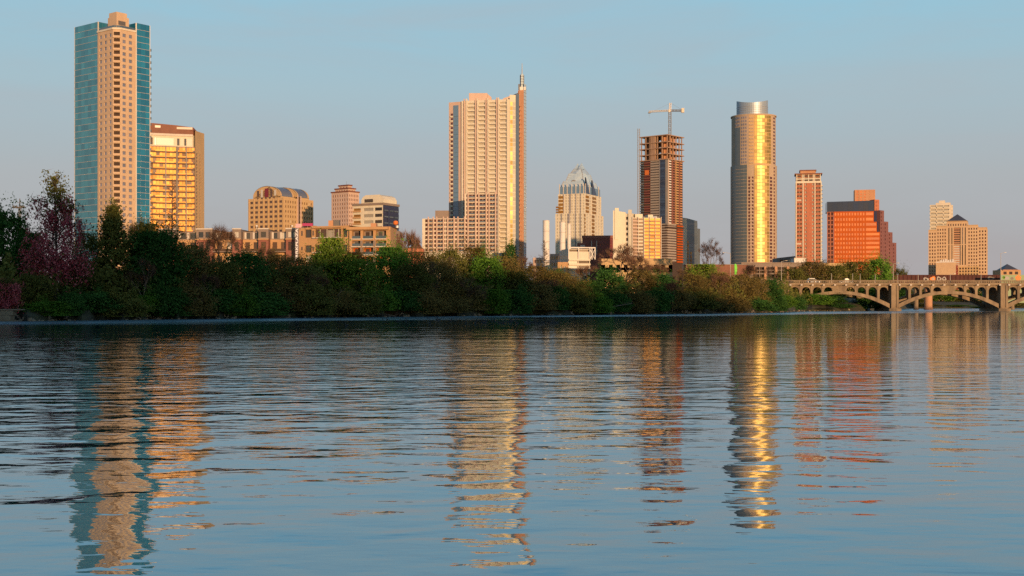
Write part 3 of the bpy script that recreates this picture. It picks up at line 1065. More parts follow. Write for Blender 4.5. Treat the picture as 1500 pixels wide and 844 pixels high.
def condo360():
    d = 940
    b = Bld('white_condo_tower', 'tall cream condominium tower with vertical piers and pointed spire', 'skyscraper', 715, d)
    Z = b.z
    P = lambda px, dd: Vector((gx(px, dd), dd))
    zt = Z(146)
    F = Face(P(676, 946), P(746.5, 938))
    sc_ = F.L / 70.5
    tt = lambda px: (px - 676) * sc_
    nfl = 44
    pitch = (zt - ZB) / 44.5
    rw = [(zt - 1.6 - pitch * (k + 1) + .5, zt - 1.6 - pitch * k - .45) for k in range(nfl)][::-1]
    main = MB()
    bays = [(685.5, 695), (701.5, 710.5), (717, 726), (732.5, 741.5)]
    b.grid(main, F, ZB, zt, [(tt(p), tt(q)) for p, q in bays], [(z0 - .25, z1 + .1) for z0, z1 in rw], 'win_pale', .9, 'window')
    back = F.p(0, 0, -34), F.p(F.L, 0, -34)
    main.quad(F.p(0, zt), F.p(F.L, zt), F.p(F.L, zt, -34), F.p(0, zt, -34))
    main.quad(F.p(0, ZB), F.p(0, zt), F.p(0, zt, -34), F.p(0, ZB, -34))
    main.quad(F.p(F.L, ZB), F.p(F.L, zt), F.p(F.L, zt, -34), F.p(F.L, ZB, -34))
    main.quad(F.p(0, ZB, -34), F.p(F.L, ZB, -34), F.p(F.L, zt, -34), F.p(0, zt, -34))
    b.part('wall', main, M['beige_pale'])
    for p, q in bays:
        for z0, z1 in rw:
            b.rep('balcony', 'cream', F, tt(p) - .2, tt(q) + .2, z0 - .25, z0 + .95, -.85, .55)
            b.rep('soffit_shade', 'win_brown', F, tt(p) - .2, tt(q) + .2, z0 - .62, z0 - .28, -.3, .12)  # dark strip below each balcony, standing in for its shade
    for px in (680.5, 684, 697, 699.8, 712.2, 715.2, 728, 730.6, 743.5):
        b.rep('pier', 'pink_stone' if px in (680.5, 697, 712.2, 728) else 'beige_pale', F, tt(px) - .45, tt(px) + .45, ZB, zt + 1.4, -.1, .9)
    for px in (679, 698.4, 713.7, 729.3, 743.5):
        for z0, z1 in rw:
            b.rep('slot_window', 'win_brown', F, tt(px) - .3, tt(px) + .3, z0, z1, -.02, .06)
    # left wing, set back: terracotta edge, balcony column, blue glass strip
    Fl = Face(P(657.5, 952), P(676, 947.5))
    s2 = Fl.L / 18.5
    lw = MB()
    lw.prism([tuple(Fl.A), tuple(Fl.B), Fl.p(Fl.L, 0, -26)[:2], Fl.p(0, 0, -26)[:2]], ZB, Z(146.5))
    b.part('side_wing', lw, M['pink_stone'])
    lw = MB()
    lw.prism([Fl.p(6.6 * s2, 0, .2)[:2], Fl.p(14.2 * s2, 0, .2)[:2], Fl.p(14.2 * s2, 0, .02)[:2], Fl.p(6.6 * s2, 0, .02)[:2]], ZB, Z(151.5))
    b.part('glass_strip', lw, M['sky_glass'])
    for z0, z1 in rw[:-2]:
        b.rep('balcony', 'cream', Fl, 2.6 * s2, 6.2 * s2, z0 - .5, z0 + .6, 0.02, .9)
        b.rep('slot_window', 'win_red', Fl, 3.0 * s2, 6.0 * s2, z0 + .62, z1, 0.02, .12)
        b.rep('glass_mullion', 'win_blue', Fl, 6.6 * s2, 14.2 * s2, z0 - .12, z0 + .12, .19, .28)
    # bright glass bay right of the balconies, then the grey edge and the terracotta fin
    Fg = Face(P(746.7, 938), P(755.3, 939.6))
    gm = MB()
    gm.prism([tuple(Fg.A), tuple(Fg.B), (Fg.B.x, Fg.B.y + 16), (Fg.A.x, Fg.A.y + 16)], ZB, Z(139.5))
    b.part('glass_bay', gm, M['cream'])
    for z0, z1 in rw:
        b.rep('bay_window', 'gold_glare', Fg, .35, Fg.L * .48, z0 - .3, z1 + .1, .01, .1)
        b.rep('bay_window', 'win_cream', Fg, Fg.L * .52, Fg.L - .2, z0 - .3, z1 + .1, .01, .1)
    Fe = Face(P(755.5, 939.8), P(760.2, 943))
    em = MB()
    em.prism([tuple(Fe.A), tuple(Fe.B), (Fe.B.x, Fe.B.y + 12), (Fe.A.x, Fe.A.y + 12)], ZB, Z(137))
    b.part('grey_edge', em, M['win_blue'])
    Ff = Face(P(760.3, 945), P(767.2, 950))
    fm = MB()
    fr = rows(ZB, Z(152), 44, .5)
    b.grid(fm, Ff, ZB, Z(131.2), [(.2, Ff.L * .6)], fr, 'win_red', .7, 'fin_window')
    fm.prism([Ff.p(0, 0, -1)[:2], Ff.p(Ff.L, 0, -.01)[:2], (Ff.B.x, Ff.B.y + 5.5), (Ff.A.x, Ff.A.y + 9)], ZB, [Z(131.1), Z(128.2), Z(128.2), Z(131.1)])
    b.part('fin_wall', fm, M['terracotta'])
    Fb = Face(P(767.3, 950.2), P(771, 956))
    bm = MB()
    bm.prism([tuple(Fb.A), tuple(Fb.B), (Fb.B.x - .6, Fb.B.y + 1.5), (Fb.A.x, Fb.A.y + 5)], ZB, Z(119))
    b.part('glass_edge', bm, M['crown_glass'])
    for k in range(60):
        z = ZB + (Z(121) - ZB) * k / 60
        b.rep('edge_band', 'grey_panel', Fb, 0, Fb.L, z - .12, z + .12, 0, .12)
    # rising wedge behind the roof, roof block, lantern and spire
    wm = MB()
    y0 = 956
    pts = [(gx(737, y0), Z(139)), (gx(755, y0), Z(132.5)), (gx(767, y0), Z(127.5)), (gx(767, y0), Z(150)), (gx(737, y0), Z(150))]
    wm.poly([(x, y0, z) for x, z in pts])
    wm.poly([(x, y0 + 3, z) for x, z in reversed(pts)])
    for (xa, za), (xb, zb2) in zip(pts, pts[1:] + pts[:1]):
        wm.quad((xa, y0, za), (xb, y0, zb2), (xb, y0 + 3, zb2), (xa, y0 + 3, za))
    b.part('roof_wedge', wm, M['pink_stone'])
    rm = MB()
    rm.box(gx(687, 955), gx(714, 955), 955, 966, zt + .01, gz(136.5, 955))
    rm.prism([(gx(714.2, 957), 957), (gx(720, 957), 957), (gx(720, 957), 964), (gx(714.2, 957), 964)], zt + .01, [gz(137, 955), gz(142, 955), gz(142, 955), gz(137, 955)])
    b.part('roof_block', rm, M['pink_stone'])
    sm = MB()
    sm.box(gx(760, 951), gx(770, 951), 951, 955, Z(128.5), Z(123.5))
    b.part('spire_base', sm, M['white'])
    sm = MB()
    xx = gx(764.7, 953)
    sm.lathe(xx, 953, [(1.45, Z(123.4)), (1.45, Z(106)), (1.0, Z(104)), (.3, Z(102.5))], 6)
    ln = b.part('lantern', sm, M['crown_glass'])
    sm = MB()
    for k in range(6):
        a = k * math.pi / 3
        sm.tube((xx + 1.5 * math.cos(a), 953 + 1.5 * math.sin(a), Z(123.4)), (xx + 1.5 * math.cos(a), 953 + 1.5 * math.sin(a), Z(105.6)), .16, .16)
    for py in (120, 116, 112, 108):
        sm.lathe(xx, 953, [(1.58, Z(py)), (1.58, Z(py) + .3)], 6)
    link('frame', sm.mesh('frame', M['steel_dark'], b.o), ln)
    sm = MB()
    sm.box(gx(759.2, 951), gx(761.4, 951), 950.8, 952, Z(128.4), Z(119.5))
    b.part('corner_post', sm, M['steel_dark'])
    sm = MB()
    sm.tube((xx, 953, Z(103)), (xx, 953, Z(88)), .34, .2, 6)
    b.part('spire', sm, M['steel'])
    b.finish()

    # mid-rise podium block in front of it
    d = 905
    b = Bld('stepped_condo_podium', 'stepped mid-rise with pale piers and dark balcony bays at the cream tower foot', 'apartment building', 670, d)
    Z = b.z
    P = lambda px, dd: Vector((gx(px, dd), dd))
    f = Face(P(618.5, 908), P(726, 903))
    s = f.L / 107.5
    t = lambda px: (px - 618.5) * s
    mb = MB()
    ph = 3.05
    segs = [(618.5, 627.5, 320, []), (627.5, 681, 320, [(628.6, 634), (641, 649), (657, 664.5), (672, 680)]),
            (681, 726, 284, [(686.8, 696), (702.5, 711.5), (717.5, 725)])]
    for p0, p1, yt, bays in segs:
        zt = Z(yt)
        n = int((zt - ZB) / ph)
        rw = [(zt - ph * (k + 1) + .35, zt - ph * k - .55) for k in range(n)][::-1]
        cs = [(t(a), t(b_)) for a, b_ in bays]
        b.grid(mb, f, ZB, zt, cs, rw if cs else [], 'win_red', 1.5, 'window', t(p0), t(p1))
        mb.quad(f.p(t(p0), zt), f.p(t(p1), zt), f.p(t(p1), zt, -20), f.p(t(p0), zt, -20))
        for e in (p0, p1):
            mb.quad(f.p(t(e), ZB), f.p(t(e), zt), f.p(t(e), zt, -20), f.p(t(e), ZB, -20))
        for a, b_ in bays:
            for z0, z1 in rw:
                b.rep('balcony_rail', 'win_blue', f, t(a) + .05, t(b_) - .05, z0 + .02, z0 + .95, -.3, -.2)
                b.rep('balcony_slab', 'pink_stone', f, t(a) + .03, t(b_) - .03, z0 - .33, z0 - .05, .0, .5)
                b.rep('mullion', 'pink_stone', f, (t(a) + t(b_)) / 2 - .15, (t(a) + t(b_)) / 2 + .15, z0 + .02, z1 - .02, -1.45, -1.2)
            for e in (a - .9, b_ + .9):
                b.rep('pier', 'pink_stone', f, t(e) - .42, t(e) + .42, ZB, zt + 1.3, -.02, .8)
                for z0, z1 in rw:
                    b.rep('slot_window', 'win_red', f, t(e) + (-1 if e < a else 1) * 1.0 - .35, t(e) + (-1 if e < a else 1) * 1.0 + .35, z0 + .2, z1, 0.0, .08)
    for z0, z1 in [(Z(320) - ph * (k + 1) + .35, Z(320) - ph * k - .55) for k in range(18)]:
        if z0 > ZB:
            b.rep('slot_window', 'win_brown', f, t(623), t(625), z0, z1, 0.0, .08)
    b.part('wall', mb, M['beige_pale'])
    mb = MB()
    mb.box(gx(637.5, 918), gx(657.2, 918), 918, 930, Z(325), gz(308.5, 918))
    b.part('roof_block', mb, M['taupe'])
    b.finish()
    # podium terrace with shrubs' wall
    b = Bld('low_podium_terrace', 'low pale terrace wall at the foot of the cream tower', 'wall', 690, 800)
    Z = b.z
    mb = MB()
    mb.box(gx(612, 800), gx(757, 800), 800, 840, ZB, Z(372))
    b.part('wall', mb, M['beige_pale'])
    mb = MB()
    mb.box(gx(612, 800) - .3, gx(757, 800) + .3, 799.7, 800.3, Z(372) + .01, Z(372) + .7)
    b.part('coping', mb, M['pier'])
    b.finish()


def frost():
    d = 1400
    b = Bld('crown_topped_tower', 'pale stone tower with faceted glass crown ending in twin peaks', 'skyscraper', 853, d)
    Z = b.z
    C, lv, rv, tl, tr = plan(858, d, 24, 813.5, 884)
    def tier(x0, x1, y0, y1, za, zb_, nf, nr, nm, wall, win, n, frac=.55):
        bx = Box(C, lv, rv, x0, x1, y0, y1)
        mb = MB()
        rw = rows(za, zb_, n, .6)
        b.grid(mb, bx.F, za, zb_, cols(.6, bx.F.L - .6, nf, frac), rw, win, .4)
        b.grid(mb, bx.R, za, zb_, cols(.6, bx.R.L - .6, nr, frac), rw, win, .4)
        bx.shell(mb, za, zb_, 'FR')
        b.part(nm, mb, wall)
        return bx
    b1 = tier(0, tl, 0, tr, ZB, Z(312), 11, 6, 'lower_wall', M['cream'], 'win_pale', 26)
    b2 = tier(1.5, tl * .935, 2.4, tr * .94, Z(312) + .01, Z(283), 9, 5, 'upper_wall', M['cream'], 'win_pale', 7)
    # vertical glass seams and corner panes in the sun-gold colour
    for t in (.2, .42, .46, .66, .82):
        b.rep('glass_seam', 'win_mauve', b1.F, b1.F.L * t - .5, b1.F.L * t + .5, ZB, Z(312), .01, .2)
        b.rep('glass_seam', 'win_mauve', b2.F, b2.F.L * t - .4, b2.F.L * t + .4, Z(312) + .1, Z(283), .01, .2)
    for f, zs, ts in ((b2.F, (311, 284), ((.02, .2),)), (b2.R, (311, 284), ((.02, .22), (.42, .66))), (b1.F, (311, 300), ((.02, .14),)), (b1.F, (384, 312), ((.96, .995),)), (b1.R, (384, 312), ((.33, .48),))):
        n = max(3, int((zs[0] - zs[1]) / 5.2))
        for t0, t1 in ts:
            for k in range(n):
                z0 = Z(zs[0]) + (Z(zs[1]) - Z(zs[0])) * k / n
                z1 = Z(zs[0]) + (Z(zs[1]) - Z(zs[0])) * (k + .68) / n
                b.rep('sun_gold_window', 'gold', f, f.L * t0, f.L * t1, z0, z1, .02, .25)
    # blue glass shoulders
    bx = Box(C, lv, rv, 2.5, tl * .91, 3.2, tr * .92)
    mb = MB()
    bx.shell(mb, Z(283) + .01, Z(272))
    b.part('shoulder_glass', mb, M['sky_glass'])
    for t in (0.02, .17, .32, .5, .66, .82, .96):
        b.rep('shoulder_rib', 'pier', bx.F, bx.F.L * t - .4, bx.F.L * t + .4, Z(283), Z(268), -.1, .5)
    for t in (0.05, .3, .6, .9):
        b.rep('shoulder_rib', 'pier', bx.R, bx.R.L * t - .4, bx.R.L * t + .4, Z(283), Z(268), -.1, .5)
    # faceted crown tiers: tapering glass with folded faces
    full = Box(C, lv, rv, 0, tl, 0, tr).c
    ctr = sum(full, Vector((0, 0))) / 4

    def ring(s):
        return [ctr + (q - ctr) * s for q in full]

    def taper(s0, s1, za, zb_, name, dip=1.5, fold=1.2):
        p0, p1 = ring(s0), ring(s1)
        mb, rb = MB(), MB()
        for k in range(4):
            a, c = p0[k], p0[(k + 1) % 4]
            e, f = p1[(k + 1) % 4], p1[k]
            am, em = (a + c) / 2, (e + f) / 2
            n_ = Vector(((c - a).y, -(c - a).x)).normalized() * fold
            am, em = am + n_, em + n_ * .4
            mb.quad((*a, za), (*am, za), (*em, zb_ - dip), (*f, zb_))
            mb.quad((*am, za), (*c, za), (*e, zb_), (*em, zb_ - dip))
            rb.tube((*a, za), (*f, zb_), .35, .3, 4)
            for q in range(1, 4):
                u = q / 4
                z = za + (zb_ - za) * u
                rb.tube((*a.lerp(f, u), z), (*c.lerp(e, u), z), .13, .13, 4)
        mb.poly([(q.x, q.y, zb_ - dip - .1) for q in p1])
        b.part(name, mb, M['crown_glass'])
        b.part(name + '_rib', rb, M['grey_panel'])
    taper(.79, .66, Z(272) + .01, Z(262.5), 'crown_base', .5)
    taper(.58, .44, Z(263), Z(250.5), 'crown_middle', .8)
    taper(.40, .23, Z(251.2), Z(243), 'crown_top', 1.0)
    # twin peaks
    mb = MB()
    q0 = ring(.24)
    for u0, u1 in ((0, .47), (.53, 1)):
        q = [q0[0].lerp(q0[1], u0), q0[0].lerp(q0[1], u1), q0[3].lerp(q0[2], u1), q0[3].lerp(q0[2], u0)]
        c = sum(q, Vector((0, 0))) / 4
        for k in range(4):
            mb.tri((*q[k], Z(243.4)), (*q[(k + 1) % 4], Z(243.4)), (c.x, c.y, Z(233.6)))
    b.part('crown_peak', mb, M['crown_glass'])
    # round window
    f = Face(*ring(.60)[:2])
    mb = MB()
    c = Vector(f.p(f.L * .5, Z(265), 2.6))
    n = 20
    for k in range(n):
        a0, a1 = 2 * math.pi * k / n, 2 * math.pi * (k + 1) / n
        P = lambda r, a, o=0: (c.x + f.u.x * r * math.cos(a) + f.n.x * o, c.y + f.u.y * r * math.cos(a) + f.n.y * o, c.z + r * math.sin(a))
        mb.quad(P(1.7, a0), P(1.7, a1), P(2.7, a1), P(2.7, a0))
        mb.quad(P(2.7, a0), P(2.7, a1), P(2.7, a1, -2), P(2.7, a0, -2))
    b.part('round_window', mb, M['grey_panel'])
    # dark wedge fins on the right shoulder
    mb = MB()
    for t0, t1, y1 in ((.05, .3, 259), (.45, .75, 261)):
        f = bx.R
        mb.poly([f.p(f.L * t0, Z(283), .6), f.p(f.L * t1, Z(283), .6), f.p(f.L * t0, Z(y1), .6)])
        mb.poly([f.p(f.L * t0, Z(283), -.6), f.p(f.L * t1, Z(283), -.6), f.p(f.L * t0, Z(y1), -.6)])
        mb.quad(f.p(f.L * t1, Z(283), .6), f.p(f.L * t1, Z(283), -.6), f.p(f.L * t0, Z(y1), -.6), f.p(f.L * t0, Z(y1), .6))
    b.part('shoulder_fin', mb, M['navy_glass'])
    b.finish()


def stacks():
    for px, y, wpx, lab in ((800, 323, 10, 'pale smokestack standing clear of the crown topped tower, with sky on both sides'),
                            (824, 325, 8.6, 'pale smokestack before the left edge of the crown topped tower'),
                            (833.6, 327.5, 5.2, 'slimmest pale smokestack, before the middle of the crown topped tower')):
        d = 720
        b = Bld('smokestack', lab, 'smokestack', px, d, ZB, 'smokestacks of the old power plant')
        Z = b.z
        r = wpx / 2 / F_PX * d
        x = gx(px, d)
        mb = MB()
        mb.lathe(x, d, [(r * 1.06, ZB), (r, Z(380)), (r * .98, Z(y)), (r * .75, Z(y)), (r * .75, Z(y) - 2)], 28)
        b.part('shaft', mb, M['white'], smooth=False)
        mb = MB()
        for k in range(5):
            z = Z(y) - .5 - k * 6
            mb.lathe(x, d, [(r * .99, z), (r * 1.03, z + .05), (r * 1.03, z + .35), (r * .99, z + .4)], 28)
        b.part('ring', mb, M['pier'])
        b.finish()
    # power plant buildings below
    d = 700
    b = Bld('power_plant_hall', 'pale concrete plant hall with white steel frame and long balconies below the stacks', 'industrial building', 853, d)
    Z = b.z
    f = Face((gx(832.5, d), d), (gx(864, d + 3), d + 3))
    s = f.L / 31.5
    mb = MB()
    zt = Z(364.5)
    b.grid(mb, f, ZB, zt, [(.3, 14 * s), (15 * s, 30.5 * s)], [(Z(394), Z(389.5)), (Z(387), Z(381.5)), (Z(368.5), Z(365.5))], 'win_brown', .8)
    for q in (0, f.L):
        mb.quad(f.p(q, ZB), f.p(q, zt), f.p(q, zt, -14), f.p(q, ZB, -14))
    mb.quad(f.p(0, zt), f.p(f.L, zt), f.p(f.L, zt, -14), f.p(0, zt, -14))
    b.part('wall', mb, M['beige_pale'])
    for y in (382, 388.5, 395):
        b.rep('balcony', 'cream', f, 0, f.L, Z(y), Z(y) + 1.0, .01, 1.2)
    fr = MB()
    for p in (0, 14.5, 31, 34, 38.6):
        fr.prism([f.p(p * s - .25, 0, .9)[:2], f.p(p * s + .25, 0, .9)[:2], f.p(p * s + .25, 0, .4)[:2], f.p(p * s - .25, 0, .4)[:2]], Z(380), zt + .4)
    fr.prism([f.p(0, 0, .88)[:2], f.p(39.2 * s, 0, .88)[:2], f.p(39.2 * s, 0, .42)[:2], f.p(0, 0, .42)[:2]], zt + .4, zt + 1.0)
    fr.tube(f.p(31 * s, Z(380), .65), f.p(38.6 * s, zt, .65), .2, .2)
    fr.tube(f.p(31 * s, zt, .65), f.p(38.6 * s, Z(380), .65), .2, .2)
    b.part('steel_frame', fr, M['white'])
    b.finish()
    b = Bld('plant_annexe', 'tan low annexe at the left of the plant hall under the stacks', 'industrial building', 824, 695)
    Z = b.z
    mb = MB()
    f = Face((gx(817, 695), 695), (gx(832, 695), 695))
    b.grid(mb, f, ZB, Z(384), cols(.8, f.L - .8, 2, .5), rows(ZB + 1, Z(386), 3, .5), 'win_cream', .3)
    mb.prism([f.p(0, 0, -.5)[:2], f.p(f.L, 0, -.5)[:2], f.p(f.L, 0, -12)[:2], f.p(0, 0, -12)[:2]], ZB, Z(384.2))
    b.part('wall', mb, M['ochre'])
    mb = MB()
    x0, x1 = gx(818, 694), gx(832, 694)
    for x in (x0, x1):
        mb.tube((x, 694, Z(384)), (x, 694, Z(375.5)), .15, .15)
    for y in (375.5, 378.5):
        mb.tube((x0, 694, Z(y)), (x1, 694, Z(y)), .15, .15)
    for k in range(7):
        xa = x0 + (x1 - x0) * k / 7
        mb.tube((xa, 694, Z(378.5)), (xa + (x1 - x0) / 14, 694, Z(375.5)), .08, .08)
    b.part('pipe_gantry', mb, M['steel_dark'])
    b.finish()
    b = Bld('rose_flat_block', 'low rose coloured flat roofed block behind the bare cypress and smokestack', 'building', 796, 900)
    Z = b.z
    for p0, p1, yt, dd in ((781, 799, 377.5, 900), (806, 822, 372, 900)):
        mb = MB()
        f = Face((gx(p0, dd), dd), (gx(p1, dd), dd))
        b.grid(mb, f, ZB, Z(yt), cols(.5, f.L - .5, 4, .6), rows(ZB, Z(yt + 1), 7, .5), 'win_red', .4)
        mb.prism([f.p(0, 0, -.6)[:2], f.p(f.L, 0, -.6)[:2], f.p(f.L, 0, -12)[:2], f.p(0, 0, -12)[:2]], ZB, Z(yt))
        mb.quad(f.p(0, Z(yt)), f.p(f.L, Z(yt)), f.p(f.L, Z(yt), -.7), f.p(0, Z(yt), -.7))
        b.part('wall', mb, M['pink_stone'])
    b.finish()
    # wine-red glass block
    d = 860
    b = Bld('wine_red_glass_block', 'dark wine red glass block with bright red roof edge', 'office building', 873, d)
    Z = b.z
    f = Face((gx(853, d), d), (gx(897.5, d - 2), d - 2))
    mb = MB()
    zt = Z(346.5)
    mb.prism([tuple(f.A), tuple(f.B), f.p(f.L + 1, 0, -20)[:2], f.p(1, 0, -20)[:2]], ZB, zt)
    b.part('body', mb, M['winered'])
    n = 12
    for k in range(n):
        z0 = ZB + 4 + (zt - ZB - 6) * k / n
        b.rep('glass_band', 'winered', f, .2, f.L - .2, z0, z0 + (zt - ZB - 6) / n * .78, .0, .12)
        b.rep('floor_line', 'rust', f, .1, f.L - .1, z0 + (zt - ZB - 6) / n * .82, z0 + (zt - ZB - 6) / n * .92, .0, .16)
    mb = MB()
    mb.prism([f.p(-.3, 0, .5)[:2], f.p(f.L + .3, 0, .5)[:2], f.p(f.L + .3, 0, -1)[:2], f.p(-.3, 0, -1)[:2]], zt - 1.2, zt + .6)
    b.part('roof_edge', mb, M['brick'])
    mb = MB()
    mb.box(gx(846, 845), gx(858, 845), 845, 852, Z(362), gz(356, 845))
    b.part('stair_hut', mb, M['brick'])
    mb = MB()
    mb.box(gx(850, 843), gx(857, 843), 843, 844.8, Z(363), gz(359.5, 843))
    b.part('roof_plant', mb, M['white'])
    mb = MB()
    for p in (866, 873.5):
        mb.box(gx(p, 857), gx(p + 1.1, 857), 857, 857.8, Z(374), Z(353))
    b.part('exhaust_pipe', mb, M['steel'])
    b.finish()


def buff_hotel():
    d = 780
    b = Bld('buff_balcony_hotel', 'buff mid-rise with blank left wall and glowing rows of balconies on right', 'hotel', 930, d)
    Z = b.z
    P = lambda px, dd: Vector((gx(px, dd), dd))
    A, B1, B2, B3 = P(898, 779), P(916.5, 780.5), P(926, 779), P(968, 781.6)
    mb = MB()
    f1 = Face(A, B1)
    mb.prism([tuple(A), tuple(B1), (B1.x + 1.6, B1.y + 16), (A.x + 1.5, A.y + 16)], ZB, [Z(308.5), Z(311), Z(311), Z(308.5)])
    mb.prism([f1.p(1.0, 0, .5)[:2], f1.p(3.6, 0, .5)[:2], f1.p(3.6, 0, 0.01)[:2], f1.p(1, 0, .01)[:2]], Z(351), Z(305))
    f2 = Face(B1, B2)
    rw = rows(ZB, Z(316), 16, .55)
    b.grid(mb, f2, ZB, Z(313), [(.15, f2.L * .42)], rw, 'win_brown', .5)
    mb.prism([f2.p(f2.L * .45, 0, .8)[:2], f2.p(f2.L * .95, 0, .8)[:2], f2.p(f2.L * .95, 0, 0.01)[:2], f2.p(f2.L * .45, 0, .01)[:2]], ZB, Z(307.5))
    mb.prism([f2.p(0, 0, -.8)[:2], f2.p(f2.L, 0, -.8)[:2], f2.p(f2.L, 0, -14)[:2], f2.p(0, 0, -14)[:2]], ZB, Z(312.8))
    f3 = Face(B2, B3)
    zt = Z(319)
    n = 12
    rw = rows(Z(379), zt, n, .62)
    mb.prism([tuple(B2), tuple(B3), f3.p(f3.L, 0, -14)[:2], f3.p(0, 0, -14)[:2]], ZB, zt)
    b.part('wall', mb, M['cream'])
    m = 5
    for z0, z1 in rw:
        for i in range(m):
            wd = f3.L / m
            b.rep('window', 'gold' if i >= 2 else 'gold_dim', f3, wd * i + .35, wd * (i + 1) - .35, z0 + .1, z1 - .05, 0.0, .12)
            if i != 1:
                b.rep('balcony', 'ochre' if i >= 2 else 'pink_stone', f3, wd * i + .1, wd * (i + 1) - .1, z0 - .9, z0 - .05, 0.0, 1.0 + .6 * (i % 2))
    for i in (0, 1, 2, 3, 4, 5):
        b.rep('fin', 'pier', f3, f3.L * i / m - .18, f3.L * i / m + .18, ZB, zt + .5, 0.0, 1.0)
    mb = MB()
    mb.prism([f3.p(f3.L * .55, 0, .3)[:2], f3.p(f3.L * .72, 0, .3)[:2], f3.p(f3.L * .72, 0, -8)[:2], f3.p(f3.L * .55, 0, -8)[:2]], zt + .01, Z(314.5))
    mb.prism([f3.p(f3.L * .12, 0, -1)[:2], f3.p(f3.L * .38, 0, -1)[:2], f3.p(f3.L * .38, 0, -8)[:2], f3.p(f3.L * .12, 0, -8)[:2]], zt + .01, Z(313.5))
    b.part('roof_block', mb, M['cream'])
    b.finish()


def construction():
    d = 1000
    b = Bld('unfinished_tower', 'tall tower under construction with bare open concrete floors at the top', 'skyscraper', 977, d)
    Z = b.z
    C, lv, rv, tl, tr = plan(977.5, d, 40, 938.5, 1000)
    zc = Z(233)
    bx = Box(C, lv, rv, 0, tl, 0, tr)
    F, Rr = bx.F, bx.R
    # bare frame: slabs, columns, core
    sl = [Z(233), Z(225), Z(216), Z(207.5), Z(197.5)]
    for k, z in enumerate(sl):
        mb = MB()
        Box(C, lv, rv, -1.0, tl + 1.0, -1.0, tr + 1.0).prism(mb, z - .35, z + .35)
        b.part('floor_slab', mb, M['concrete_raw'])
    for k in range(4):
        for bxx in ([(F, t) for t in (.02, .18, .33, .62, .8, .985)] + [(Rr, t) for t in (.2, .4, .6, .8, .97)]):
            f, t = bxx
            b.rep('column', 'concrete_raw', f, f.L * t - .35, f.L * t + .35, sl[k] + .35, sl[k + 1] - .35, -.9, -.2)
        for t in (.1, .25, .45, .7, .9):
            b.rep('column', 'concrete_raw', F, F.L * t - .3, F.L * t + .3, sl[k] + .35, sl[k + 1] - .35, -9, -8.4)
        for f, t0, t1 in ((F, .62, .98), (F, .0, .2), (Rr, .02, .5), (Rr, .55, .9)):
            b.rep('back_wall', 'terracotta', f, f.L * t0, f.L * t1, sl[k] + .35, sl[k + 1] - .35, -6.2, -6.0)
        b.rep('work_lamp', 'sign_white', F, F.L * .78, F.L * .81, sl[k] + 2.6, sl[k] + 3.3, -.6, -.3)
    mb = MB()
    mb.prism([F.p(F.L * .37, 0, .25)[:2], F.p(F.L * .55, 0, .25)[:2], F.p(F.L * .55, 0, -6)[:2], F.p(F.L * .37, 0, -6)[:2]], zc + .4, sl[4] - .4)
    b.part('lift_core', mb, M['concrete_raw'])
    # clad body
    body = MB()
    bx.shell(body, ZB, zc - .4)
    b.part('body', body, M['dark_void'])
    n = 40
    hh = (zc - Z(384)) / n
    for k in range(n):
        z0 = Z(384) + hh * k
        f = F
        L_ = f.L
        if z0 > Z(330):
            b.rep('balcony', 'win_blue', f, 0, L_ * .13, z0, z0 + hh * .42, -.1, 1.3)
            b.rep('floor_edge', 'brick', f, L_ * .14, L_ * .37, z0, z0 + hh * .3, -.1, .4)
            if k % 3 != 1:
                b.rep('window', 'win_red', f, L_ * .14, L_ * .36, z0 + hh * .34, z0 + hh * .98, -.05, .05)
            b.rep('wall_panel', 'grey_tan', f, L_ * .38, L_ * .70, z0 + hh * .32, z0 + hh * 1.0 - .02, -.1, .5)
            b.rep('panel_slot', 'win', f, L_ * .40, L_ * .66, z0 + .05, z0 + hh * .3, -.1, .2)
            b.rep('glass_pane', 'strip_blue', f, L_ * .745, L_ * .93, z0 + .06, z0 + hh - .06, -.1, .6)
            g = Rr
            for i in range(4):
                b.rep('balcony', ('white', 'brick', 'ochre', 'terracotta')[i], g, g.L * (.06 + .24 * i), g.L * (.2 + .24 * i), z0, z0 + hh * .45, -.1, .9)
                b.rep('side_panel', ('pink_stone', 'brick', 'ochre', 'brick')[i], g, g.L * (.02 + .24 * i), g.L * (.06 + .24 * i), z0, z0 + hh - .02, -.1, .7)
        else:
            b.rep('podium_panel', 'grey_tan', f, 0, L_, z0 + hh * .5, z0 + hh - .02, -.1, .5)
            b.rep('panel_slot', 'win_brown', f, L_ * .78, L_ * .98, z0 + .06, z0 + hh * .46, -.1, .2)
            b.rep('podium_panel', 'grey_tan', f, 0, L_ * .75, z0 + .02, z0 + hh * .48, -.1, .45)
            g = Rr
            b.rep('podium_panel', 'grey_tan', g, 0, g.L * .55, z0 + hh * .4, z0 + hh - .02, -.1, .5)
            b.rep('balcony', 'orange', g, g.L * .6, g.L * .98, z0, z0 + hh * .55, -.1, .8)
            b.rep('window', 'win_brown', g, g.L * .05, g.L * .5, z0 + .05, z0 + hh * .36, -.1, .2)
    mb = MB()
    for f, t0, t1, mt in ((F, .705, .74, 0), (F, .94, 1.0, 0), (Rr, 0, .02, 0)):
        mb.prism([f.p(f.L * t0, 0, .6)[:2], f.p(f.L * t1, 0, .6)[:2], f.p(f.L * t1, 0, 0.01)[:2], f.p(f.L * t0, 0, .01)[:2]], Z(329), zc - .5)
    b.part('edge_strip', mb, M['grey_panel'])
    mb = MB()
    mb.prism([F.p(F.L * .17, 0, .5)[:2], F.p(F.L * .31, 0, .5)[:2], F.p(F.L * .31, 0, .12)[:2], F.p(F.L * .17, 0, .12)[:2]], Z(254), Z(247))
    b.part('tarpaulin', mb, M['orange_tarp'])
    mb = MB()
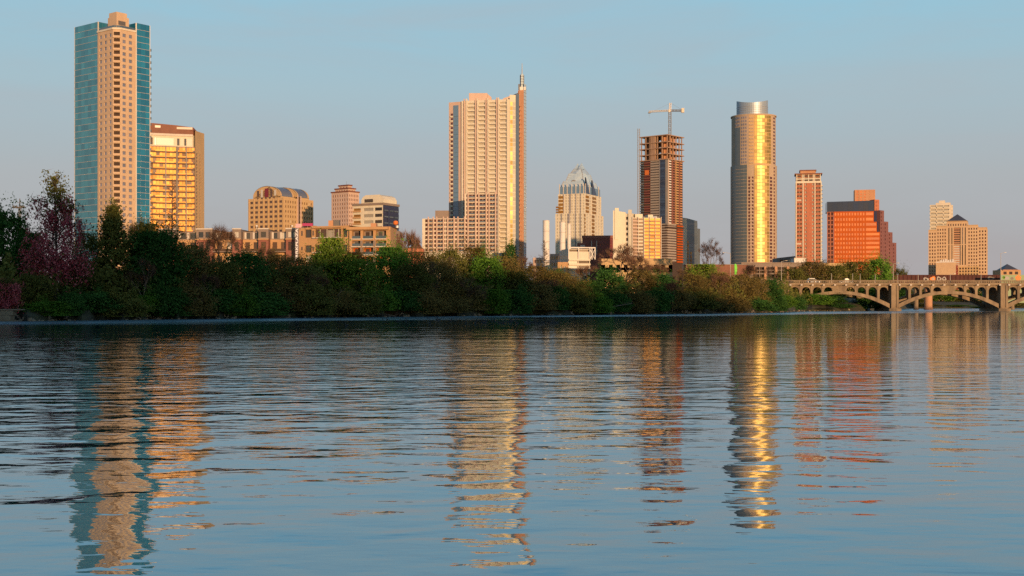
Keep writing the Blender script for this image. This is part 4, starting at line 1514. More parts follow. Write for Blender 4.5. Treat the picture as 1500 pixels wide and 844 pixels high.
    mb.prism([F.p(F.L * .48, 0, .9)[:2], F.p(F.L * .62, 0, .9)[:2], F.p(F.L * .62, 0, .55)[:2], F.p(F.L * .48, 0, .55)[:2]], Z(320), Z(316))
    b.part('hoarding_panel', mb, M['sign_white'])
    mb = MB()
    mb.prism([Rr.p(-1.2, 0, 1.4)[:2], Rr.p(Rr.L, 0, 1.4)[:2], Rr.p(Rr.L, 0, -1)[:2], Rr.p(-1.2, 0, -1)[:2]], Z(334), Z(332.3))
    b.part('ledge', mb, M['dark_void'])
    b.finish()
    # hoist mast on the left side
    hd = 1003
    h = Bld('hoist_mast', 'thin grey hoist mast running up the left side of the unfinished tower', 'hoist', 935.5, hd)
    mb = MB()
    x = gx(935.6, hd)
    zt = gz(188.5, hd)
    for dx, dy in ((-.75, -.75), (.75, -.75), (.75, .75), (-.75, .75)):
        mb.tube((x + dx, hd + dy, ZB), (x + dx, hd + dy, zt), .22, .22, 4)
    z = ZB
    k = 0
    while z < zt - 2:
        s = .75 if k % 2 else -.75
        mb.tube((x - s, hd - .75, z), (x + s, hd - .75, z + 2), .14, .14, 4)
        mb.tube((x - .75, hd - s, z), (x - .75, hd + s, z + 2), .14, .14, 4)
        z += 2
        k += 1
    h.part('mast', mb, M['grey_panel'])
    mb = MB()
    for py in (210, 240, 270, 300, 330):
        mb.box(x + .7, x + 3.5, hd - .15, hd + .15, gz(py, hd), gz(py, hd) + .3)
    h.part('tie_bar', mb, M['steel_dark'])
    # tower crane
    cd = 1010
    c = Bld('tower_crane', 'pale tower crane with horizontal jib standing over the unfinished tower', 'crane', 981.5, cd, gz(199, cd))
    x, zb_ = gx(981.3, cd), gz(199, cd)
    zj = gz(163, cd)
    za = gz(151, cd)

    def lattice(p, q, hw, n, r, rb):
        mb = MB()
        p, q = Vector(p), Vector(q)
        ax = (q - p).normalized()
        u = Vector((0, 1, 0)) if abs(ax.y) < .9 else Vector((1, 0, 0))
        v = ax.cross(u).normalized()
        cn = [u * hw + v * hw, u * -hw + v * hw, u * -hw - v * hw, u * hw - v * hw]
        for e in cn:
            mb.tube(p + e, q + e, r, r, 4)
        for k in range(n):
            a, e2 = p.lerp(q, k / n), p.lerp(q, (k + 1) / n)
            for i in range(4):
                j = (i + 1) % 4
                mb.tube(a + cn[i if k % 2 else j], e2 + cn[j if k % 2 else i], rb, rb, 4)
        return mb
    c.part('mast', lattice((x, cd, zb_), (x, cd, zj), .95, 12, .26, .16), M['steel_dark'])
    tip = (gx(949, cd), cd - 6, gz(165.5, cd))
    c.part('jib', lattice((x, cd, zj + .5), tip, .55, 18, .2, .12), M['steel'])
    end = (gx(1001, cd), cd + 4, gz(161, cd))
    c.part('counter_jib', lattice((x, cd, zj + .5), end, .6, 8, .24, .15), M['steel_dark'])
    mb = MB()
    mb.box(end[0] - 1.2, end[0] + 1.2, end[1] - 1, end[1] + 1, end[2] - 1.7, end[2] + 1.9)
    c.part('counterweight', mb, M['beige_pale'])
    c.part('apex_frame', lattice((x, cd, zj), (x + .3, cd, za), .7, 6, .3, .18), M['white'])
    mb = MB()
    mb.box(x - 1.4, x + .2, cd - 1.8, cd - .9, zj - 1.0, zj + 1.0)
    c.part('cab', mb, M['beige_pale'])
    mb = MB()
    mb.tube((x + .3, cd, za), (tip[0] + 4, cd - 5, tip[2] + .6), .07, .07, 4)
    mb.tube((x + .3, cd, za), (end[0] - 1, cd + 4, end[2] + 1), .07, .07, 4)
    c.part('tie_cable', mb, M['steel_dark'])
    mb = MB()
    mb.box(tip[0] - .5, tip[0] + 1.6, tip[1] - .6, tip[1] + .6, tip[2] - 1.3, tip[2] - .5)
    mb.tube((tip[0] + .5, tip[1], tip[2] - 1), (tip[0] + .5, tip[1], tip[2] - 5), .06, .06, 4)
    c.part('hook', mb, M['steel_dark'])
    c.finish()
    # grey glass block behind to the right
    d = 1150
    b = Bld('grey_glass_block', 'grey glass block with gold lit strips just right of the unfinished tower', 'office building', 1010, d)
    Z = b.z
    P = lambda px, dd: Vector((gx(px, dd), dd))
    mb = MB()
    f1, f2 = Face(P(999, 1150), P(1006, 1152)), Face(P(1006, 1152), P(1021.5, 1168))
    mb.prism([tuple(f1.A), tuple(f1.B), tuple(f2.B), tuple(P(1021.5, 1190)), tuple(P(999, 1190))], ZB, [Z(319), Z(319.5), Z(322), Z(322), Z(319)])
    mb.prism([tuple(P(1021.7, 1169)), tuple(P(1025.5, 1173)), tuple(P(1025.5, 1190)), tuple(P(1021.7, 1190))], ZB, Z(333))
    b.part('body', mb, M['grey_glass'])
    n = 22
    for k in range(n):
        z0 = ZB + (Z(325) - ZB) * k / n
        hh = (Z(325) - ZB) / n
        b.rep('glass_band', 'grey_glass', f2, .1, f2.L - .1, z0 + .3, z0 + hh - .3, 0, .2)
        if k < 17:
            b.rep('sun_gold_window', 'gold', f2, f2.L * .02, f2.L * .16, z0 + .4, z0 + hh - .5, .2, .4)
            if k < 14:
                b.rep('sun_gold_window', 'gold', f2, f2.L * .3, f2.L * .46, z0 + .4, z0 + hh - .5, .2, .4)
    mb = MB()
    mb.prism([f1.p(.1, 0, .4)[:2], f1.p(f1.L, 0, .4)[:2], f1.p(f1.L, 0, .02)[:2], f1.p(.1, 0, .02)[:2]], ZB, Z(320))
    b.part('stone_strip', mb, M['beige_pale'])
    b.finish()


def austonian():
    d = 1290
    b = Bld('rounded_golden_tower', 'rounded glass tower with vertical golden glare and hollow silver crown', 'skyscraper', 1104, d)
    Z = b.z
    mpp = (d + 22) / F_PX
    cx, cy = gx(1103.8, d + 22), d + 22
    # elliptical plan, turned to face the camera
    th0 = math.atan2(cx, cy)

    def pt(a, s=1.0):
        # a: -90 (left) .. 90 (right) as seen from the lake
        rx, ry = 34.3 * mpp * s, 23 * s
        x, y = rx * math.sin(a), -ry * math.cos(a)
        return Vector((cx + x * math.cos(th0) + y * math.sin(th0), cy - x * math.sin(th0) + y * math.cos(th0)))
    px_a = lambda px: math.asin(max(-1, min(1, (px - 1103.8) / 34.3)))

    def shell(p0, p1, z0, z1, s, step=5):
        a0, a1 = px_a(p0), px_a(p1)
        n = max(1, int(math.degrees(a1 - a0) / step))
        return [Face(pt(a0 + (a1 - a0) * k / n, s), pt(a0 + (a1 - a0) * (k + 1) / n, s)) for k in range(n)]
    zt, zm = Z(168), Z(241)
    core = MB()
    core.prism([tuple(pt(R(k * 10 - 180), .93)) for k in range(36)], ZB, zt - .3)
    b.part('core', core, M['warm_stone'])
    ph = 3.62
    nl = int((zm - ZB) / ph)
    nu = int((zt - zm) / ph)
    # sectors of the lower body
    gl, st, gd, grey_b = MB(), MB(), MB(), MB()
    def sector(mb, p0, p1, z0, z1, s):
        for f in shell(p0, p1, z0, z1, s):
            mb.quad(f.p(0, z0), f.p(f.L, z0), f.p(f.L, z1), f.p(0, z1))
            mb.quad(f.p(0, z1), f.p(f.L, z1), f.p(f.L, z1, -3), f.p(0, z1, -3))
        fs = shell(p0, p1, z0, z1, s)
        for f, t in ((fs[0], 0), (fs[-1], fs[-1].L)):
            mb.quad(f.p(t, z0), f.p(t, z1), f.p(t, z1, -3), f.p(t, z0, -3))
    low = [(1069.6, 1073.5, 'stone', .97), (1073.5, 1094.5, 'grey', 1.0), (1094.5, 1105, 'stone', .99), (1105, 1126, 'gold', 1.0), (1126, 1138, 'stone', .98)]
    up = [(1071.5, 1076, 'stone', .945), (1076, 1084, 'grey', .95), (1084, 1097, 'stone', .955), (1097, 1120, 'gold', .955), (1120, 1130, 'grey2', .95), (1130, 1136.2, 'stone', .94)]
    mbs = {'stone': st, 'grey': gl, 'gold': gd, 'grey2': gd}
    for p0, p1, k, s in low:
        sector(mbs[k], p0, p1, ZB, zm, s)
    for p0, p1, k, s in up:
        sector(mbs[k], p0, p1, zm, zt if k != 'grey' else Z(185), s)
    sector(st, 1076, 1084, Z(185), zt, .95)
    b.part('stone_bay', st, M['warm_stone'])
    b.part('grey_glass_bay', gl, M['grey_glass'])
    b.part('gold_glare_bay', gd, M['tan'])
    for k in range(nl):
        z = ZB + ph * (k + .5)
        for f in shell(1073.5, 1094.5, 0, 0, 1.0, 12):
            b.rep('floor_band', 'warm_stone', f, 0, f.L, z - .16, z + .16, -.3, .22)
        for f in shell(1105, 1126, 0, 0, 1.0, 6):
            b.rep('glass_pane', 'gold_glare', f, .06, f.L - .06, z + .3, z + ph - .3, -.1, .2)
        if z < Z(262):
            for pa, pb in ((1096.5, 1099), (1101.6, 1103.8), (1127.5, 1130.6)):
                f = Face(pt(px_a(pa), .992 if pa < 1120 else .982), pt(px_a(pb), .992 if pa < 1120 else .982))
                b.rep('window', 'win_red', f, 0, f.L, z + .3, z + 2.7, -.2, .1)
            f = Face(pt(px_a(1093), .995), pt(px_a(1106.3), .995))
            b.rep('balcony', 'pink_stone', f, f.L * .45, f.L * .75, z - .3, z + .6, -.5, .9)
        for pa, pb in ((1133, 1134.4), (1071, 1072.2)):
            f = Face(pt(px_a(pa), .984), pt(px_a(pb), .984))
            b.rep('window', 'win_red', f, 0, f.L, z + .3, z + 2.4, -.2, .12)
    for k in range(nu):
        z = zm + ph * (k + .3)
        for pa in (1086, 1089, 1092):
            f = Face(pt(px_a(pa), .962), pt(px_a(pa + 1.5), .962))
            b.rep('window', 'win_mauve', f, 0, f.L, z + .4, z + 2.6, -.3, .1)
        if z > Z(186):
            for pa in (1077, 1079.6, 1082):
                f = Face(pt(px_a(pa), .957), pt(px_a(pa + 1.4), .957))
                b.rep('window', 'win_mauve', f, 0, f.L, z + .4, z + 2.6, -.3, .1)
        f = Face(pt(px_a(1097.5), .957), pt(px_a(1104.2), .957))
        b.rep('balcony', 'warm_stone', f, .2, f.L - .2, z, z + 1.2, -.5, .6)
        f = Face(pt(px_a(1133.6), .945), pt(px_a(1135.8), .945))
        b.rep('window', 'win_red', f, 0, f.L, z + .3, z + 2.2, -.2, .15)
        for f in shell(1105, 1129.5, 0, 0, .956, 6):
            b.rep('glass_pane', 'gold_glare', f, .06, f.L - .06, z + .3, z + ph - .3, -.1, .2)
    b_ = MB()
    ring = [pt(R(k * 10 - 180), .965) for k in range(36)]
    b_.prism([tuple(q) for q in ring], zt, zt + 1.2)
    b.part('roof_rim', b_, M['warm_stone'])
    # hollow crown drum: curved screen whose rim dips in a shallow curve in front
    cr_ = MB()
    n = 48
    z0 = zt + 1.2
    for k in range(n):
        a0, a1 = 2 * math.pi * k / n - math.pi, 2 * math.pi * (k + 1) / n - math.pi
        def zz(a):
            fr = max(0, math.cos(a))
            return Z(143) - 2.4 * fr ** 1.5 * 1.6
        def q(a, r):
            x, y = 22.6 * mpp * r * math.sin(a), -15 * r * math.cos(a)
            return (cx + gx(1101.8, d) - gx(1103.8, d) + x * math.cos(th0) + y * math.sin(th0), cy - x * math.sin(th0) + y * math.cos(th0))
        o0, o1, i0, i1 = q(a0, 1), q(a1, 1), q(a0, .96), q(a1, .96)
        cr_.quad((*o0, z0), (*o1, z0), (*o1, zz(a1)), (*o0, zz(a0)))
        cr_.quad((*i1, z0), (*i0, z0), (*i0, zz(a0)), (*i1, zz(a1)))
        cr_.quad((*o0, zz(a0)), (*o1, zz(a1)), (*i1, zz(a1)), (*i0, zz(a0)))
    b.part('crown_drum', cr_, M['drum'], smooth=False)
    rb = MB()
    for j in range(1, 5):
        z = z0 + (Z(147) - 4 - z0) * j / 5 + 1
        for k in range(n):
            a0, a1 = 2 * math.pi * k / n - math.pi, 2 * math.pi * (k + 1) / n - math.pi
            o0, o1 = q(a0, 1.006), q(a1, 1.006)
            rb.quad((*o0, z), (*o1, z), (*o1, z + .3), (*o0, z + .3))
    b.part('crown_rib', rb, M['grey_panel'])
    b.finish()


def ashton():
    d = 960
    b = Bld('rose_brick_tower', 'slim rose brick apartment tower with cream bays and overhanging flat roof', 'apartment tower', 1205, d)
    Z = b.z
    C, lv, rv, tl, tr = plan(1203, d, 12, 1165.5, 1211.5)
    tr = 16
    bx = Box(C, lv, rv, 0, tl, 0, tr)
    zt = Z(266)
    n = 30
    rw = rows(ZB, zt - .5, n, .52)
    L_ = bx.F.L
    cs = [(L_ * .05, L_ * .24), (L_ * .36, L_ * .43), (L_ * .64, L_ * .71), (L_ * .79, L_ * .96)]
    mb = MB()
    b.grid(mb, bx.F, ZB, zt, cs, rw, lambda i, j: 'win_brown' if i in (0, 3) else 'win_cream', .5)
    b.grid(mb, bx.R, ZB, zt, cols(1, bx.R.L - 1, 4, .5), rw, 'win_red', .5)
    bx.shell(mb, ZB, zt, 'FR')
    b.part('brick_wall', mb, M['ashton'])
    for t in (0, .27, .735, .975):
        b.rep('pier', 'cream', bx.F, L_ * t, L_ * t + .75, ZB, zt, 0.0, .4)
    for z0, z1 in rw:
        b.rep('balcony', 'ashton', bx.F, L_ * .05, L_ * .24, z0 - .55, z0 + .3, -.3, .35)
        b.rep('balcony', 'ashton', bx.F, L_ * .79, L_ * .96, z0 - .55, z0 + .3, -.3, .35)
        b.rep('mullion', 'cream', bx.F, L_ * .14, L_ * .15, z0 + .3, z1, -.48, -.3)
        b.rep('mullion', 'cream', bx.F, L_ * .87, L_ * .88, z0 + .3, z1, -.48, -.3)
        b.rep('side_balcony', 'cream', bx.R, .5, bx.R.L - .5, z0 - .5, z0 + .1, 0.0, 1.0)
    # crown storeys
    up = MB()
    u = Box(C, lv, rv, .8, tl - .2, .4, tr - 1)
    b.grid(up, u.F, zt + .01, Z(255), [(L_ * .04, L_ * .2), (L_ * .32, L_ * .46), (L_ * .5, L_ * .64), (L_ * .75, L_ * .92)], [(zt + .6, zt + 3.2), (zt + 3.8, Z(255) - .6)], 'win_brown', .4)
    u.shell(up, zt, Z(255), 'F')
    b.part('crown_storeys', up, M['terracotta'])
    for t in (.02, .25, .3, .48, .66, .72, .94):
        b.rep('crown_pier', 'cream', u.F, L_ * t, L_ * t + .6, zt + .01, Z(255), 0.0, .4)
    b.rep('crown_band', 'cream', u.F, 0, u.F.L, Z(262.5), Z(261), 0.0, .5)
    b.rep('crown_band', 'cream', bx.F, 0, L_, zt - 1, zt + .5, 0.0, .5)
    r_ = MB()
    Box(C, lv, rv, -.8, tl + .8, -.8, tr + .5).prism(r_, Z(255), Z(253.6))
    r2 = Box(C, lv, rv, tl * .22, tl * .82, -.4, tr - 2)
    b.part('roof_slab', r_, M['rust'])
    r_ = MB()
    r2.prism(r_, Z(253.6) + .01, Z(250))
    b.part('roof_storey', r_, M['terracotta'])
    r_ = MB()
    Box(C, lv, rv, tl * .19, tl * .85, -1.0, tr - 1.4).prism(r_, Z(250) + .01, Z(248.6))
    b.part('roof_slab', r_, M['rust'])
    b.finish()


def orange_office():
    d = 1320
    b = Bld('orange_stepped_office', 'bright orange office block with navy glass band and stepped plum right side', 'office building', 1288, d)
    Z = b.z
    P = lambda px, dd: Vector((gx(px, dd), dd))
    f = Face(P(1221.5, 1326), P(1289, 1318))
    s = f.L / 67.5
    t = lambda px: (px - 1221.5) * s
    zt = Z(309.5)
    mb = MB()
    # front steps inward at the upper right corner
    n = 21
    ph = (zt - ZB) / n
    cutp = lambda z: 1280 if z > Z(325) else (1284.5 if z > Z(340) else 1289)
    prev = 0
    for z0, z1, pe in ((ZB, Z(340), 1289), (Z(340), Z(325), 1284.5), (Z(325), zt, 1280)):
        rw = rows(z0, z1, max(1, round((z1 - z0) / ph)), .52)
        b.grid(mb, f, z0, z1, cols(t(1222), t(1267.5), 11, .62), rw, 'win_orange', .25, 'window', t(1221.5), t(pe))
        for ra, rb_ in rw:
            b.rep('ribbon_window', 'win_orange', f, t(1268.5), t(pe - 1), ra, rb_, .0, -.0 + .12)
    mb.quad(f.p(0, zt), f.p(t(1280), zt), f.p(t(1280), zt, -26), f.p(0, zt, -26))
    b.part('front_wall', mb, M['orange'])
    # left bay of red windows
    fl = Face(P(1211.5, 1330), P(1221.3, 1326.4))
    mb = MB()
    b.grid(mb, fl, ZB, zt, cols(.2, fl.L - .2, 2, .62), rows(ZB, zt, n, .72), 'win_red', .5)
    b.part('bay_wall', mb, M['ashton'])
    # navy glass top
    ng = MB()
    ft = Face(P(1211.5, 1330.5), P(1280, 1322))
    ng.prism([tuple(ft.A), tuple(ft.B), ft.p(ft.L, 0, -26)[:2], ft.p(0, 0, -26)[:2]], zt + .02, [Z(294.6), Z(293.6), Z(293.6), Z(294.6)])
    b.part('glass_crown', ng, M['navy_glass'])
    for k in range(9):
        b.rep('glass_pane', 'navy_glass', ft, ft.L * k / 9 + .08, ft.L * (k + 1) / 9 - .08, zt + .3, Z(296), 0, .1)
    # navy glass slivers where the front steps
    for (p0, p1, y0, y1) in ((1280.2, 1284.4, 325, 309.5), (1284.7, 1289.5, 340.5, 325)):
        g = MB()
        f5 = Face(P(p0, 1319.5), P(p1, 1322))
        g.prism([tuple(f5.A), tuple(f5.B), f5.p(f5.L, 0, -10)[:2], f5.p(0, 0, -10)[:2]], Z(y0), Z(y1))
        b.part('glass_step', g, M['navy_glass'])
    # stepped plum side
    base = [(1289.2, 1295, 1318.6, 308), (1295, 1301.2, 1325, 324.5), (1301.2, 1307.4, 1331, 340), (1307.4, 1313, 1337, 355.5)]
    base = [(1281, 1288, 1321, 292)] + base
    for i, (p0, p1, dd, yt) in enumerate(base):
        fs = Face(P(p0, dd + (.5 if i else 3)), P(p1, dd + 5.5))
        m = MB()
        z_ = gz(yt, dd)
        zlow = ZB if i else Z(309)
        b.grid(m, fs, zlow, z_, cols(.4, fs.L - .3, 2 if i else 1, .5), rows(zlow, z_ - .8, max(2, int((z_ - zlow) / 3.95)), .5), 'win_red', .4)
        m.prism([fs.p(0, 0, -.7)[:2], fs.p(fs.L, 0, -.01)[:2], fs.p(fs.L, 0, -22)[:2], fs.p(0, 0, -22)[:2]], zlow, z_)
        m.quad(fs.p(0, z_), fs.p(fs.L, z_), fs.p(fs.L, z_, -1), fs.p(0, z_, -1))
        b.part('step_wall', m, M['purple'] if i else M['ashton'])
    # roof tower
    ft2 = Face(P(1252, 1334), P(1282, 1330))
    m = MB()
    b.grid(m, ft2, Z(294.6), Z(276.5), cols(.8, ft2.L - .8, 5, .5), rows(Z(294), Z(277.5), 4, .5), 'win_orange', .25)
    m.prism([ft2.p(0, 0, -.5)[:2], ft2.p(ft2.L, 0, -.01)[:2], ft2.p(ft2.L, 0, -14)[:2], ft2.p(0, 0, -14)[:2]], Z(294.5), Z(276.5))
    b.part('roof_tower', m, M['terracotta'])
    b.finish()


def tan_hotel():
    d = 950
    b = Bld('tan_pyramid_hotel', 'wide tan hotel with punched windows, stepped shoulders and dark pyramid roof', 'hotel', 1402, d)
    Z = b.z
    P = lambda px, dd: Vector((gx(px, dd), dd))
    f = Face(P(1360, 962), P(1446, 946))
    s = f.L / 86
    t = lambda px: (px - 1360) * s
    mb = MB()
    segs = [(1360, 1371, 336.5, 4, 0), (1371, 1385.5, 331, 5, 0), (1385.5, 1418, 324, 0, 1), (1418, 1433, 330.5, 4, 0), (1433, 1446, 334, 3, 0)]
    segs = [(1360, 1372, 336.5, 3, 0), (1372, 1387, 331, 4, 0), (1387, 1417.5, 324, 0, 1), (1417.5, 1433, 330.5, 4, 0), (1433, 1446, 334.5, 3, 0)]
    ph = 2.62
    for p0, p1, yt, nc, mid in segs:
        zt = Z(yt)
        n = int((zt - ZB - 1.2) / ph)
        rw = [(zt - 1.3 - ph * (k + 1) + .7, zt - 1.3 - ph * k - .5) for k in range(n)][::-1]
        if not mid:
            b.grid(mb, f, ZB, zt, cols(t(p0) + .2, t(p1) - .2, nc, .46), rw, 'win_red', .4, 'window', t(p0), t(p1))
        else:
            zc = Z(332)
            cs = [(t(1389.5), t(1391)), (t(1394), t(1395.4)), (t(1397.5), t(1407.5)), (t(1409.5), t(1411)), (t(1413.5), t(1415))]
            b.grid(mb, f, ZB, zc, cs, [(Z(388), Z(358.5)), (Z(357.5), zc - .6)], 'win_brown', .8, 'tall_window', t(p0), t(p1))
            b.grid(mb, f, zc, zt, cols(t(p0) + .3, t(p1) - .3, 8, .42), [(Z(330.5), Z(327.5))], 'win_red', .4, 'window', t(p0), t(p1))
            for k in range(16):
                z = Z(388) + (zc - .6 - Z(388)) * (k + .5) / 16
                b.rep('floor_band', 'terracotta', f, t(1397.6), t(1407.4), z - .45, z + .45, -.8, -.55)
        mb.quad(f.p(t(p0), zt), f.p(t(p1), zt), f.p(t(p1), zt, -24), f.p(t(p0), zt, -24))
        for e in (p0, p1):
            mb.quad(f.p(t(e), ZB), f.p(t(e), zt), f.p(t(e), zt, -24), f.p(t(e), ZB, -24))
        b.rep('coping', 'tan', f, t(p0) + .02, t(p1) - .02, zt + .004, zt + .6, -.5, .3)
    b.part('wall', mb, M['hotel_tan'])
    # pyramid roof
    rm = MB()
    q = [f.p(t(1386.5), Z(323.6), .6), f.p(t(1417.8), Z(323.6), .6), f.p(t(1417.8), Z(323.6), -16), f.p(t(1386.5), Z(323.6), -16)]
    ap = f.p(t(1402.2), Z(312.3), -7.7)
    for k in range(4):
        rm.tri(q[k], q[(k + 1) % 4], ap)
    rm.poly(q[::-1])
    b.part('roof', rm, M['roof_dark'])
    # white lift-like box and arcade in front
    m = MB()
    fb = Face(P(1371, 933), P(1400, 928))
    m.prism([tuple(fb.A), tuple(fb.B), fb.p(fb.L, 0, -12)[:2], fb.p(0, 0, -12)[:2]], ZB, gz(383.5, 930))
    b.part('front_block', m, M['hotel_tan'])
    for k in range(6):
        b.rep('roof_unit', 'white', fb, fb.L * (.22 + .12 * k), fb.L * (.3 + .12 * k), gz(383.5, 930), gz(380.8 - .6 * (k % 3), 930), -3, -1)
    b.rep('coping', 'white', fb, 0, fb.L, gz(384.6, 930), gz(383.4, 930), 0, .25)
    fa = Face(P(1403.5, 940), P(1434, 934.5))
    m = MB()
    za = gz(390, 936)
    b.grid(m, fa, ZB, za, cols(.4, fa.L - .3, 7, .62), rows(gz(404, 936), za - .6, 3, .62), 'win_brown', .6, 'arcade_opening')
    m.prism([fa.p(0, 0, -.8)[:2], fa.p(fa.L, 0, -.8)[:2], fa.p(fa.L, 0, -9)[:2], fa.p(0, 0, -9)[:2]], ZB, za)
    m.quad(fa.p(0, za), fa.p(fa.L, za), fa.p(fa.L, za, -.9), fa.p(0, za, -.9))
    b.part('arcade', m, M['tan'])
    m = MB()
    fs = Face(P(1400.2, 934), P(1403.3, 939))
    m.prism([tuple(fs.A), tuple(fs.B), fs.p(fs.L, 0, -6)[:2], fs.p(0, 0, -6)[:2]], ZB, gz(388, 932))
    b.part('stair_slot', m, M['winered'])
    b.finish()

    d = 1080
    b = Bld('cream_rear_tower', 'cream apartment tower peeping up behind the pyramid roofed hotel', 'apartment tower', 1380, d)
    Z = b.z
    f = Face(P(1362, 1082), P(1391.5, 1076))
    fr = Face(P(1391.5, 1076), P(1396, 1086))
    zt = Z(300)
    mb = MB()
    n = 26
    b.grid(mb, f, ZB, zt, cols(.3, f.L - .3, 3, .85), rows(ZB, zt, n, .62), 'win_cream', .5)
    b.grid(mb, fr, ZB, zt, cols(.5, fr.L - .5, 2, .5), rows(ZB, zt, n, .5), 'win_brown', .5)
    mb.prism([f.p(0, 0, -.8)[:2], f.p(f.L, 0, -.8)[:2], fr.p(fr.L, 0, -.8)[:2], f.p(0, 0, -14)[:2]], ZB, zt)
    b.part('wall', mb, M['beige_pale'])
    for z0, z1 in rows(ZB, zt, n, .62):
        for i in range(3):
            b.rep('balcony', 'cream', f, f.L * (i + .08) / 3, f.L * (i + .92) / 3, z0 - .4, z0 + .6, 0, .9)
    mb = MB()
    mb.prism([f.p(f.L * .3, 0, -1)[:2], f.p(f.L * 1.02, 0, -1)[:2], f.p(f.L * 1.02, 0, -9)[:2], f.p(f.L * .3, 0, -9)[:2]], zt, Z(297.2))
    mb.prism([f.p(f.L * .45, 0, -2)[:2], f.p(f.L * .75, 0, -2)[:2], f.p(f.L * .75, 0, -8)[:2], f.p(f.L * .45, 0, -8)[:2]], Z(297.2), Z(293.8))
    b.part('roof_block', mb, M['beige_pale'])
    b.finish()

    # small pavilion with pyramid roof and mural wall, far right
    d = 620
    b = Bld('pavilion', 'small ochre pavilion with dark pyramid roof near the right end of the bridge', 'building', 1481, d)
    Z = b.z
    f = Face(P(1465.5, d), P(1495.5, d))
    mb = MB()
    zt = Z(395.5)
    mb.prism([tuple(f.A), tuple(f.B), f.p(f.L, 0, -10)[:2], f.p(0, 0, -10)[:2]], ZB, zt)
    b.part('wall', mb, M['ochre'])
    for k in range(3):
        b.rep('window', 'dark_void', f, f.L * (.15 + .28 * k), f.L * (.3 + .28 * k), Z(402), Z(398), 0, .08)
    rm = MB()
    q = [f.p(f.L * .13, zt, .4), f.p(f.L * .88, zt, .4), f.p(f.L * .88, zt, -9), f.p(f.L * .13, zt, -9)]
    ap = f.p(f.L * .5, Z(386.3), -4.5)
    for k in range(4):
        rm.tri(q[k], q[(k + 1) % 4], ap)
    rm.poly(q[::-1])
    b.part('roof', rm, M['roof_dark'])
    mb = MB()
    mb.prism([f.p(f.L * .1, 0, .5)[:2], f.p(f.L * .92, 0, .5)[:2], f.p(f.L * .92, 0, .42)[:2], f.p(f.L * .1, 0, .42)[:2]], Z(396.4), Z(395.2))
    b.part('eaves_board', mb, M['terracotta'])
    b.finish()


for fn in (spring, monarch, arch_office, zig_tower, blue_side_block, apartments, condo360, frost, stacks, buff_hotel, construction, austonian, ashton, orange_office, tan_hotel):
    fn()


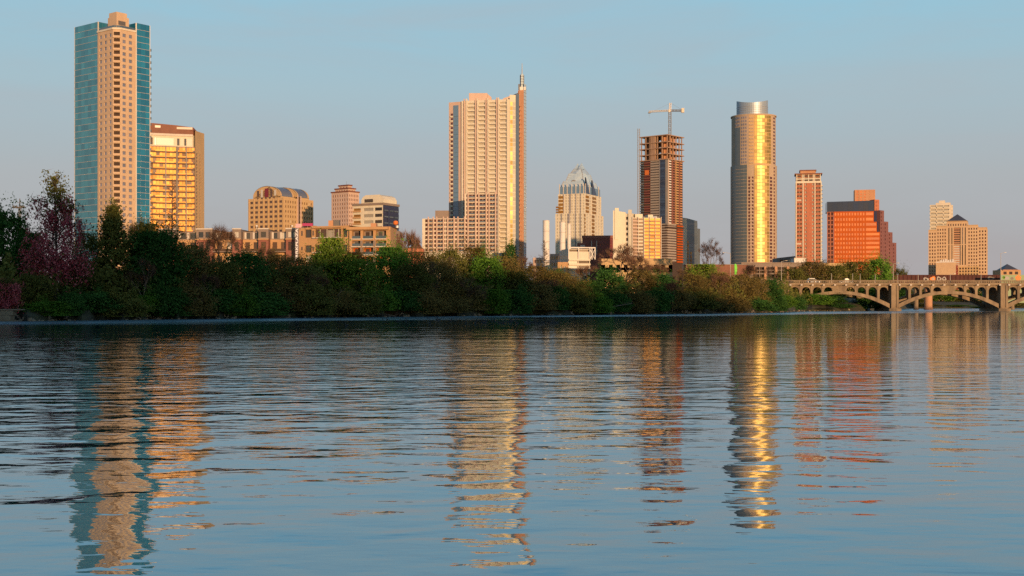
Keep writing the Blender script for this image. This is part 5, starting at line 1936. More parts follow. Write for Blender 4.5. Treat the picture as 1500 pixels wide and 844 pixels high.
# ------------------------------------------------------------------ LOW BUILDINGS BY THE ROAD
def low_city():
    d = 640
    b = Bld('parking_garage', 'low tan garage with orange brick piers and dark openings beneath the golden tower', 'parking garage', 1130, d)
    Z = b.z
    f = Face((gx(1086, d), d), (gx(1206, d), d))
    s = f.L / 120
    mb = MB()
    zt = Z(386)
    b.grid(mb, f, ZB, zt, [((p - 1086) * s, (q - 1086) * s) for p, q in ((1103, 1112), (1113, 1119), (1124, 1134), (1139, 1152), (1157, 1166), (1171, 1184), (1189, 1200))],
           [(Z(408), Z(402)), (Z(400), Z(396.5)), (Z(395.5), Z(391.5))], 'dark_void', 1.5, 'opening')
    mb.quad(f.p(0, zt), f.p(f.L, zt), f.p(f.L, zt, -30), f.p(0, zt, -30))
    for q in (0, f.L):
        mb.quad(f.p(q, ZB), f.p(q, zt), f.p(q, zt, -30), f.p(q, ZB, -30))
    b.part('wall', mb, M['taupe'])
    for p in (1121, 1136.5, 1154, 1168, 1186):
        b.rep('pier', 'terracotta', f, (p - 1086) * s - .6, (p - 1086) * s + .6, ZB, Z(390.5), .0, .5)
    b.rep('parapet', 'taupe', f, 0, f.L, zt + .004, Z(384.5), -.4, .3)
    b.rep('brick_panel', 'terracotta', f, (1088 - 1086) * s, (1106 - 1086) * s, Z(401.5), Z(391), 0, .3)
    b.finish()
    b = Bld('white_low_block', 'small white flat roofed block at the foot of the rose brick tower', 'building', 1172, 900)
    Z = b.z
    mb = MB()
    mb.box(gx(1163.5, 900), gx(1181, 900), 900, 912, ZB, Z(378.5))
    b.part('wall', mb, M['white'])
    mb = MB()
    mb.box(gx(1163, 900), gx(1181.5, 900), 899.6, 912, Z(378.5) + .01, Z(377.8))
    b.part('roof_slab', mb, M['pier'])
    b.finish()
    b = Bld('grey_low_shed', 'long low grey shed beside the golden tower base', 'building', 1150, 1000)
    Z = b.z
    mb = MB()
    mb.prism([(gx(1139, 1000), 1000), (gx(1166, 1000), 1000), (gx(1166, 1000), 1020), (gx(1139, 1000), 1020)], ZB, [Z(378), Z(375), Z(375), Z(378)])
    b.part('wall', mb, M['grey_panel'])
    for k in range(4):
        b.rep('window', 'win_brown', Face((gx(1139, 1000), 1000), (gx(1166, 1000), 1000)), 2 + k * 3.3, 4.2 + k * 3.3, Z(383), Z(380.5), 0, .1)
    b.finish()
    b = Bld('buff_garage', 'low buff garage block behind the bushes left of the orange office', 'parking garage', 1216, 760)
    Z = b.z
    f = Face((gx(1190, 760), 760), (gx(1257, 760), 760))
    mb = MB()
    b.grid(mb, f, ZB, Z(385.5), cols(1, f.L - 1, 8, .7), [(Z(402), Z(397.5)), (Z(394.5), Z(390.5))], 'dark_void', 1.5, 'opening')
    mb.quad(f.p(0, Z(385.5)), f.p(f.L, Z(385.5)), f.p(f.L, Z(385.5), -20), f.p(0, Z(385.5), -20))
    b.part('wall', mb, M['tan'])
    b.finish()
    b = Bld('dark_rail_embankment', 'long dark flat topped wall behind the trees between garage and grey glass block', 'wall', 1045, 620)
    Z = b.z
    mb = MB()
    mb.box(gx(1005, 620), gx(1096, 620), 620, 630, ZB, Z(388))
    b.part('wall', mb, M['rust'])
    mb = MB()
    mb.box(gx(1004, 620), gx(1097, 620), 619.5, 630.2, Z(388) + .01, Z(387.2))
    b.part('coping', mb, M['grey_panel'])
    b.finish()
    b = Bld('buff_screen_wall', 'low buff wall block beneath the buff balcony hotel', 'wall', 915, 640)
    Z = b.z
    f = Face((gx(881, 640), 640), (gx(985, 640), 640))
    mb = MB()
    b.grid(mb, f, ZB, Z(379), cols(1, f.L - 1, 9, .5), [(Z(392), Z(388)), (Z(399), Z(396))], 'taupe', .4)
    mb.quad(f.p(0, Z(379)), f.p(f.L, Z(379)), f.p(f.L, Z(379), -12), f.p(0, Z(379), -12))
    b.part('wall', mb, M['tan'])
    b.finish()
    b = Bld('brown_low_block', 'low brown block between the taupe end house and the condo podium', 'building', 608, 700)
    Z = b.z
    f = Face((gx(590, 700), 700), (gx(620, 700), 700))
    mb = MB()
    b.grid(mb, f, ZB, Z(364), cols(1, f.L - 1, 4, .5), rows(ZB + 2, Z(365), 5, .5), 'win_brown', .4)
    mb.prism([f.p(0, 0, -.6)[:2], f.p(f.L, 0, -.6)[:2], f.p(f.L, 0, -12)[:2], f.p(0, 0, -12)[:2]], ZB, Z(364) + .02)
    b.part('wall', mb, M['ashton'])
    mb = MB()
    q = [f.p(f.L * .2, Z(364) + .03, .4), f.p(f.L * .95, Z(364) + .03, .4), f.p(f.L * .95, Z(364) + .03, -10), f.p(f.L * .2, Z(364) + .03, -10)]
    for k in range(4):
        mb.tri(q[k], q[(k + 1) % 4], f.p(f.L * .75, Z(355.5), -5))
    b.part('roof', mb, M['rust'])
    b.finish()
    # lime green banner on its pole, tall lamp posts
    b = Bld('green_banner', 'lime green feather banner on a pole in front of the golden tower', 'banner', 1076.5, 560)
    Z = b.z
    x = gx(1076, 560)
    mb = MB()
    n = 8
    pr = [(0, 403), (2.6, 402), (3.6, 398), (3.7, 392), (3.0, 388), (1.4, 386.4), (0, 387)]
    P = [(x + p / F_PX * 560, Z(y)) for p, y in pr]
    mb.poly([(a, 559.9, z) for a, z in P])
    mb.poly([(a, 560.0, z) for a, z in reversed(P)])
    b.part('flag', mb, M['green_banner'])
    mb = MB()
    mb.tube((x - .1, 560, ZB), (x - .1, 560, Z(386)), .09, .06)
    b.part('pole', mb, M['steel_dark'])


low_city()


def lamp_post(px, d, z0, ytop, lab, arm=1.5, r=.09, group=None, mat='steel'):
    b = Bld('street_lamp', lab, 'street lamp', px, d, z0, group)
    x, zt = gx(px, d), gz(ytop, d)
    mb = MB()
    mb.tube((x, d, z0), (x, d, zt), r * 1.2, r * .8, 6)
    b.part('pole', mb, M[mat])
    if arm:
        mb = MB()
        s = 1 if arm > 0 else -1
        mb.tube((x, d, zt - .1), (x + arm, d, zt + .25), r * .7, r * .5, 5)
        b.part('arm', mb, M[mat])
        mb = MB()
        mb.prism([(x + arm - .1, d - .16), (x + arm + .6 * s, d - .16), (x + arm + .6 * s, d + .16), (x + arm - .1, d + .16)][::s], zt + .16, zt + .32)
        b.part('lamp_head', mb, M['steel'])
    return b


# ------------------------------------------------------------------ BRIDGE
def bridge():
    Y = 410.0
    b = Bld('arch_bridge', 'long pale concrete open spandrel arch bridge crossing the lake at right', 'bridge', 1310, Y, 0.0)
    sp = 36.2
    xp0 = gx(1310, Y)
    zd0, zd1 = gz(419.5, Y), gz(415.2, Y)             # deck slab
    ztop = gz(410.5, Y)
    xa, xb = xp0 - sp * 1.42, xp0 + sp * 3.6
    wd = 15.0                                          # width of the roadway
    mb = MB()
    mb.box(xa, xb, Y - .5, Y + wd + .5, zd0 + .35, zd1)
    b.part('deck', mb, M['concrete'])
    mb = MB()
    mb.box(xa, xb, Y - .75, Y - .52, zd1 - .35, zd1 + .05)
    mb.box(xa, xb, Y + wd + .52, Y + wd + .75, zd1 - .35, zd1 + .05)
    b.part('string_course', mb, M['concrete'])
    # railings with posts and balusters
    for yy in (Y - .4, Y + wd + .2):
        mb = MB()
        mb.box(xa, xb, yy, yy + .25, ztop - .22, ztop)
        mb.box(xa, xb, yy, yy + .25, zd1 + .002, zd1 + .16)
        x = xa
        k = 0
        while x < xb:
            w_ = .2 if k % 8 == 0 else .07
            mb.box(x - w_, x + w_, yy + .02, yy + .23, zd1 + .16, ztop - .22)
            x += .62
            k += 1
        b.part('railing', mb, M['concrete'])
    zs = gz(451.5, Y)                                  # springing
    zc1, zc0 = gz(426.2, Y), gz(430.8, Y)              # crown extrados / intrados
    nb = 9
    for i in range(-1, 4):
        x0, x1 = xp0 + sp * (i - 1) + 1.5, xp0 + sp * i - 1.5
        if i == -1:
            continue
        xm, hw = (x0 + x1) / 2, (x1 - x0) / 2
        for yy in (Y, Y + wd - 2.2):
            mb = MB()
            n = 28
            up, lo = [], []
            for k in range(n + 1):
                u = -1 + 2 * k / n
                x = xm + hw * u
                up.append((x, zs + 1.45 + (zc1 - zs - 1.45) * (1 - u * u)))
                lo.append((x, zs + (zc0 - zs) * (1 - u * u)))
            for k in range(n):
                (xA, zA), (xB, zB), (xC, zC), (xD, zD) = lo[k], lo[k + 1], up[k + 1], up[k]
                mb.quad((xA, yy, zA), (xB, yy, zB), (xC, yy, zC), (xD, yy, zD))
                mb.quad((xB, yy + 2.2, zB), (xA, yy + 2.2, zA), (xD, yy + 2.2, zD), (xC, yy + 2.2, zC))
                mb.quad((xA, yy + 2.2, zA), (xB, yy + 2.2, zB), (xB, yy, zB), (xA, yy, zA))
                mb.quad((xD, yy, zD), (xC, yy, zC), (xC, yy + 2.2, zC), (xD, yy + 2.2, zD))
            b.part('arch', mb, M['concrete'])
            # columns and little arches
            bw = (x1 - x0) / nb
            zup = lambda x: zs + 1.45 + (zc1 - zs - 1.45) * (1 - ((x - xm) / hw) ** 2)
            for k in range(nb + 1):
                x = x0 + bw * k
                if 0 < k < nb and k not in (4, 5):
                    mb = MB()
                    mb.box(x - .42, x + .42, yy + .3, yy + 1.9, zup(x) - .4, zd0 + .36)
                    b.part('spandrel_column', mb, M['concrete'])
            for k in range(nb):
                xl, xr = x0 + bw * k + .42, x0 + bw * (k + 1) - .42
                mb = MB()
                if k == 4:
                    mb.box(xl - .84, xr + .84, yy + .5, yy + 1.7, zup(xm) - .3, zd0 + .34)
                else:
                    m = 8
                    za = max(zd0 - 1.5, (zup((xl + xr) / 2) + zd0) / 2 - .6)
                    for q in range(m):
                        u0, u1 = q / m * 2 - 1, (q + 1) / m * 2 - 1
                        c = (xl + xr) / 2
                        h = (xr - xl) / 2
                        g = lambda u: za + (zd0 - .25 - za) * math.sqrt(max(0, 1 - u * u))
                        A = [(c + h * u0, g(u0)), (c + h * u1, g(u1)), (c + h * u1, zd0 + .34), (c + h * u0, zd0 + .34)]
                        mb.quad(*[(p[0], yy + .5, p[1]) for p in A])
                        mb.quad(*[(p[0], yy + 1.7, p[1]) for p in A[::-1]])
                        mb.quad((A[0][0], yy + 1.7, A[0][1]), (A[1][0], yy + 1.7, A[1][1]), (A[1][0], yy + .5, A[1][1]), (A[0][0], yy + .5, A[0][1]))
                b.part('spandrel_arch', mb, M['concrete'])
            if yy == Y:
                for k in range(nb + 1):
                    x = x0 + bw * k
                    mb = MB()
                    mb.prism([(x - .3, Y - 1.15), (x + .3, Y - 1.15), (x + .3, Y - .502), (x - .3, Y - .502)], zd0 + .25, zd1 - .36)
                    b.part('bracket', mb, M['pier'])
    for i in range(-1, 4):
        x = xp0 + sp * i
        mb = MB()
        h = 1.2
        mb.prism([(x - h, Y - .6), (x + h, Y - .6), (x + h, Y + wd + .4), (x - h, Y + wd + .4)], .9, zd0 + .345)
        mb.prism([(x - 2.0, Y - 1.2), (x, Y - 2.6), (x + 2.0, Y - 1.2), (x + 2.0, Y + wd + 1), (x - 2.0, Y + wd + 1)], -2, .9)
        mb.box(x - 1.21, x - .5, Y - .85, Y - .6, 1.2, zd0 + .34)
        mb.box(x + .5, x + 1.21, Y - .85, Y - .6, 1.2, zd0 + .34)
        b.part('pier', mb, M['concrete'])
    # approach span and abutment into the left bank
    mb = MB()
    x0 = xp0 - sp
    mb.box(xa, xa + 2.4, Y - .3, Y + wd, 1, zd0 + .34)
    b.part('abutment', mb, M['concrete'])
    zr = zd1 + .06
    # lamps and cars on the bridge
    for px, yt, dd, arm, lab in ((1218, 400.5, Y + .9, 0, 'short post on the bridge railing between the two cars'),
                                 (1249, 400.5, Y + .9, 0, 'short post on the bridge just right of the dark car'),
                                 (1260, 400.8, Y + wd - 1, 0, 'bare post on the far side of the bridge above the first arch'),
                                 (1282, 402, Y + .9, 0, 'short post on the bridge left of the middle pier'),
                                 (1308.5, 386.5, Y + 1.2, 1.4, 'tallest lamp on the bridge above the middle pier'),
                                 (1315, 402, Y + wd - 1, 0, 'bare post on the far side just right of the middle pier'),
                                 (1345, 401.5, Y + .9, 0, 'short post on the bridge by the graffiti'),
                                 (1392, 402, Y + .9, 1.2, 'lamp on the bridge before the tan hotel front block'),
                                 (1437, 402, Y + .9, 0, 'short post on the bridge before the hotel right end'),
                                 (1466, 371, Y + 1.2, 1.2, 'tall lamp near the bridge pavilion with pyramid roof'),
                                 (1144.6, 383, Y + 1.2, 1.4, 'tall lamp at the left end of the bridge')):
        lamp_post(px, dd, zr, yt, lab, arm, .085, 'posts and lamps along the bridge')
    lamp_post(1070, 430, 4.0, 371, 'tall thin lamp left of the green banner', -2.0, .1)

    def car(px, dd, lab, paint, length, pickup):
        x = gx(px, dd)
        c = Bld('parked_car' if False else 'car', lab, 'car', px, dd, zr, 'cars crossing the bridge')
        l = length / 2
        prof = [(-l, .35), (-l, .95), (-l + .15, 1.05), (l - 1.35, 1.08), (l - .2, .95), (l, .75), (l, .35)]
        mb = MB()
        y0, y1 = dd - .9, dd + .9
        mb.poly([(x + a, y0, zr + z) for a, z in prof])
        mb.poly([(x + a, y1, zr + z) for a, z in reversed(prof)])
        for (a, za), (e, ze) in zip(prof, prof[1:] + prof[:1]):
            mb.quad((x + a, y0, zr + za), (x + a, y1, zr + za), (x + e, y1, zr + ze), (x + e, y0, zr + ze))
        body = c.part('body', mb, M[paint])
        gh = [(-l + (2.0 if pickup else .25), 1.07), (-l + (2.15 if pickup else .7), 1.6), (l - 2.0, 1.62), (l - 1.35, 1.09)]
        mb = MB()
        y0, y1 = dd - .78, dd + .78
        mb.poly([(x + a, y0, zr + z) for a, z in gh])
        mb.poly([(x + a, y1, zr + z) for a, z in reversed(gh)])
        for (a, za), (e, ze) in zip(gh, gh[1:]):
            mb.quad((x + a, y0, zr + za), (x + a, y1, zr + za), (x + e, y1, zr + ze), (x + e, y0, zr + ze))
        c.part('cabin_glass', mb, M['win'])
        mb = MB()
        mb.box(x + gh[1][0], x + gh[2][0], y0 - .02, y1 + .02, zr + 1.6, zr + 1.68)
        c.part('roof', mb, M[paint])
        for wx in (-l + .85, l - .9):
            for wy in (dd - .92, dd + .72):
                mb = MB()
                mb.tube((x + wx, wy, zr + .33), (x + wx, wy + .2, zr + .33), .33, .33, 14)
                wl = c.part('wheel', mb, M['rubber'])
                mb = MB()
                mb.tube((x + wx, wy - .012, zr + .33), (x + wx, wy + .212, zr + .33), .19, .19, 10)
                link('rim', mb.mesh('rim', M['steel'], c.o), wl)
    car(1191.5, Y + 3.2, 'silver saloon car driving on the bridge above the first arch', 'car_silver', 4.5, False)
    car(1239, Y + 3.4, 'dark pickup car on the bridge right of the silver saloon', 'car_dark', 5.0, True)
    b.finish()

    # railway girder bridge behind
    d = 560
    r = Bld('rail_bridge', 'dark rust railway girder bridge running behind the arch bridge', 'bridge', 1370, d, 0.0)
    mb = MB()
    x0, x1 = gx(1264, d), gx(1466, d)
    z0, z1 = gz(415, d), gz(403.5, d)
    mb.box(x0, x1, d, d + 5, z0, z1)
    r.part('girder', mb, M['girder'])
    mb = MB()
    n = 34
    for k in range(n + 1):
        x = x0 + (x1 - x0) * k / n
        mb.box(x - .12, x + .12, d - .25, d - .002, z0, z1)
    mb.box(x0, x1, d - .3, d - .002, z1 + .002, z1 + .25)
    r.part('stiffener', mb, M['girder'])
    for px, wpx, mt, y in ((1344.5, 6.5, 'concrete', 425), (1362.5, 11.5, 'terracotta', 415), (1486, 6, 'concrete', 420), (1252, 3, 'concrete', 425), (1260, 3, 'concrete', 425), (1279.5, 2.8, 'concrete', 425)):
        mb = MB()
        rr = wpx / 2 / F_PX * d
        mb.lathe(gx(px, d), d + 2.5, [(rr * 1.15, -2), (rr * 1.12, .8), (rr, 1.0), (rr, z0 - .8), (rr * 1.18, z0 - .6), (rr * 1.18, z0 - .02)], 18)
        r.part('pier', mb, M[mt])
    for px0, px1, y0, y1, mt in ((1352, 1360, 412.5, 406.5, 'graffiti'), (1362, 1370.5, 412, 405, 'mural_orange'), (1371.5, 1378.5, 411.8, 405.2, 'graffiti'), (1379.5, 1386, 411, 405.6, 'graffiti'), (1446, 1456, 411, 405, 'taupe')):
        mb = MB()
        xa_, xb_ = gx(px0, d), gx(px1, d)
        za_, zb_ = gz(y0, d), gz(y1, d)
        m = (xb_ - xa_) * .16
        # rounded letter-like blob shapes, sprayed on the web of the girder
        pts = []
        for k in range(14):
            a = 2 * math.pi * k / 14
            e = 1 + .16 * math.sin(3 * a + px0)
            pts.append(((xa_ + xb_) / 2 + (xb_ - xa_) / 2 * math.cos(a) * e, d - .27, (za_ + zb_) / 2 + (zb_ - za_) / 2 * math.sin(a) * e))
        mb.poly(pts[::-1])
        mb.poly([(p[0], p[1] - .03, p[2]) for p in pts])
        g = r.part('graffiti', mb, M[mt])
        mb = MB()
        mb.poly([((p[0] - (xa_ + xb_) / 2) * .45 + (xa_ + xb_) / 2, p[1] - .05, (p[2] - (za_ + zb_) / 2) * .5 + (za_ + zb_) / 2) for p in pts])
        link('graffiti_core', mb.mesh('graffiti_core', M['dark_void'] if mt != 'mural_orange' else M['graffiti'], r.o), g)
    r.finish()
    # mural wall by the pavilion
    w_ = Bld('mural_wall', 'low wall with green and orange mural below the pavilion', 'wall', 1484, 545, 3.0)
    mb = MB()
    mb.box(gx(1466, 545), gx(1520, 545), 545, 546, 3, gz(402.8, 545))
    w_.part('wall', mb, M['mural'])
    for px, ry, py, rr, mt in ((1491.5, 4, 407.3, 4.2, 'mural_orange'), (1475, 2.5, 407.5, 3.6, 'graffiti'), (1482.5, 2, 408, 2.4, 'taupe'), (1470.5, 2, 406.5, 2, 'leaf_green')):
        mb = MB()
        pts = []
        for k in range(16):
            a = 2 * math.pi * k / 16
            e = (1 + .12 * math.sin(5 * a)) / F_PX * 545
            pts.append((gx(px, 545) + rr * math.cos(a) * e, 544.96, gz(py, 545) + ry * math.sin(a) * e))
        mb.poly(pts)
        w_.part('painted_patch', mb, M[mt])
    mb = MB()
    c = (gx(1491.5, 545), 544.93, gz(407.3, 545))
    for k in range(20):
        a0, a1 = 2 * math.pi * k / 20, 2 * math.pi * (k + 1) / 20
        P = lambda r, a: (c[0] + r * math.cos(a), c[1], c[2] + r * math.sin(a))
        mb.quad(P(.45, a0), P(.45, a1), P(.7, a1), P(.7, a0))
    w_.part('painted_ring', mb, M['ochre'])
    # second low arch bridge seen through the first arch
    f = Bld('footbridge', 'pale curved footbridge glimpsed through the left arch of the road bridge', 'bridge', 1235, 480, 0.0)
    d = 480
    mb = MB()
    n = 14
    for k in range(n):
        xa_, xb_ = gx(1219 + 30 * k / n, d), gx(1219 + 30 * (k + 1) / n, d)
        u0, u1 = k / n, (k + 1) / n
        za_, zb_ = gz(444 - 13.5 * math.sqrt(u0), d), gz(444 - 13.5 * math.sqrt(u1), d)
        mb.prism([(xa_, d), (xb_, d), (xb_, d + 4), (xa_, d + 4)], za_ - .7, [za_, zb_, zb_, za_])
    f.part('deck', mb, M['concrete'])
    for px, y in ((1226, 439), (1244.5, 433), (1249, 431.5)):
        mb = MB()
        mb.box(gx(px - 1.4, d), gx(px + 1.4, d), d + .6, d + 3, -2, gz(y, d))
        f.part('pier', mb, M['concrete'])
    f.finish()


bridge()


# ------------------------------------------------------------------ GROUND, WATER, HILLS
SHORE = [(-1200, 140), (-200, 146), (0, 152), (150, 165), (300, 181), (450, 197), (600, 214), (750, 235), (900, 260), (1020, 285), (1100, 315), (1150, 345), (1180, 397), (1262, 412), (1300, 470), (1322, 690), (1450, 735), (1700, 760), (3000, 800)]


def shore(px):
    for (a, da), (b, db) in zip(SHORE, SHORE[1:]):
        if a <= px <= b:
            return da + (db - da) * (px - a) / (b - a)
    return SHORE[0][1] if px < SHORE[0][0] else SHORE[-1][1]


def bank_h(t):
    pts = [(-6, -2.0), (-.5, -.25), (.4, .45), (2.5, 1.1), (8, 2.2), (20, 3.4), (60, 4.6), (150, 4.9), (1e9, 4.9)]
    for (a, za), (b, zb_) in zip(pts, pts[1:]):
        if a <= t <= b:
            return za + (zb_ - za) * (t - a) / (b - a)
    return pts[0][1]


g = MB()
pxs = list(range(-1200, 0, 100)) + list(range(0, 1520, 10)) + list(range(1520, 3001, 100))
tt_ = [-6, -.5, .4, 1.2, 2.5, 5, 8, 14, 20, 35, 60, 100, 150, 300, 700, 2000, 6000, 18000]
rg = random.Random(5)
grid = []
for px in pxs:
    row = []
    d0 = shore(px) + 1.6 * math.sin(px * .09) + 1.1 * math.sin(px * .23 + 1) + rg.uniform(-.9, .9)
    for t in tt_:
        d = d0 + t
        row.append((gx(px, d), d, bank_h(t) + (rg.uniform(-.12, .25) if .3 < t < 60 else 0)))
    grid.append(row)
nr = len(tt_)
g.v = [p for row in grid for p in row]
for i in range(len(pxs) - 1):
    for j in range(nr - 1):
        g.f.append((i * nr + j, (i + 1) * nr + j, (i + 1) * nr + j + 1, i * nr + j + 1))
gm, n_, l_, p_ = new_mat('bank_ground')
t_ = n_.new('ShaderNodeTexCoord')
a_ = n_.new('ShaderNodeTexNoise')
a_.inputs['Scale'].default_value = 0.5
a_.inputs['Detail'].default_value = 8
l_.new(t_.outputs['Object'], a_.inputs['Vector'])
r_ = n_.new('ShaderNodeValToRGB')
r_.color_ramp.elements[0].color = (0.022, 0.018, 0.010, 1)
r_.color_ramp.elements[0].position = .35
r_.color_ramp.elements[1].color = (0.045, 0.045, 0.016, 1)
r_.color_ramp.elements[1].position = .65
l_.new(a_.outputs[0], r_.inputs[0])
l_.new(r_.outputs[0], p_.inputs['Base Color'])
p_.inputs['Roughness'].default_value = 0.95
tag(link('ground', g.mesh('ground', gm)), kind='structure')

# unseen wooded rise behind the photographer, added and shaped to shade the far bank
shade_hill = MB()
rg = random.Random(11)
nx, ny = 140, 10
HY = [-30, -90, -150, -185, -200, -215, -260, -400, -900, -3000]
hp = lambda x: 39.0 - 8 * max(0, min(1, (x - 240) / 120.0)) + 2.0 * math.sin(x * .021) + 1.2 * math.sin(x * .083 + 2)
HZ = [.6, .1, .55, .9, 1.0, .97, .8, .6, .4, .2]
HZ = [.03, .12, .5, .88, 1.0, .97, .8, .6, .35, .1]
for i in range(nx + 1):
    x = -700 + 1500 * i / nx
    for j, y in enumerate(HY):
        shade_hill.v.append((x, y, hp(x) * HZ[j] + (rg.uniform(-1.6, 1.6) if 1 < j < 6 else 0)))
for i in range(nx):
    for j in range(len(HY) - 1):
        shade_hill.f.append((i * len(HY) + j, i * len(HY) + j + 1, (i + 1) * len(HY) + j + 1, (i + 1) * len(HY) + j))
tag(link('shade_hill', shade_hill.mesh('shade_hill', M['leaf_dark'])), kind='structure')
nbk = MB()
nbk.quad((-3000, -31, 1.1), (3000, -31, 1.1), (3000, -2, .9), (-3000, -2, .9))
nbk.quad((-3000, -2, .9), (3000, -2, .9), (3000, 2.5, -1.2), (-3000, 2.5, -1.2))
nbk.quad((-3000, -4000, 1.0), (3000, -4000, 1.0), (3000, -31, 1.1), (-3000, -31, 1.1))
tag(link('near_bank', nbk.mesh('near_bank', gm)), kind='structure')

# water: one sheet; ripples are bump, in three sizes, with calmer and windier patches
wm, n_, l_, p_ = new_mat('lake_water')


def noise(scale, vec, detail=2, rough=.5, dist=0.0):
    q = n_.new('ShaderNodeTexNoise')
    q.inputs['Scale'].default_value = scale
    q.inputs['Detail'].default_value = detail
    q.inputs['Roughness'].default_value = rough
    q.inputs['Distortion'].default_value = dist
    l_.new(vec, q.inputs['Vector'])
    return q.outputs[0]


def math_(op, a, b=None, clamp=False):
    q = n_.new('ShaderNodeMath')
    q.operation = op
    q.use_clamp = clamp
    for i, v in enumerate((a, b)):
        if v is None:
            continue
        if isinstance(v, (int, float)):
            q.inputs[i].default_value = v
        else:
            l_.new(v, q.inputs[i])
    return q.outputs[0]


def mapped(scale, rot=0.0):
    q = n_.new('ShaderNodeMapping')
    q.inputs['Scale'].default_value = scale
    q.inputs['Rotation'].default_value = (0, 0, rot)
    l_.new(t_.outputs['Object'], q.inputs[0])
    return q.outputs[0]


def maprange(v, a, b, c, d):
    q = n_.new('ShaderNodeMapRange')
    for k, x in zip(('From Min', 'From Max', 'To Min', 'To Max'), (a, b, c, d)):
        q.inputs[k].default_value = x
    l_.new(v, q.inputs['Value'])
    return q.outputs[0]


t_ = n_.new('ShaderNodeTexCoord')
sep = n_.new('ShaderNodeSeparateXYZ')
l_.new(t_.outputs['Object'], sep.inputs[0])
Yc = sep.outputs['Y']
W_SWELL, W_RIP, W_FINE = 0.052, 0.054, 0.016
swell = noise(0.72, mapped((0.75, 1.0, 1), .10), 1.0, .4, .3)
rip = noise(1.55, mapped((0.6, 1.0, 1), -.12), 1.5, .45, .4)
fine = noise(4.2, mapped((0.55, 1.0, 1), .2), 2, .5)
patch = noise(0.028, mapped((0.35, 1.0, 1)), 2, .5)
# calmer near the photographer's shore, ruffled further out, and a breeze along the far bank
calm = maprange(Yc, 9, 32, 0.42, 1.25)
lee = maprange(math_('DIVIDE', sep.outputs['X'], Yc), -.10, .17, 0.0, .74)
lee = math_('SUBTRACT', 1.0, math_('MULTIPLY', lee, maprange(Yc, 13, 48, 0.12, 1.0)))
calm = math_('MULTIPLY', calm, math_('MULTIPLY', lee, maprange(Yc, 22, 110, 1.0, .28)))
pm = math_('MULTIPLY', maprange(patch, .35, .65, .65, 1.25), calm)
h = math_('ADD', math_('MULTIPLY', math_('MULTIPLY', swell, W_SWELL), math_('MULTIPLY', maprange(Yc, 9, 30, .75, 1.0), math_('MULTIPLY', lee, maprange(Yc, 22, 110, 1.0, .28)))), math_('MULTIPLY', math_('MULTIPLY', rip, W_RIP), pm))
h = math_('ADD', h, math_('MULTIPLY', math_('MULTIPLY', fine, W_FINE), pm))
chop = noise(0.26, mapped((0.45, 1.0, 1), .05), 1.0, .4, .2)
h = math_('ADD', h, math_('MULTIPLY', math_('MULTIPLY', chop, 0.10), math_('MULTIPLY', lee, maprange(Yc, 18, 70, .15, 1.0))))
bp = n_.new('ShaderNodeBump')
bp.inputs['Strength'].default_value = 1.0
bp.inputs['Distance'].default_value = 1.0
l_.new(h, bp.inputs['Height'])
off_shore = math_('SUBTRACT', Yc, math_('ADD', math_('MULTIPLY', sep.outputs['X'], 1.3), 232.0))
breeze = math_('ADD', off_shore, math_('MULTIPLY', math_('SUBTRACT', patch, .5), 110.0))
rough = math_('ADD', maprange(Yc, 15, 140, 0.01, 0.055), maprange(breeze, -60, -16, 0.0, 0.23))
l_.new(bp.outputs[0], p_.inputs['Normal'])
p_.inputs['Base Color'].default_value = (0.012, 0.05, 0.075, 1)
l_.new(rough, p_.inputs['Roughness'])
p_.inputs['IOR'].default_value = 1.45
gl_ = n_.new('ShaderNodeBsdfGlossy')
gl_.inputs['Color'].default_value = (0.56, 0.77, 0.87, 1)
l_.new(rough, gl_.inputs['Roughness'])
l_.new(bp.outputs[0], gl_.inputs['Normal'])
ms_ = n_.new('ShaderNodeMixShader')
ms_.inputs[0].default_value = 0.35
l_.new(p_.outputs[0], ms_.inputs[1])
l_.new(gl_.outputs[0], ms_.inputs[2])
l_.new(ms_.outputs[0], n_['Material Output'].inputs['Surface'])
wt = MB()
wt.quad((-2500, -1.5, 0), (2500, -1.5, 0), (2500, 1200, 0), (-2500, 1200, 0))
tag(link('water', wt.mesh('water', wm)), kind='structure')


# ------------------------------------------------------------------ TREES
def grow(mb, p, d, ln, r, lvl, rg, tips, spread=.55, up=.12, mn=3, shrink=.72, k=5):
    """one branch in two bent pieces, then its forks"""
    q = p
    dd = d.copy()
    for s in range(2):
        dd = (dd + Vector((rg.gauss(0, .13), rg.gauss(0, .13), rg.gauss(0, .08) + up * .3))).normalized()
        e = q + dd * (ln / 2)
        mb.tube(q, e, r * (1 - .18 * s), r * (1 - .18 * (s + 1)), k)
        q = e
        if lvl <= 2:
            tips.append((q.copy(), dd.copy(), lvl))
    if lvl == 0:
        return
    nf = mn if lvl > 1 else mn + 1
    for i in range(nf):
        a = 2 * math.pi * (i + rg.random() * .7) / nf
        o = dd.orthogonal().normalized()
        o2 = dd.cross(o)
        nd = (dd + (o * math.cos(a) + o2 * math.sin(a)) * spread * rg.uniform(.7, 1.4) + Vector((0, 0, up))).normalized()
        st = q if i else q
        grow(mb, st, nd, ln * shrink * rg.uniform(.8, 1.15), r * .6, lvl - 1, rg, tips, spread, up, mn, shrink, max(3, k - 1))


def leaf(mb, c, s, rg, flat=0.0):
    n = Vector((rg.gauss(0, 1), rg.gauss(0, 1), rg.gauss(0, 1) + flat)).normalized()
    a = n.orthogonal().normalized()
    b = n.cross(a)
    t = rg.random() * 6.28
    a, b = a * math.cos(t) + b * math.sin(t), b * math.cos(t) - a * math.sin(t)
    w_ = s * rg.uniform(.35, .6)
    mb.quad(c - a * s, c + b * w_, c + a * s, c - b * w_)


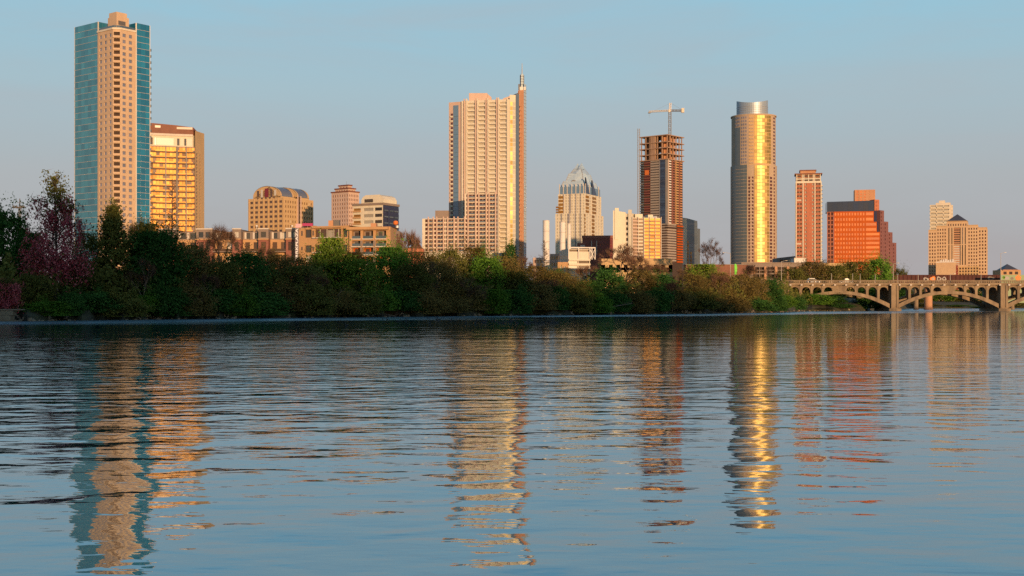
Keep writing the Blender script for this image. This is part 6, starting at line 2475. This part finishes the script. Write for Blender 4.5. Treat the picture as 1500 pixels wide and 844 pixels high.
def twig(mb, p, d, ln, w_, rg):
    e = p + d * ln
    o = d.orthogonal().normalized() * w_
    mb.tri(p - o, p + o, e)


def leafy(seed, H, Wd, leafmat, size, n_leaf, base=.1, top=1.0, peak=.5, clumps=60, bark='bark', ragged=.3, cone=False):
    """unit tree: trunk with limbs and a crown made of leaf clumps through an uneven volume"""
    rg = random.Random(seed)
    tm = MB()
    tips = []
    nst = rg.choice((1, 2, 2, 3)) if not cone else 1
    for s in range(nst):
        d = Vector((rg.uniform(-.25, .25) * (nst > 1), rg.uniform(-.2, .2) * (nst > 1), 1)).normalized()
        if cone:
            tm.tube((0, 0, -.3), (0, 0, H * .95), H * .018, H * .003, 6)
            for q in range(26):
                z = H * (.1 + .85 * q / 26)
                a = rg.random() * 6.28
                rr = Wd * .5 * (1 - z / H) ** .7
                tm.tube((0, 0, z), (rr * math.cos(a), rr * math.sin(a), z + rr * .15), .05, .015, 4)
        else:
            grow(tm, Vector((s * .3, 0, -.3)), d, H * .34, H * .018 / nst ** .5, 3, rg, tips, .6, .1)
    cm = MB()
    cl = []
    ph = [rg.uniform(0, 6.28) for _ in range(6)]
    for i in range(clumps):
        u = base + (top - base) * (i + rg.random()) / clumps
        if cone:
            prof = (1 - u) ** .75 * min(1, u * 6 + .3)
        else:
            prof = math.sqrt(max(0.02, 1 - ((u - peak) / (1.02 - peak if u > peak else peak + .18)) ** 2))
        a = rg.random() * 6.28
        lump = 1 + ragged * (math.sin(2 * a + ph[0] + u * 5) * .5 + math.sin(3 * a + ph[1] - u * 7) * .5)
        rr = Wd / 2 * prof * lump * math.sqrt(rg.uniform(.25, 1))
        cl.append((Vector((rr * math.cos(a), rr * math.sin(a) * .9, H * u)), Wd * (.085 if cone else .125) * rg.uniform(.45, 1.5)))
    for i in range(n_leaf):
        c, r = cl[i % len(cl)]
        if i % 9 == 0:
            # loose sprays that stick out past the outline
            o = (c - Vector((0, 0, H * peak))).normalized() + Vector((rg.gauss(0, .35), rg.gauss(0, .35), rg.gauss(.25, .3)))
            for t in range(3):
                p = c + o * r * (.5 + .42 * t * rg.random() + .25 * t) + Vector((rg.gauss(0, .08), rg.gauss(0, .08), rg.gauss(0, .08)))
                p.z = max(.15, p.z)
                leaf(cm, p, size * rg.uniform(.5, .9), rg, .4)
            continue
        v = Vector((rg.gauss(0, 1), rg.gauss(0, 1), rg.gauss(0, .75)))
        p = c + v * r * .6
        p.z = max(.15, min(H * 1.03, p.z))
        leaf(cm, p, size * rg.uniform(.7, 1.35), rg, .4)
    return tm, M[bark], cm, M[leafmat]


def bare(seed, H, Wd, bark='bark', leafmat='twig', n_tw=5, tw=.9, lvl=4, spread=.55, up=.12, size=0.0, nl=0, lm=None, thick=1.0):
    rg = random.Random(seed)
    tm = MB()
    tips = []
    grow(tm, Vector((0, 0, -.3)), Vector((rg.uniform(-.08, .08), 0, 1)).normalized(), H * .33, H * .017 * thick, lvl, rg, tips, spread, up, 3, .70)
    cm = MB()
    for p, d, l in tips:
        for _ in range(n_tw):
            nd = (d + Vector((rg.gauss(0, .6), rg.gauss(0, .6), rg.gauss(.1, .5)))).normalized()
            twig(cm, p, nd, tw * rg.uniform(.5, 1.3), .028, rg)
        for _ in range(nl):
            leaf(cm, p + Vector((rg.gauss(0, .5), rg.gauss(0, .5), rg.gauss(0, .4))), size * rg.uniform(.6, 1.3), rg)
    # scale to the wanted height and width
    zs = max(v[2] for v in cm.v)
    xs = max(abs(v[0]) for v in cm.v)
    sx_, sz_ = Wd / 2 / xs, H / zs
    for m in (tm, cm):
        m.v = [(x * sx_, y * sx_, z * sz_) for x, y, z in m.v]
    return tm, M[bark], cm, M[leafmat]


def spindle(seed, H, Wd):
    """bare bald cypress: straight trunk with short level twigs"""
    rg = random.Random(seed)
    tm, cm = MB(), MB()
    tm.tube((0, 0, -.3), (0, 0, H * .6), H * .016, H * .009, 6)
    tm.tube((0, 0, H * .6), (.1, 0, H), H * .009, .02, 5)
    for q in range(70):
        u = .22 + .77 * (q + rg.random()) / 70
        a = rg.random() * 6.28
        rr = Wd / 2 * (1 - u) ** .5 * rg.uniform(.5, 1.1)
        e = Vector((rr * math.cos(a), rr * math.sin(a), H * u + rr * .35))
        tm.tube((0, 0, H * u), e, .045, .015, 3)
        for k in range(9):
            p = Vector((0, 0, H * u)).lerp(e, rg.uniform(.3, 1))
            twig(cm, p, Vector((rg.gauss(0, .7), rg.gauss(0, .7), rg.gauss(.3, .5))).normalized(), rg.uniform(.3, .8), .025, rg)
    return tm, M['bark'], cm, M['twig']


def blossom_tree(seed, H, Wd):
    """tall half-bare tree with hanging sprays of pink blossom through its middle and sparse fresh green at the top"""
    rg = random.Random(seed)
    tm = MB()
    tips = []
    q = Vector((0, 0, -.3))
    tm.tube(q, (.3, 0, H * .35), H * .02, H * .014, 7)
    tm.tube((.3, 0, H * .35), (.1, 0, H * .75), H * .014, H * .007, 6)
    tm.tube((.1, 0, H * .75), (-.2, 0, H * .99), H * .007, .02, 5)
    cm, fm, sm = MB(), MB(), MB()
    for k in range(64):
        u = .22 + .76 * k / 64
        a = rg.random() * 6.28
        rr = Wd / 2 * (.55 + .6 * math.sin(min(1, u * 1.05) * math.pi)) * rg.uniform(.5, 1.05) * (1.05 if u < .8 else .75)
        s = Vector((.2, 0, H * u))
        e = s + Vector((rr * math.cos(a), rr * math.sin(a) * .8, rr * rg.uniform(.05, .75)))
        m = (s + e) / 2 + Vector((0, 0, rr * .1))
        tm.tube(s, m, .085, .05, 4)
        tm.tube(m, e, .05, .02, 4)
        for j in range(16):
            p = s.lerp(e, rg.uniform(.35, 1.05)) + Vector((rg.gauss(0, .45), rg.gauss(0, .45), rg.gauss(0, .35)))
            if rg.random() < .55:
                twig(sm, p, Vector((rg.gauss(0, .8), rg.gauss(0, .8), rg.gauss(.4, .5))).normalized(), rg.uniform(.4, 1.1), .03, rg)
            if u > .66:
                for _ in range(3):
                    leaf(fm, p + Vector((rg.gauss(0, .3), rg.gauss(0, .3), rg.gauss(0, .25))), rg.uniform(.14, .26), rg)
            elif rg.random() < .5:
                leaf(fm, p, rg.uniform(.14, .26), rg)
            if u < .80 and (rg.random() < .8):
                L_ = rg.uniform(.4, 2.0)
                for t in range(14):
                    leaf(cm, p + Vector((rg.gauss(0, .16), rg.gauss(0, .16), -L_ * t / 14)), rg.uniform(.11, .21), rg)
    for k in range(26):
        a = rg.random() * 6.28
        rr = Wd * .62 * rg.uniform(.4, 1)
        p0 = Vector((rr * math.cos(a), rr * math.sin(a) * .8, H * rg.uniform(.3, .5)))
        tm.tube((.3, 0, H * .28), p0, .07, .03, 4)
        for t in range(70):
            leaf(cm, p0 + Vector((rg.gauss(0, .7), rg.gauss(0, .7), -abs(rg.gauss(0, 1.6)))), rg.uniform(.11, .21), rg)
    return tm, cm, fm, sm


PROTO = {}


def proto(key, fn, *a, **k):
    tm, tmat, cm, cmat = fn(*a, **k)
    PROTO[key] = (tm.mesh('trunk', tmat), cm.mesh('crown', cmat), None)


for i in range(3):
    proto(('green', i), leafy, 20 + i, 10, 9, 'leaf_green', .25, 8500, .05, 1.0, .5, 110)
    proto(('dark', i), leafy, 30 + i, 10, 9, 'leaf_dark', .25, 9500, .03, 1.0, .45, 120)
    proto(('olive', i), leafy, 40 + i, 10, 9.5, 'leaf_olive', .23, 8000, .06, 1.0, .5, 110, 'bark', .4)
    proto(('lime', i), leafy, 50 + i, 10, 8.5, 'leaf_lime', .24, 7500, .08, 1.0, .5, 90)
    proto(('brown', i), leafy, 60 + i, 10, 10, 'leaf_brown', .20, 8500, .06, 1.0, .5, 120, 'bark_pale', .4)
    proto(('bare', i), bare, 70 + i, 10, 9.5, 'bark_pale', 'twig', 9, 1.0)
    proto(('bush', i), leafy, 80 + i, 5, 8, ('leaf_dark', 'leaf_green', 'leaf_olive')[i], .22, 8000, .0, 1.0, .3, 90, 'bark', .35)
    proto(('brownbush', i), leafy, 90 + i, 5, 8, 'leaf_brown', .20, 7500, .0, 1.0, .3, 95, 'bark_pale', .4)
proto(('big_bare', 0), bare, 101, 14, 16, 'bark_pale', 'twig', 7, 1.1, 5, .62, .05, thick=1.3)
proto(('big_bare', 1), bare, 108, 14, 11, 'bark_pale', 'twig', 7, 1.0, 5, .5, .14)
proto(('cone', 0), leafy, 111, 15, 9, 'leaf_olive', .25, 11000, .06, 1.0, .4, 200, 'bark', .25, True)
proto(('cone', 1), leafy, 112, 15, 8, 'leaf_green', .25, 10000, .05, 1.0, .4, 180, 'bark', .25, True)
proto(('spindle', 0), spindle, 121, 13, 5)
proto(('spindle', 1), spindle, 122, 13, 4)

H0 = {'green': (10, 9), 'dark': (10, 9), 'olive': (10, 9.5), 'lime': (10, 8.5), 'brown': (10, 10), 'bare': (10, 9.5), 'bush': (5, 8), 'brownbush': (5, 8), 'big_bare': (14, 16), 'cone': (15, 9), 'spindle': (13, 5)}
KIND_WORD = {'green': 'leafy green tree', 'dark': 'dense dark green tree', 'olive': 'olive green tree', 'lime': 'fresh light green tree', 'brown': 'brown budding tree',
             'bare': 'bare twiggy tree', 'bush': 'low green bush', 'brownbush': 'low brown bush', 'big_bare': 'big bare spreading tree', 'cone': 'pointed conical tree', 'spindle': 'thin bare cypress'}
TNAME = {'bush': 'bush', 'brownbush': 'bush', 'cone': 'conical_tree', 'spindle': 'cypress_tree', 'bare': 'bare_tree', 'big_bare': 'bare_tree'}
ts_rng = random.Random(99)
tcount = {}


def tree(kind, px, ytop, wpx, off, label, v=None, group='trees on the far bank'):
    """off: metres behind the waterline; negative values are an absolute distance"""
    d = shore(px) + off if off >= 0 else -off
    zg = bank_h(max(0.5, d - shore(px))) - .1
    h = gz(ytop, d) - zg
    wd = wpx / F_PX * d
    nv = [k for k in PROTO if k[0] == kind]
    if v is None:
        v = tcount.get(kind, 0) % len(nv)
    tcount[kind] = tcount.get(kind, 0) + 1
    tm, cm, _ = PROTO[(kind, v)]
    h0, w0 = H0[kind]
    if kind == 'big_bare':
        w0 = (16, 11)[v]
    r = empty(TNAME.get(kind, 'tree'), (gx(px, d), d, zg), label, 'bush' if 'bush' in kind else 'tree', group)
    r.rotation_euler = (0, 0, ts_rng.uniform(0, 6.28))
    r.scale = (wd / w0, wd / w0, h / h0)
    link('trunk', tm, r)
    link('crown', cm, r)
    return r


# the pink blossom tree at the left, and its lower spreading neighbour
def blossom(px, ytop, wpx, off, label, seed, H, Wd):
    d = shore(px) + off
    zg = bank_h(off) - .1
    tm, cm, fm, sm = blossom_tree(seed, H, Wd)
    r = empty('blossom_tree', (gx(px, d), d, zg), label, 'tree', 'trees on the far bank')
    h = gz(ytop, d) - zg
    r.scale = (wpx / F_PX * d / Wd, wpx / F_PX * d / Wd, h / H)
    link('trunk', tm.mesh('trunk', M['bark']), r)
    link('blossom', cm.mesh('blossom', M['blossom']), r)
    link('crown', fm.mesh('crown', M['leaf_olive']), r)
    link('twigs', sm.mesh('twigs', M['twig']), r)


blossom(80, 257, 80, 6, 'tall half bare tree with pink blossom through its middle left of the teal tower', 5, 16, 8)
blossom(8, 412, 40, 4, 'low spreading pink blossom tree at the left edge above the stone wall', 6, 6, 7)

T = [
    # kind, px, top, width, metres behind the waterline, label
    ('dark', 8, 316, 80, 22, 'dense dark green tree filling the left edge behind the low pink blossom'),
    ('dark', 40, 345, 60, 16, 'dense dark green tree below the dark mast left of the pink blossom tree'),
    ('olive', 48, 405, 60, 5, 'low olive tree on the stone wall left of the pink blossom trunk'),
    ('olive', 118, 385, 60, 7, 'olive tree right of the pink blossom tree, before the teal wing base'),
    ('cone', 166, 306, 88, 12, 'tallest pointed olive tree before the stone core of the teal tower'),
    ('bare', 204, 312, 46, 24, 'bare tree before the blue wing of the tallest tower'),
    ('olive', 128, 345, 46, 20, 'olive tree filling the gap between pink blossom and pointed tree'),
    ('dark', 228, 344, 94, 9, 'broad dense dark green tree between the pointed tree and the golden glass tower'),
    ('olive', 215, 332, 60, 22, 'olive tree peeping over the broad dark tree below the blue wing'),
    ('spindle', 252, 262, 40, 18, 'thin bare cypress before the golden glass tower'),
    ('olive', 274, 362, 60, 16, 'olive tree below the right half of the golden glass tower'),
    ('brown', 292, 368, 66, 11, 'brown budding tree below the left end of the brick row'),
    ('bare', 322, 322, 62, 28, 'bare tree with twigs above the brick row roof left of the vaulted building'),
    ('bare', 300, 350, 46, 24, 'bare twiggy tree before the left part of the brick row'),
    ('dark', 356, 374, 74, 9, 'round dark green tree below the middle of the brick row'),
    ('olive', 330, 388, 56, 5, 'low olive tree left of the round dark tree below the brick row'),
    ('bare', 395, 356, 50, 25, 'bare twiggy tree before the brick row left of the sign'),
    ('brown', 404, 376, 64, 18, 'brown budding tree below the right end of the brick row'),
    ('brown', 430, 380, 60, 12, 'brown budding tree below the vertical sign'),
    ('olive', 442, 392, 60, 7, 'olive tree at the foot of the vertical sign'),
    ('lime', 486, 352, 64, 14, 'bright green tree standing tall before the ochre block'),
    ('green', 470, 376, 56, 18, 'leafy green tree tucked left of the bright green tree'),
    ('brown', 516, 372, 60, 20, 'brown budding tree before the loggias of the ochre block'),
    ('lime', 528, 382, 62, 8, 'fresh light green tree below the loggias of the ochre block'),
    ('green', 573, 366, 66, 13, 'leafy green tree below the taupe end house'),
    ('bare', 598, 332, 50, 32, 'bare tree against the sky right of the taupe end house'),
    ('brown', 616, 372, 64, 18, 'brown budding tree below the left end of the condo podium'),
    ('olive', 600, 390, 66, 6, 'olive tree by the water below the bare sky tree'),
    ('olive', 655, 370, 62, 20, 'olive tree below the middle of the condo podium'),
    ('brown', 640, 386, 66, 8, 'brown budding tree by the water below the podium'),
    ('brown', 690, 366, 72, 22, 'brown budding tree below the tall step of the podium'),
    ('green', 712, 380, 56, 12, 'leafy green tree below the middle of the cream tower'),
    ('spindle', 660, 376, 46, 7, 'thin bare cypress with pale trunk among the brown trees below the podium'),
    ('dark', 747, 362, 24, -790, 'small dark tree on the terrace at the right foot of the cream tower'),
    ('dark', 704, 366, 20, -790, 'small dark tree on the terrace by the middle of the cream tower'),
    ('brown', 736, 378, 60, 18, 'brown budding tree below the right edge of the cream tower'),
    ('bare', 762, 372, 50, 22, 'bare twiggy tree below the spire of the cream tower'),
    ('olive', 752, 400, 60, 7, 'olive tree by the water below the spire'),
    ('spindle', 797, 352, 30, 26, 'thin bare cypress before the free standing smokestack'),
    ('brown', 784, 392, 60, 16, 'brown budding tree at the foot of the free standing smokestack'),
    ('dark', 812, 398, 44, 20, 'small dark tree left of the plant hall'),
    ('brown', 826, 402, 64, 9, 'brown budding tree by the water below the plant annexe'),
    ('bare', 852, 386, 60, 24, 'bare twiggy tree before the plant hall'),
    ('big_bare', 912, 352, 96, 26, 'big bare spreading tree before the buff balcony hotel'),
    ('dark', 893, 398, 56, 12, 'dense dark green tree below the trunk of the big bare tree'),
    ('dark', 860, 415, 50, 5, 'low dark green tree by the water below the wine red block'),
    ('brown', 935, 398, 60, 14, 'brown budding tree below the right half of the buff hotel'),
    ('bare', 958, 384, 56, 26, 'bare twiggy tree below the left face of the unfinished tower'),
    ('dark', 966, 404, 50, 10, 'dense dark green tree below the unfinished tower'),
    ('big_bare', 1036, 343, 46, -600, 'large grey bare tree with rounded crown between unfinished and golden towers'),
    ('bare', 992, 392, 52, 24, 'bare twiggy tree below the right face of the unfinished tower'),
    ('lime', 1030, 389, 62, -520, 'flat topped yellow green tree under the large grey bare tree'),
    ('brown', 1012, 404, 60, 12, 'brown budding tree below the grey glass block'),
    ('brown', 1048, 402, 60, 14, 'brown budding tree left of the thin lamp below the green banner'),
    ('bare', 1058, 398, 50, 7, 'bare twiggy tree with pale trunk by the water below the lamp'),
    ('brown', 1088, 404, 46, 14, 'brown budding tree below the green banner'),
    ('bare', 1100, 384, 40, 40, 'bare twiggy tree before the orange brick panel of the garage'),
    ('brown', 1108, 408, 46, 9, 'dark brown tree below the golden tower base'),
    ('dark', 1126, 412, 40, 5, 'dense dark green tree at the left end of the bridge'),
    ('green', 1148, 434, 34, 3, 'leafy green tree under the left end of the bridge'),
    ('dark', 1210, 426, 60, 14, 'dark tree in the shade behind the first arch of the bridge'),
    ('green', 1195, 432, 44, 8, 'leafy green tree by the water behind the first arch springing'),
    ('brown', 1190, 386, 66, -520, 'brown budding tree above the bridge before the rose brick tower'),
    ('olive', 1222, 391, 50, -520, 'olive tree above the bridge below the navy and orange block'),
    ('olive', 1252, 386, 52, -530, 'olive green tree above the bridge before the orange facade'),
    ('green', 1286, 382, 44, -530, 'leafy green tree above the bridge at the foot of the plum steps'),
    ('olive', 1160, 396, 44, -500, 'olive tree above the left end of the bridge before the garage'),
    ('olive', 1318, 396, 24, -700, 'small olive tree against the sky right of the plum steps'),
    ('bare', 206, 372, 56, 2, 'bare twiggy tree at the water before the broad dark tree below the blue wing'),
    ('bare', 302, 396, 54, 2, 'bare twiggy tree at the water before the olive tree left of the round dark tree'),
    ('bare', 462, 398, 56, 2, 'pale stemmed bare tree at the water right of the sign below the magenta banner'),
    ('spindle', 634, 384, 40, 4, 'thin bare cypress at the water below the left part of the podium'),
    ('bare', 690, 402, 50, 2, 'bare twiggy tree at the water below the tall step of the podium'),
    ('bare', 800, 404, 54, 3, 'bare twiggy tree at the water below the free standing smokestack'),
    ('spindle', 1000, 396, 34, 3, 'thin bare cypress at the water below the gold strips of the grey glass block'),
    ('bare', 985, 410, 44, 2, 'bare twiggy tree at the water left of the thin cypress below the grey glass block'),
    ('bare', 1128, 386, 34, -500, 'bare tree before the garage left of the bridge lamp'),
]
for a in T:
    tree(*a)
# bank beyond the bridge, seen through its arches
for px, yt, wpx, dd, k, lab in ((1300, 420, 60, 600, 'dark', 'dark green tree behind the middle pier of the bridge'),
                                (1338, 421, 60, 720, 'olive', 'olive tree beyond the bridge behind the pale rail pier'),
                                (1378, 423, 50, 760, 'green', 'leafy green tree beyond the bridge right of the round brick pier'),
                                (1404, 426, 46, 770, 'olive', 'olive tree beyond the bridge below the middle of the second arch'),
                                (1432, 424, 50, 765, 'dark', 'dark green tree beyond the bridge below the right part of the second arch'),
                                (1460, 424, 50, 770, 'green', 'leafy green tree beyond the bridge behind the right pier'),
                                (1492, 422, 54, 780, 'dark', 'dark green tree beyond the bridge at the right edge'),
                                (1270, 424, 50, 470, 'dark', 'dark green tree behind the right half of the first arch')):
    tree(k, px, yt, wpx, -dd, lab)

# bushes along the waterline; each stands under something that names it
B = [
    (70, 442, 56, 1.5, 1, 'low green bush at the foot of the pink blossom tree'),
    (105, 436, 50, 2.0, 0, 'low dark bush right of the pink blossom trunk at the waterline'),
    (140, 428, 60, 1.5, 0, 'low dark bush at the waterline below the teal wing'),
    (178, 426, 60, 2.0, 2, 'low olive bush at the waterline below the pointed tree'),
    (212, 430, 56, 1.2, 1, 'low green bush at the waterline below the blue wing'),
    (246, 424, 60, 2.0, 0, 'low dark bush at the waterline below the left half of the golden glass tower'),
    (282, 430, 56, 1.2, 'b', 'low brown bush at the waterline below the right half of the golden glass tower'),
    (316, 424, 60, 2.0, 0, 'low dark bush at the waterline below the left brick row'),
    (350, 428, 60, 1.2, 1, 'low green bush at the waterline under the round dark tree'),
    (386, 424, 60, 2.0, 0, 'low dark bush at the waterline right of the round dark tree'),
    (420, 428, 56, 1.2, 'b', 'low brown bush at the waterline below the vertical sign'),
    (455, 424, 60, 2.0, 2, 'low olive bush at the waterline below the magenta banner'),
    (490, 430, 52, 1.2, 'b', 'low brown bush at the waterline below the bright green tree'),
    (520, 424, 60, 2.0, 2, 'low olive bush at the waterline below the light green tree'),
    (556, 426, 60, 1.2, 1, 'low green bush at the waterline below the blue flanked office'),
    (590, 424, 60, 2.0, 0, 'low dark bush at the waterline below the taupe end house'),
    (622, 428, 50, 1.2, 'b', 'low brown bush at the waterline below the left podium end'),
    (656, 430, 56, 2.0, 'b', 'low brown bush at the waterline below the pale cypress trunk'),
    (690, 428, 50, 1.2, 'b', 'low brown bush at the waterline below the left edge of the cream tower'),
    (722, 422, 56, 2.0, 1, 'low green bush at the waterline below the middle of the cream tower'),
    (756, 428, 50, 1.2, 0, 'low dark bush at the waterline below the spire'),
    (786, 426, 52, 2.0, 'b', 'low brown bush at the waterline below the free smokestack'),
    (816, 428, 48, 1.2, 0, 'low dark bush at the waterline below the left edge of the crown topped tower'),
    (845, 430, 48, 2.0, 2, 'low olive bush at the waterline below the plant hall'),
    (874, 426, 50, 1.2, 1, 'low green bush at the waterline below the wine red block'),
    (904, 428, 50, 2.0, 0, 'low dark bush at the waterline below the big bare tree'),
    (934, 430, 46, 1.2, 'b', 'low brown bush at the waterline below the right of the buff hotel'),
    (962, 426, 48, 2.0, 0, 'low dark bush at the waterline below the unfinished tower left face'),
    (992, 432, 44, 1.2, 'b', 'low brown bush at the waterline below the unfinished tower right face'),
    (1020, 432, 46, 2.0, 2, 'low olive bush at the waterline below the grey glass block'),
    (1050, 430, 46, 1.2, 'b', 'low brown bush at the waterline below the large grey bare tree'),
    (1080, 432, 44, 2.0, 'b', 'low brown bush at the waterline below the green banner'),
    (1108, 432, 44, 1.2, 0, 'low dark bush at the waterline below the golden tower base'),
    (1132, 440, 34, 2.0, 0, 'low dark bush at the waterline at the bridge end'),
    (1166, 440, 34, 1.5, 0, 'low dark bush under the first arch springing'),
    (1200, 443, 40, 2.0, 1, 'low green bush at the waterline right of the first arch springing'),
    (1268, 444, 40, 2.0, 0, 'low dark bush at the waterline behind the right half of the first arch'),
    (1296, 446, 30, 2.0, 2, 'low olive bush at the waterline just left of the middle pier'),
    (1232, 442, 40, 3.0, 0, 'low dark bush at the waterline behind the first arch middle'),
    (1350, 444, 46, 4, 2, 'low olive bush on the far shore beyond the second arch left half'),
    (1396, 444, 50, 4, 1, 'low green bush on the far shore beyond the second arch middle'),
    (1436, 444, 46, 4, 0, 'low dark bush on the far shore beyond the second arch right half'),
    (1480, 444, 46, 4, 2, 'low olive bush on the far shore at the right edge'),
]
brg = random.Random(12)
for px, yt, wpx, off, v, lab in B:
    yt += brg.uniform(-7, 9)
    wpx *= brg.uniform(.8, 1.25)
    if px < 1190:
        off = brg.choice((.2, .5, 1.2, 2.5))
    if v == 'b':
        tree('brownbush', px, yt, wpx, off, lab, None, 'bushes along the waterline')
    else:
        tree('bush', px, yt, wpx, off, lab, v, 'bushes along the waterline')

# undergrowth between the trunks, and reeds along the water: nobody could count these
for nm, lo, hi, off0, off1, hh, n_l, mt in (('undergrowth', -60, 1190, 3, 34, 6.4, 42000, 'leaf_olive'), ('reeds', 560, 820, .2, 1.4, 1.1, 2600, 'reed')):
    rg = random.Random(31)
    mb = MB()
    for k in range(n_l):
        px = rg.uniform(lo, hi)
        off = rg.uniform(off0, off1)
        d = shore(px) + off
        c = Vector((gx(px, d), d, bank_h(off)))
        if nm == 'reeds':
            twig(mb, c - Vector((0, 0, .2)), Vector((rg.gauss(0, .15), rg.gauss(0, .15), 1)).normalized(), rg.uniform(.5, 1.3), .06, rg)
        else:
            c.z += hh * rg.random() * (0.6 + .4 * math.sin(px * .13) * math.sin(px * .047 + 1))
            leaf(mb, c, rg.uniform(.25, .5), rg)
    tag(link(nm, mb.mesh(nm, M[mt])), kind='stuff')

# loose rocks along the water's edge and a few pale fallen branches
rg = random.Random(55)
mb = MB()
for k in range(420):
    px = rg.uniform(-40, 1300)
    off = rg.uniform(-1.4, 1.0)
    d = shore(px) + 1.6 * math.sin(px * .09) + 1.1 * math.sin(px * .23 + 1) + off
    s = rg.uniform(.12, .5)
    pr = []
    x, z = gx(px, d), max(-.1, bank_h(off) - .1)
    n = 7
    low = [(x + s * rg.uniform(.8, 1.2) * math.cos(2 * math.pi * t / n), d + s * .8 * math.sin(2 * math.pi * t / n), z - .2) for t in range(n)]
    top = [(x + s * .6 * rg.uniform(.7, 1.2) * math.cos(2 * math.pi * t / n), d + s * .5 * math.sin(2 * math.pi * t / n), z + s * rg.uniform(.45, .8)) for t in range(n)]
    for t in range(n):
        u = (t + 1) % n
        mb.quad(low[t], low[u], top[u], top[t])
    mb.poly(top)
tag(link('rocks', mb.mesh('rocks', M['stone'])), kind='stuff')
for px, ln, ang, lab in ((868, 8.5, .22, 'pale fallen trunk sloping to the water below the wine red block'), (1030, 5, -.15, 'pale fallen branch lying at the waterline below the yellow green tree'),
                         (478, 4.5, 1.0, 'pale forked dead branch leaning up below the bright green tree'), (560, 4, -.3, 'thin fallen branch at the waterline below the leafy tree by the taupe house')):
    d = shore(px) + .6
    b = Bld('fallen_branch', lab, 'branch', px, d, .4)
    mb = MB()
    p = Vector((gx(px, d), d, .5))
    q = p + Vector((ln * math.cos(ang), rg.uniform(-.5, .5), ln * math.sin(ang)))
    m = (p + q) / 2 + Vector((0, 0, .25))
    mb.tube(p, m, .13, .10, 6)
    mb.tube(m, q, .10, .04, 6)
    for t in range(4):
        s = m.lerp(q, rg.random())
        mb.tube(s, s + Vector((rg.uniform(-.3, 1), rg.uniform(-.4, .4), rg.uniform(.3, 1.1))), .04, .015, 4)
    b.part('trunk', mb, M['bark_pale'])

# stone wall at the left end of the bank
b = Bld('stone_wall', 'low tan stone retaining wall at the water on the left edge', 'wall', 12, shore(12) - 1.2, 0.0)
mb = MB()
x0, x1 = gx(-80, shore(0)), gx(33, shore(33))
rg = random.Random(4)
dd = shore(12) - 1.2
for r_ in range(3):
    x = x0
    while x < x1 - (.4 * r_ if r_ else 0):
        w_ = rg.uniform(.5, 1.3)
        o = rg.uniform(0, .12)
        mb.box(x + .015, x + w_ - .015, dd + o + .12 * r_, dd + 1.5, -.5 + .62 * r_, -.5 + .62 * (r_ + 1) - .02)
        x += w_
b.part('stone_wall_body', mb, M['stone'])
mb = MB()
mb.box(x0, x1 + .8, dd + .2, dd + 1.8, 1.37, 1.5)
b.part('coping', mb, M['stone'])

# dark mast with cross platform above the left trees
b = Bld('lattice_mast', 'dark steel mast with a cross platform above the trees on the left', 'mast', 29, 260)
Z = b.z
mb = MB()
x = gx(29, 260)
mb.tube((x, 260, 4), (x, 260, Z(291)), .34, .10, 6)
mb.tube((x - .45, 260, 4), (x - .25, 260, Z(303)), .08, .08, 4)
mb.tube((x + .45, 260, 4), (x + .25, 260, Z(303)), .08, .08, 4)
b.part('mast', mb, M['steel_dark'])
mb = MB()
mb.box(x - 1.3, x + 1.2, 259.6, 260.4, Z(304.5), Z(303))
for dx in (-1.1, -.5, .5, 1.0):
    mb.box(x + dx - .16, x + dx + .16, 259.3, 259.6, Z(305.5), Z(301.5))
b.part('platform', mb, M['steel_dark'])
mb = MB()
mb.tube((x - .6, 260, Z(297)), (x + .6, 260, Z(297)), .06, .06, 4)
b.part('cross_arm', mb, M['steel_dark'])


# ------------------------------------------------------------------ DUCKS
def duck_mesh():
    mb = MB()
    n, m = 8, 8
    prof = [(-.19, .015, .06), (-.15, .05, .05), (-.06, .085, .035), (.05, .085, .035), (.13, .05, .05), (.16, .03, .07)]
    rings = []
    for x, r, z in prof:
        rings.append([(x, r * math.cos(2 * math.pi * t / m), z + r * .75 * math.sin(2 * math.pi * t / m)) for t in range(m)])
    for a, c in zip(rings, rings[1:]):
        for t in range(m):
            u = (t + 1) % m
            mb.quad(a[t], a[u], c[u], c[t])
    mb.tube((.13, 0, .06), (.17, 0, .19), .032, .026, 6)
    mb.lathe(.185, 0, [(.01, .165), (.04, .185), (.045, .21), (.03, .24), (.005, .25)], 8)
    mb.tube((.215, 0, .205), (.28, 0, .195), .018, .008, 5)
    return mb.mesh('duck', M['duck'])


dm = duck_mesh()
rg = random.Random(77)
spots = []
for k in range(26):
    spots.append((rg.gauss(715, 38), rg.uniform(469.5, 474)))
for k in range(15):
    spots.append((770 + k * 3.4 + rg.uniform(-1, 1), 473 + rg.uniform(-.6, .6)))
for k in range(7):
    spots.append((rg.uniform(560, 650), rg.uniform(468, 472)))
for k in range(6):
    spots.append((rg.uniform(900, 1010), rg.uniform(464, 466.5)))
for px, py in spots:
    d = CAM_Z * F_PX / (py - HOR)
    o = link('duck', dm, None, (gx(px, d), d, 0), rg.uniform(0, 6.28))
    o.scale = (1.25,) * 3
    tag(o, 'small dark duck floating in the loose flock on the far water below the cream tower', 'duck', 'flock of ducks on the far water')
for px, py, lab in ((508, 477, 'lone dark duck apart from the flock below the light green tree'),):
    d = CAM_Z * F_PX / (py - HOR)
    o = link('duck', dm, None, (gx(px, d), d, 0), 2.5)
    tag(o, lab, 'duck')
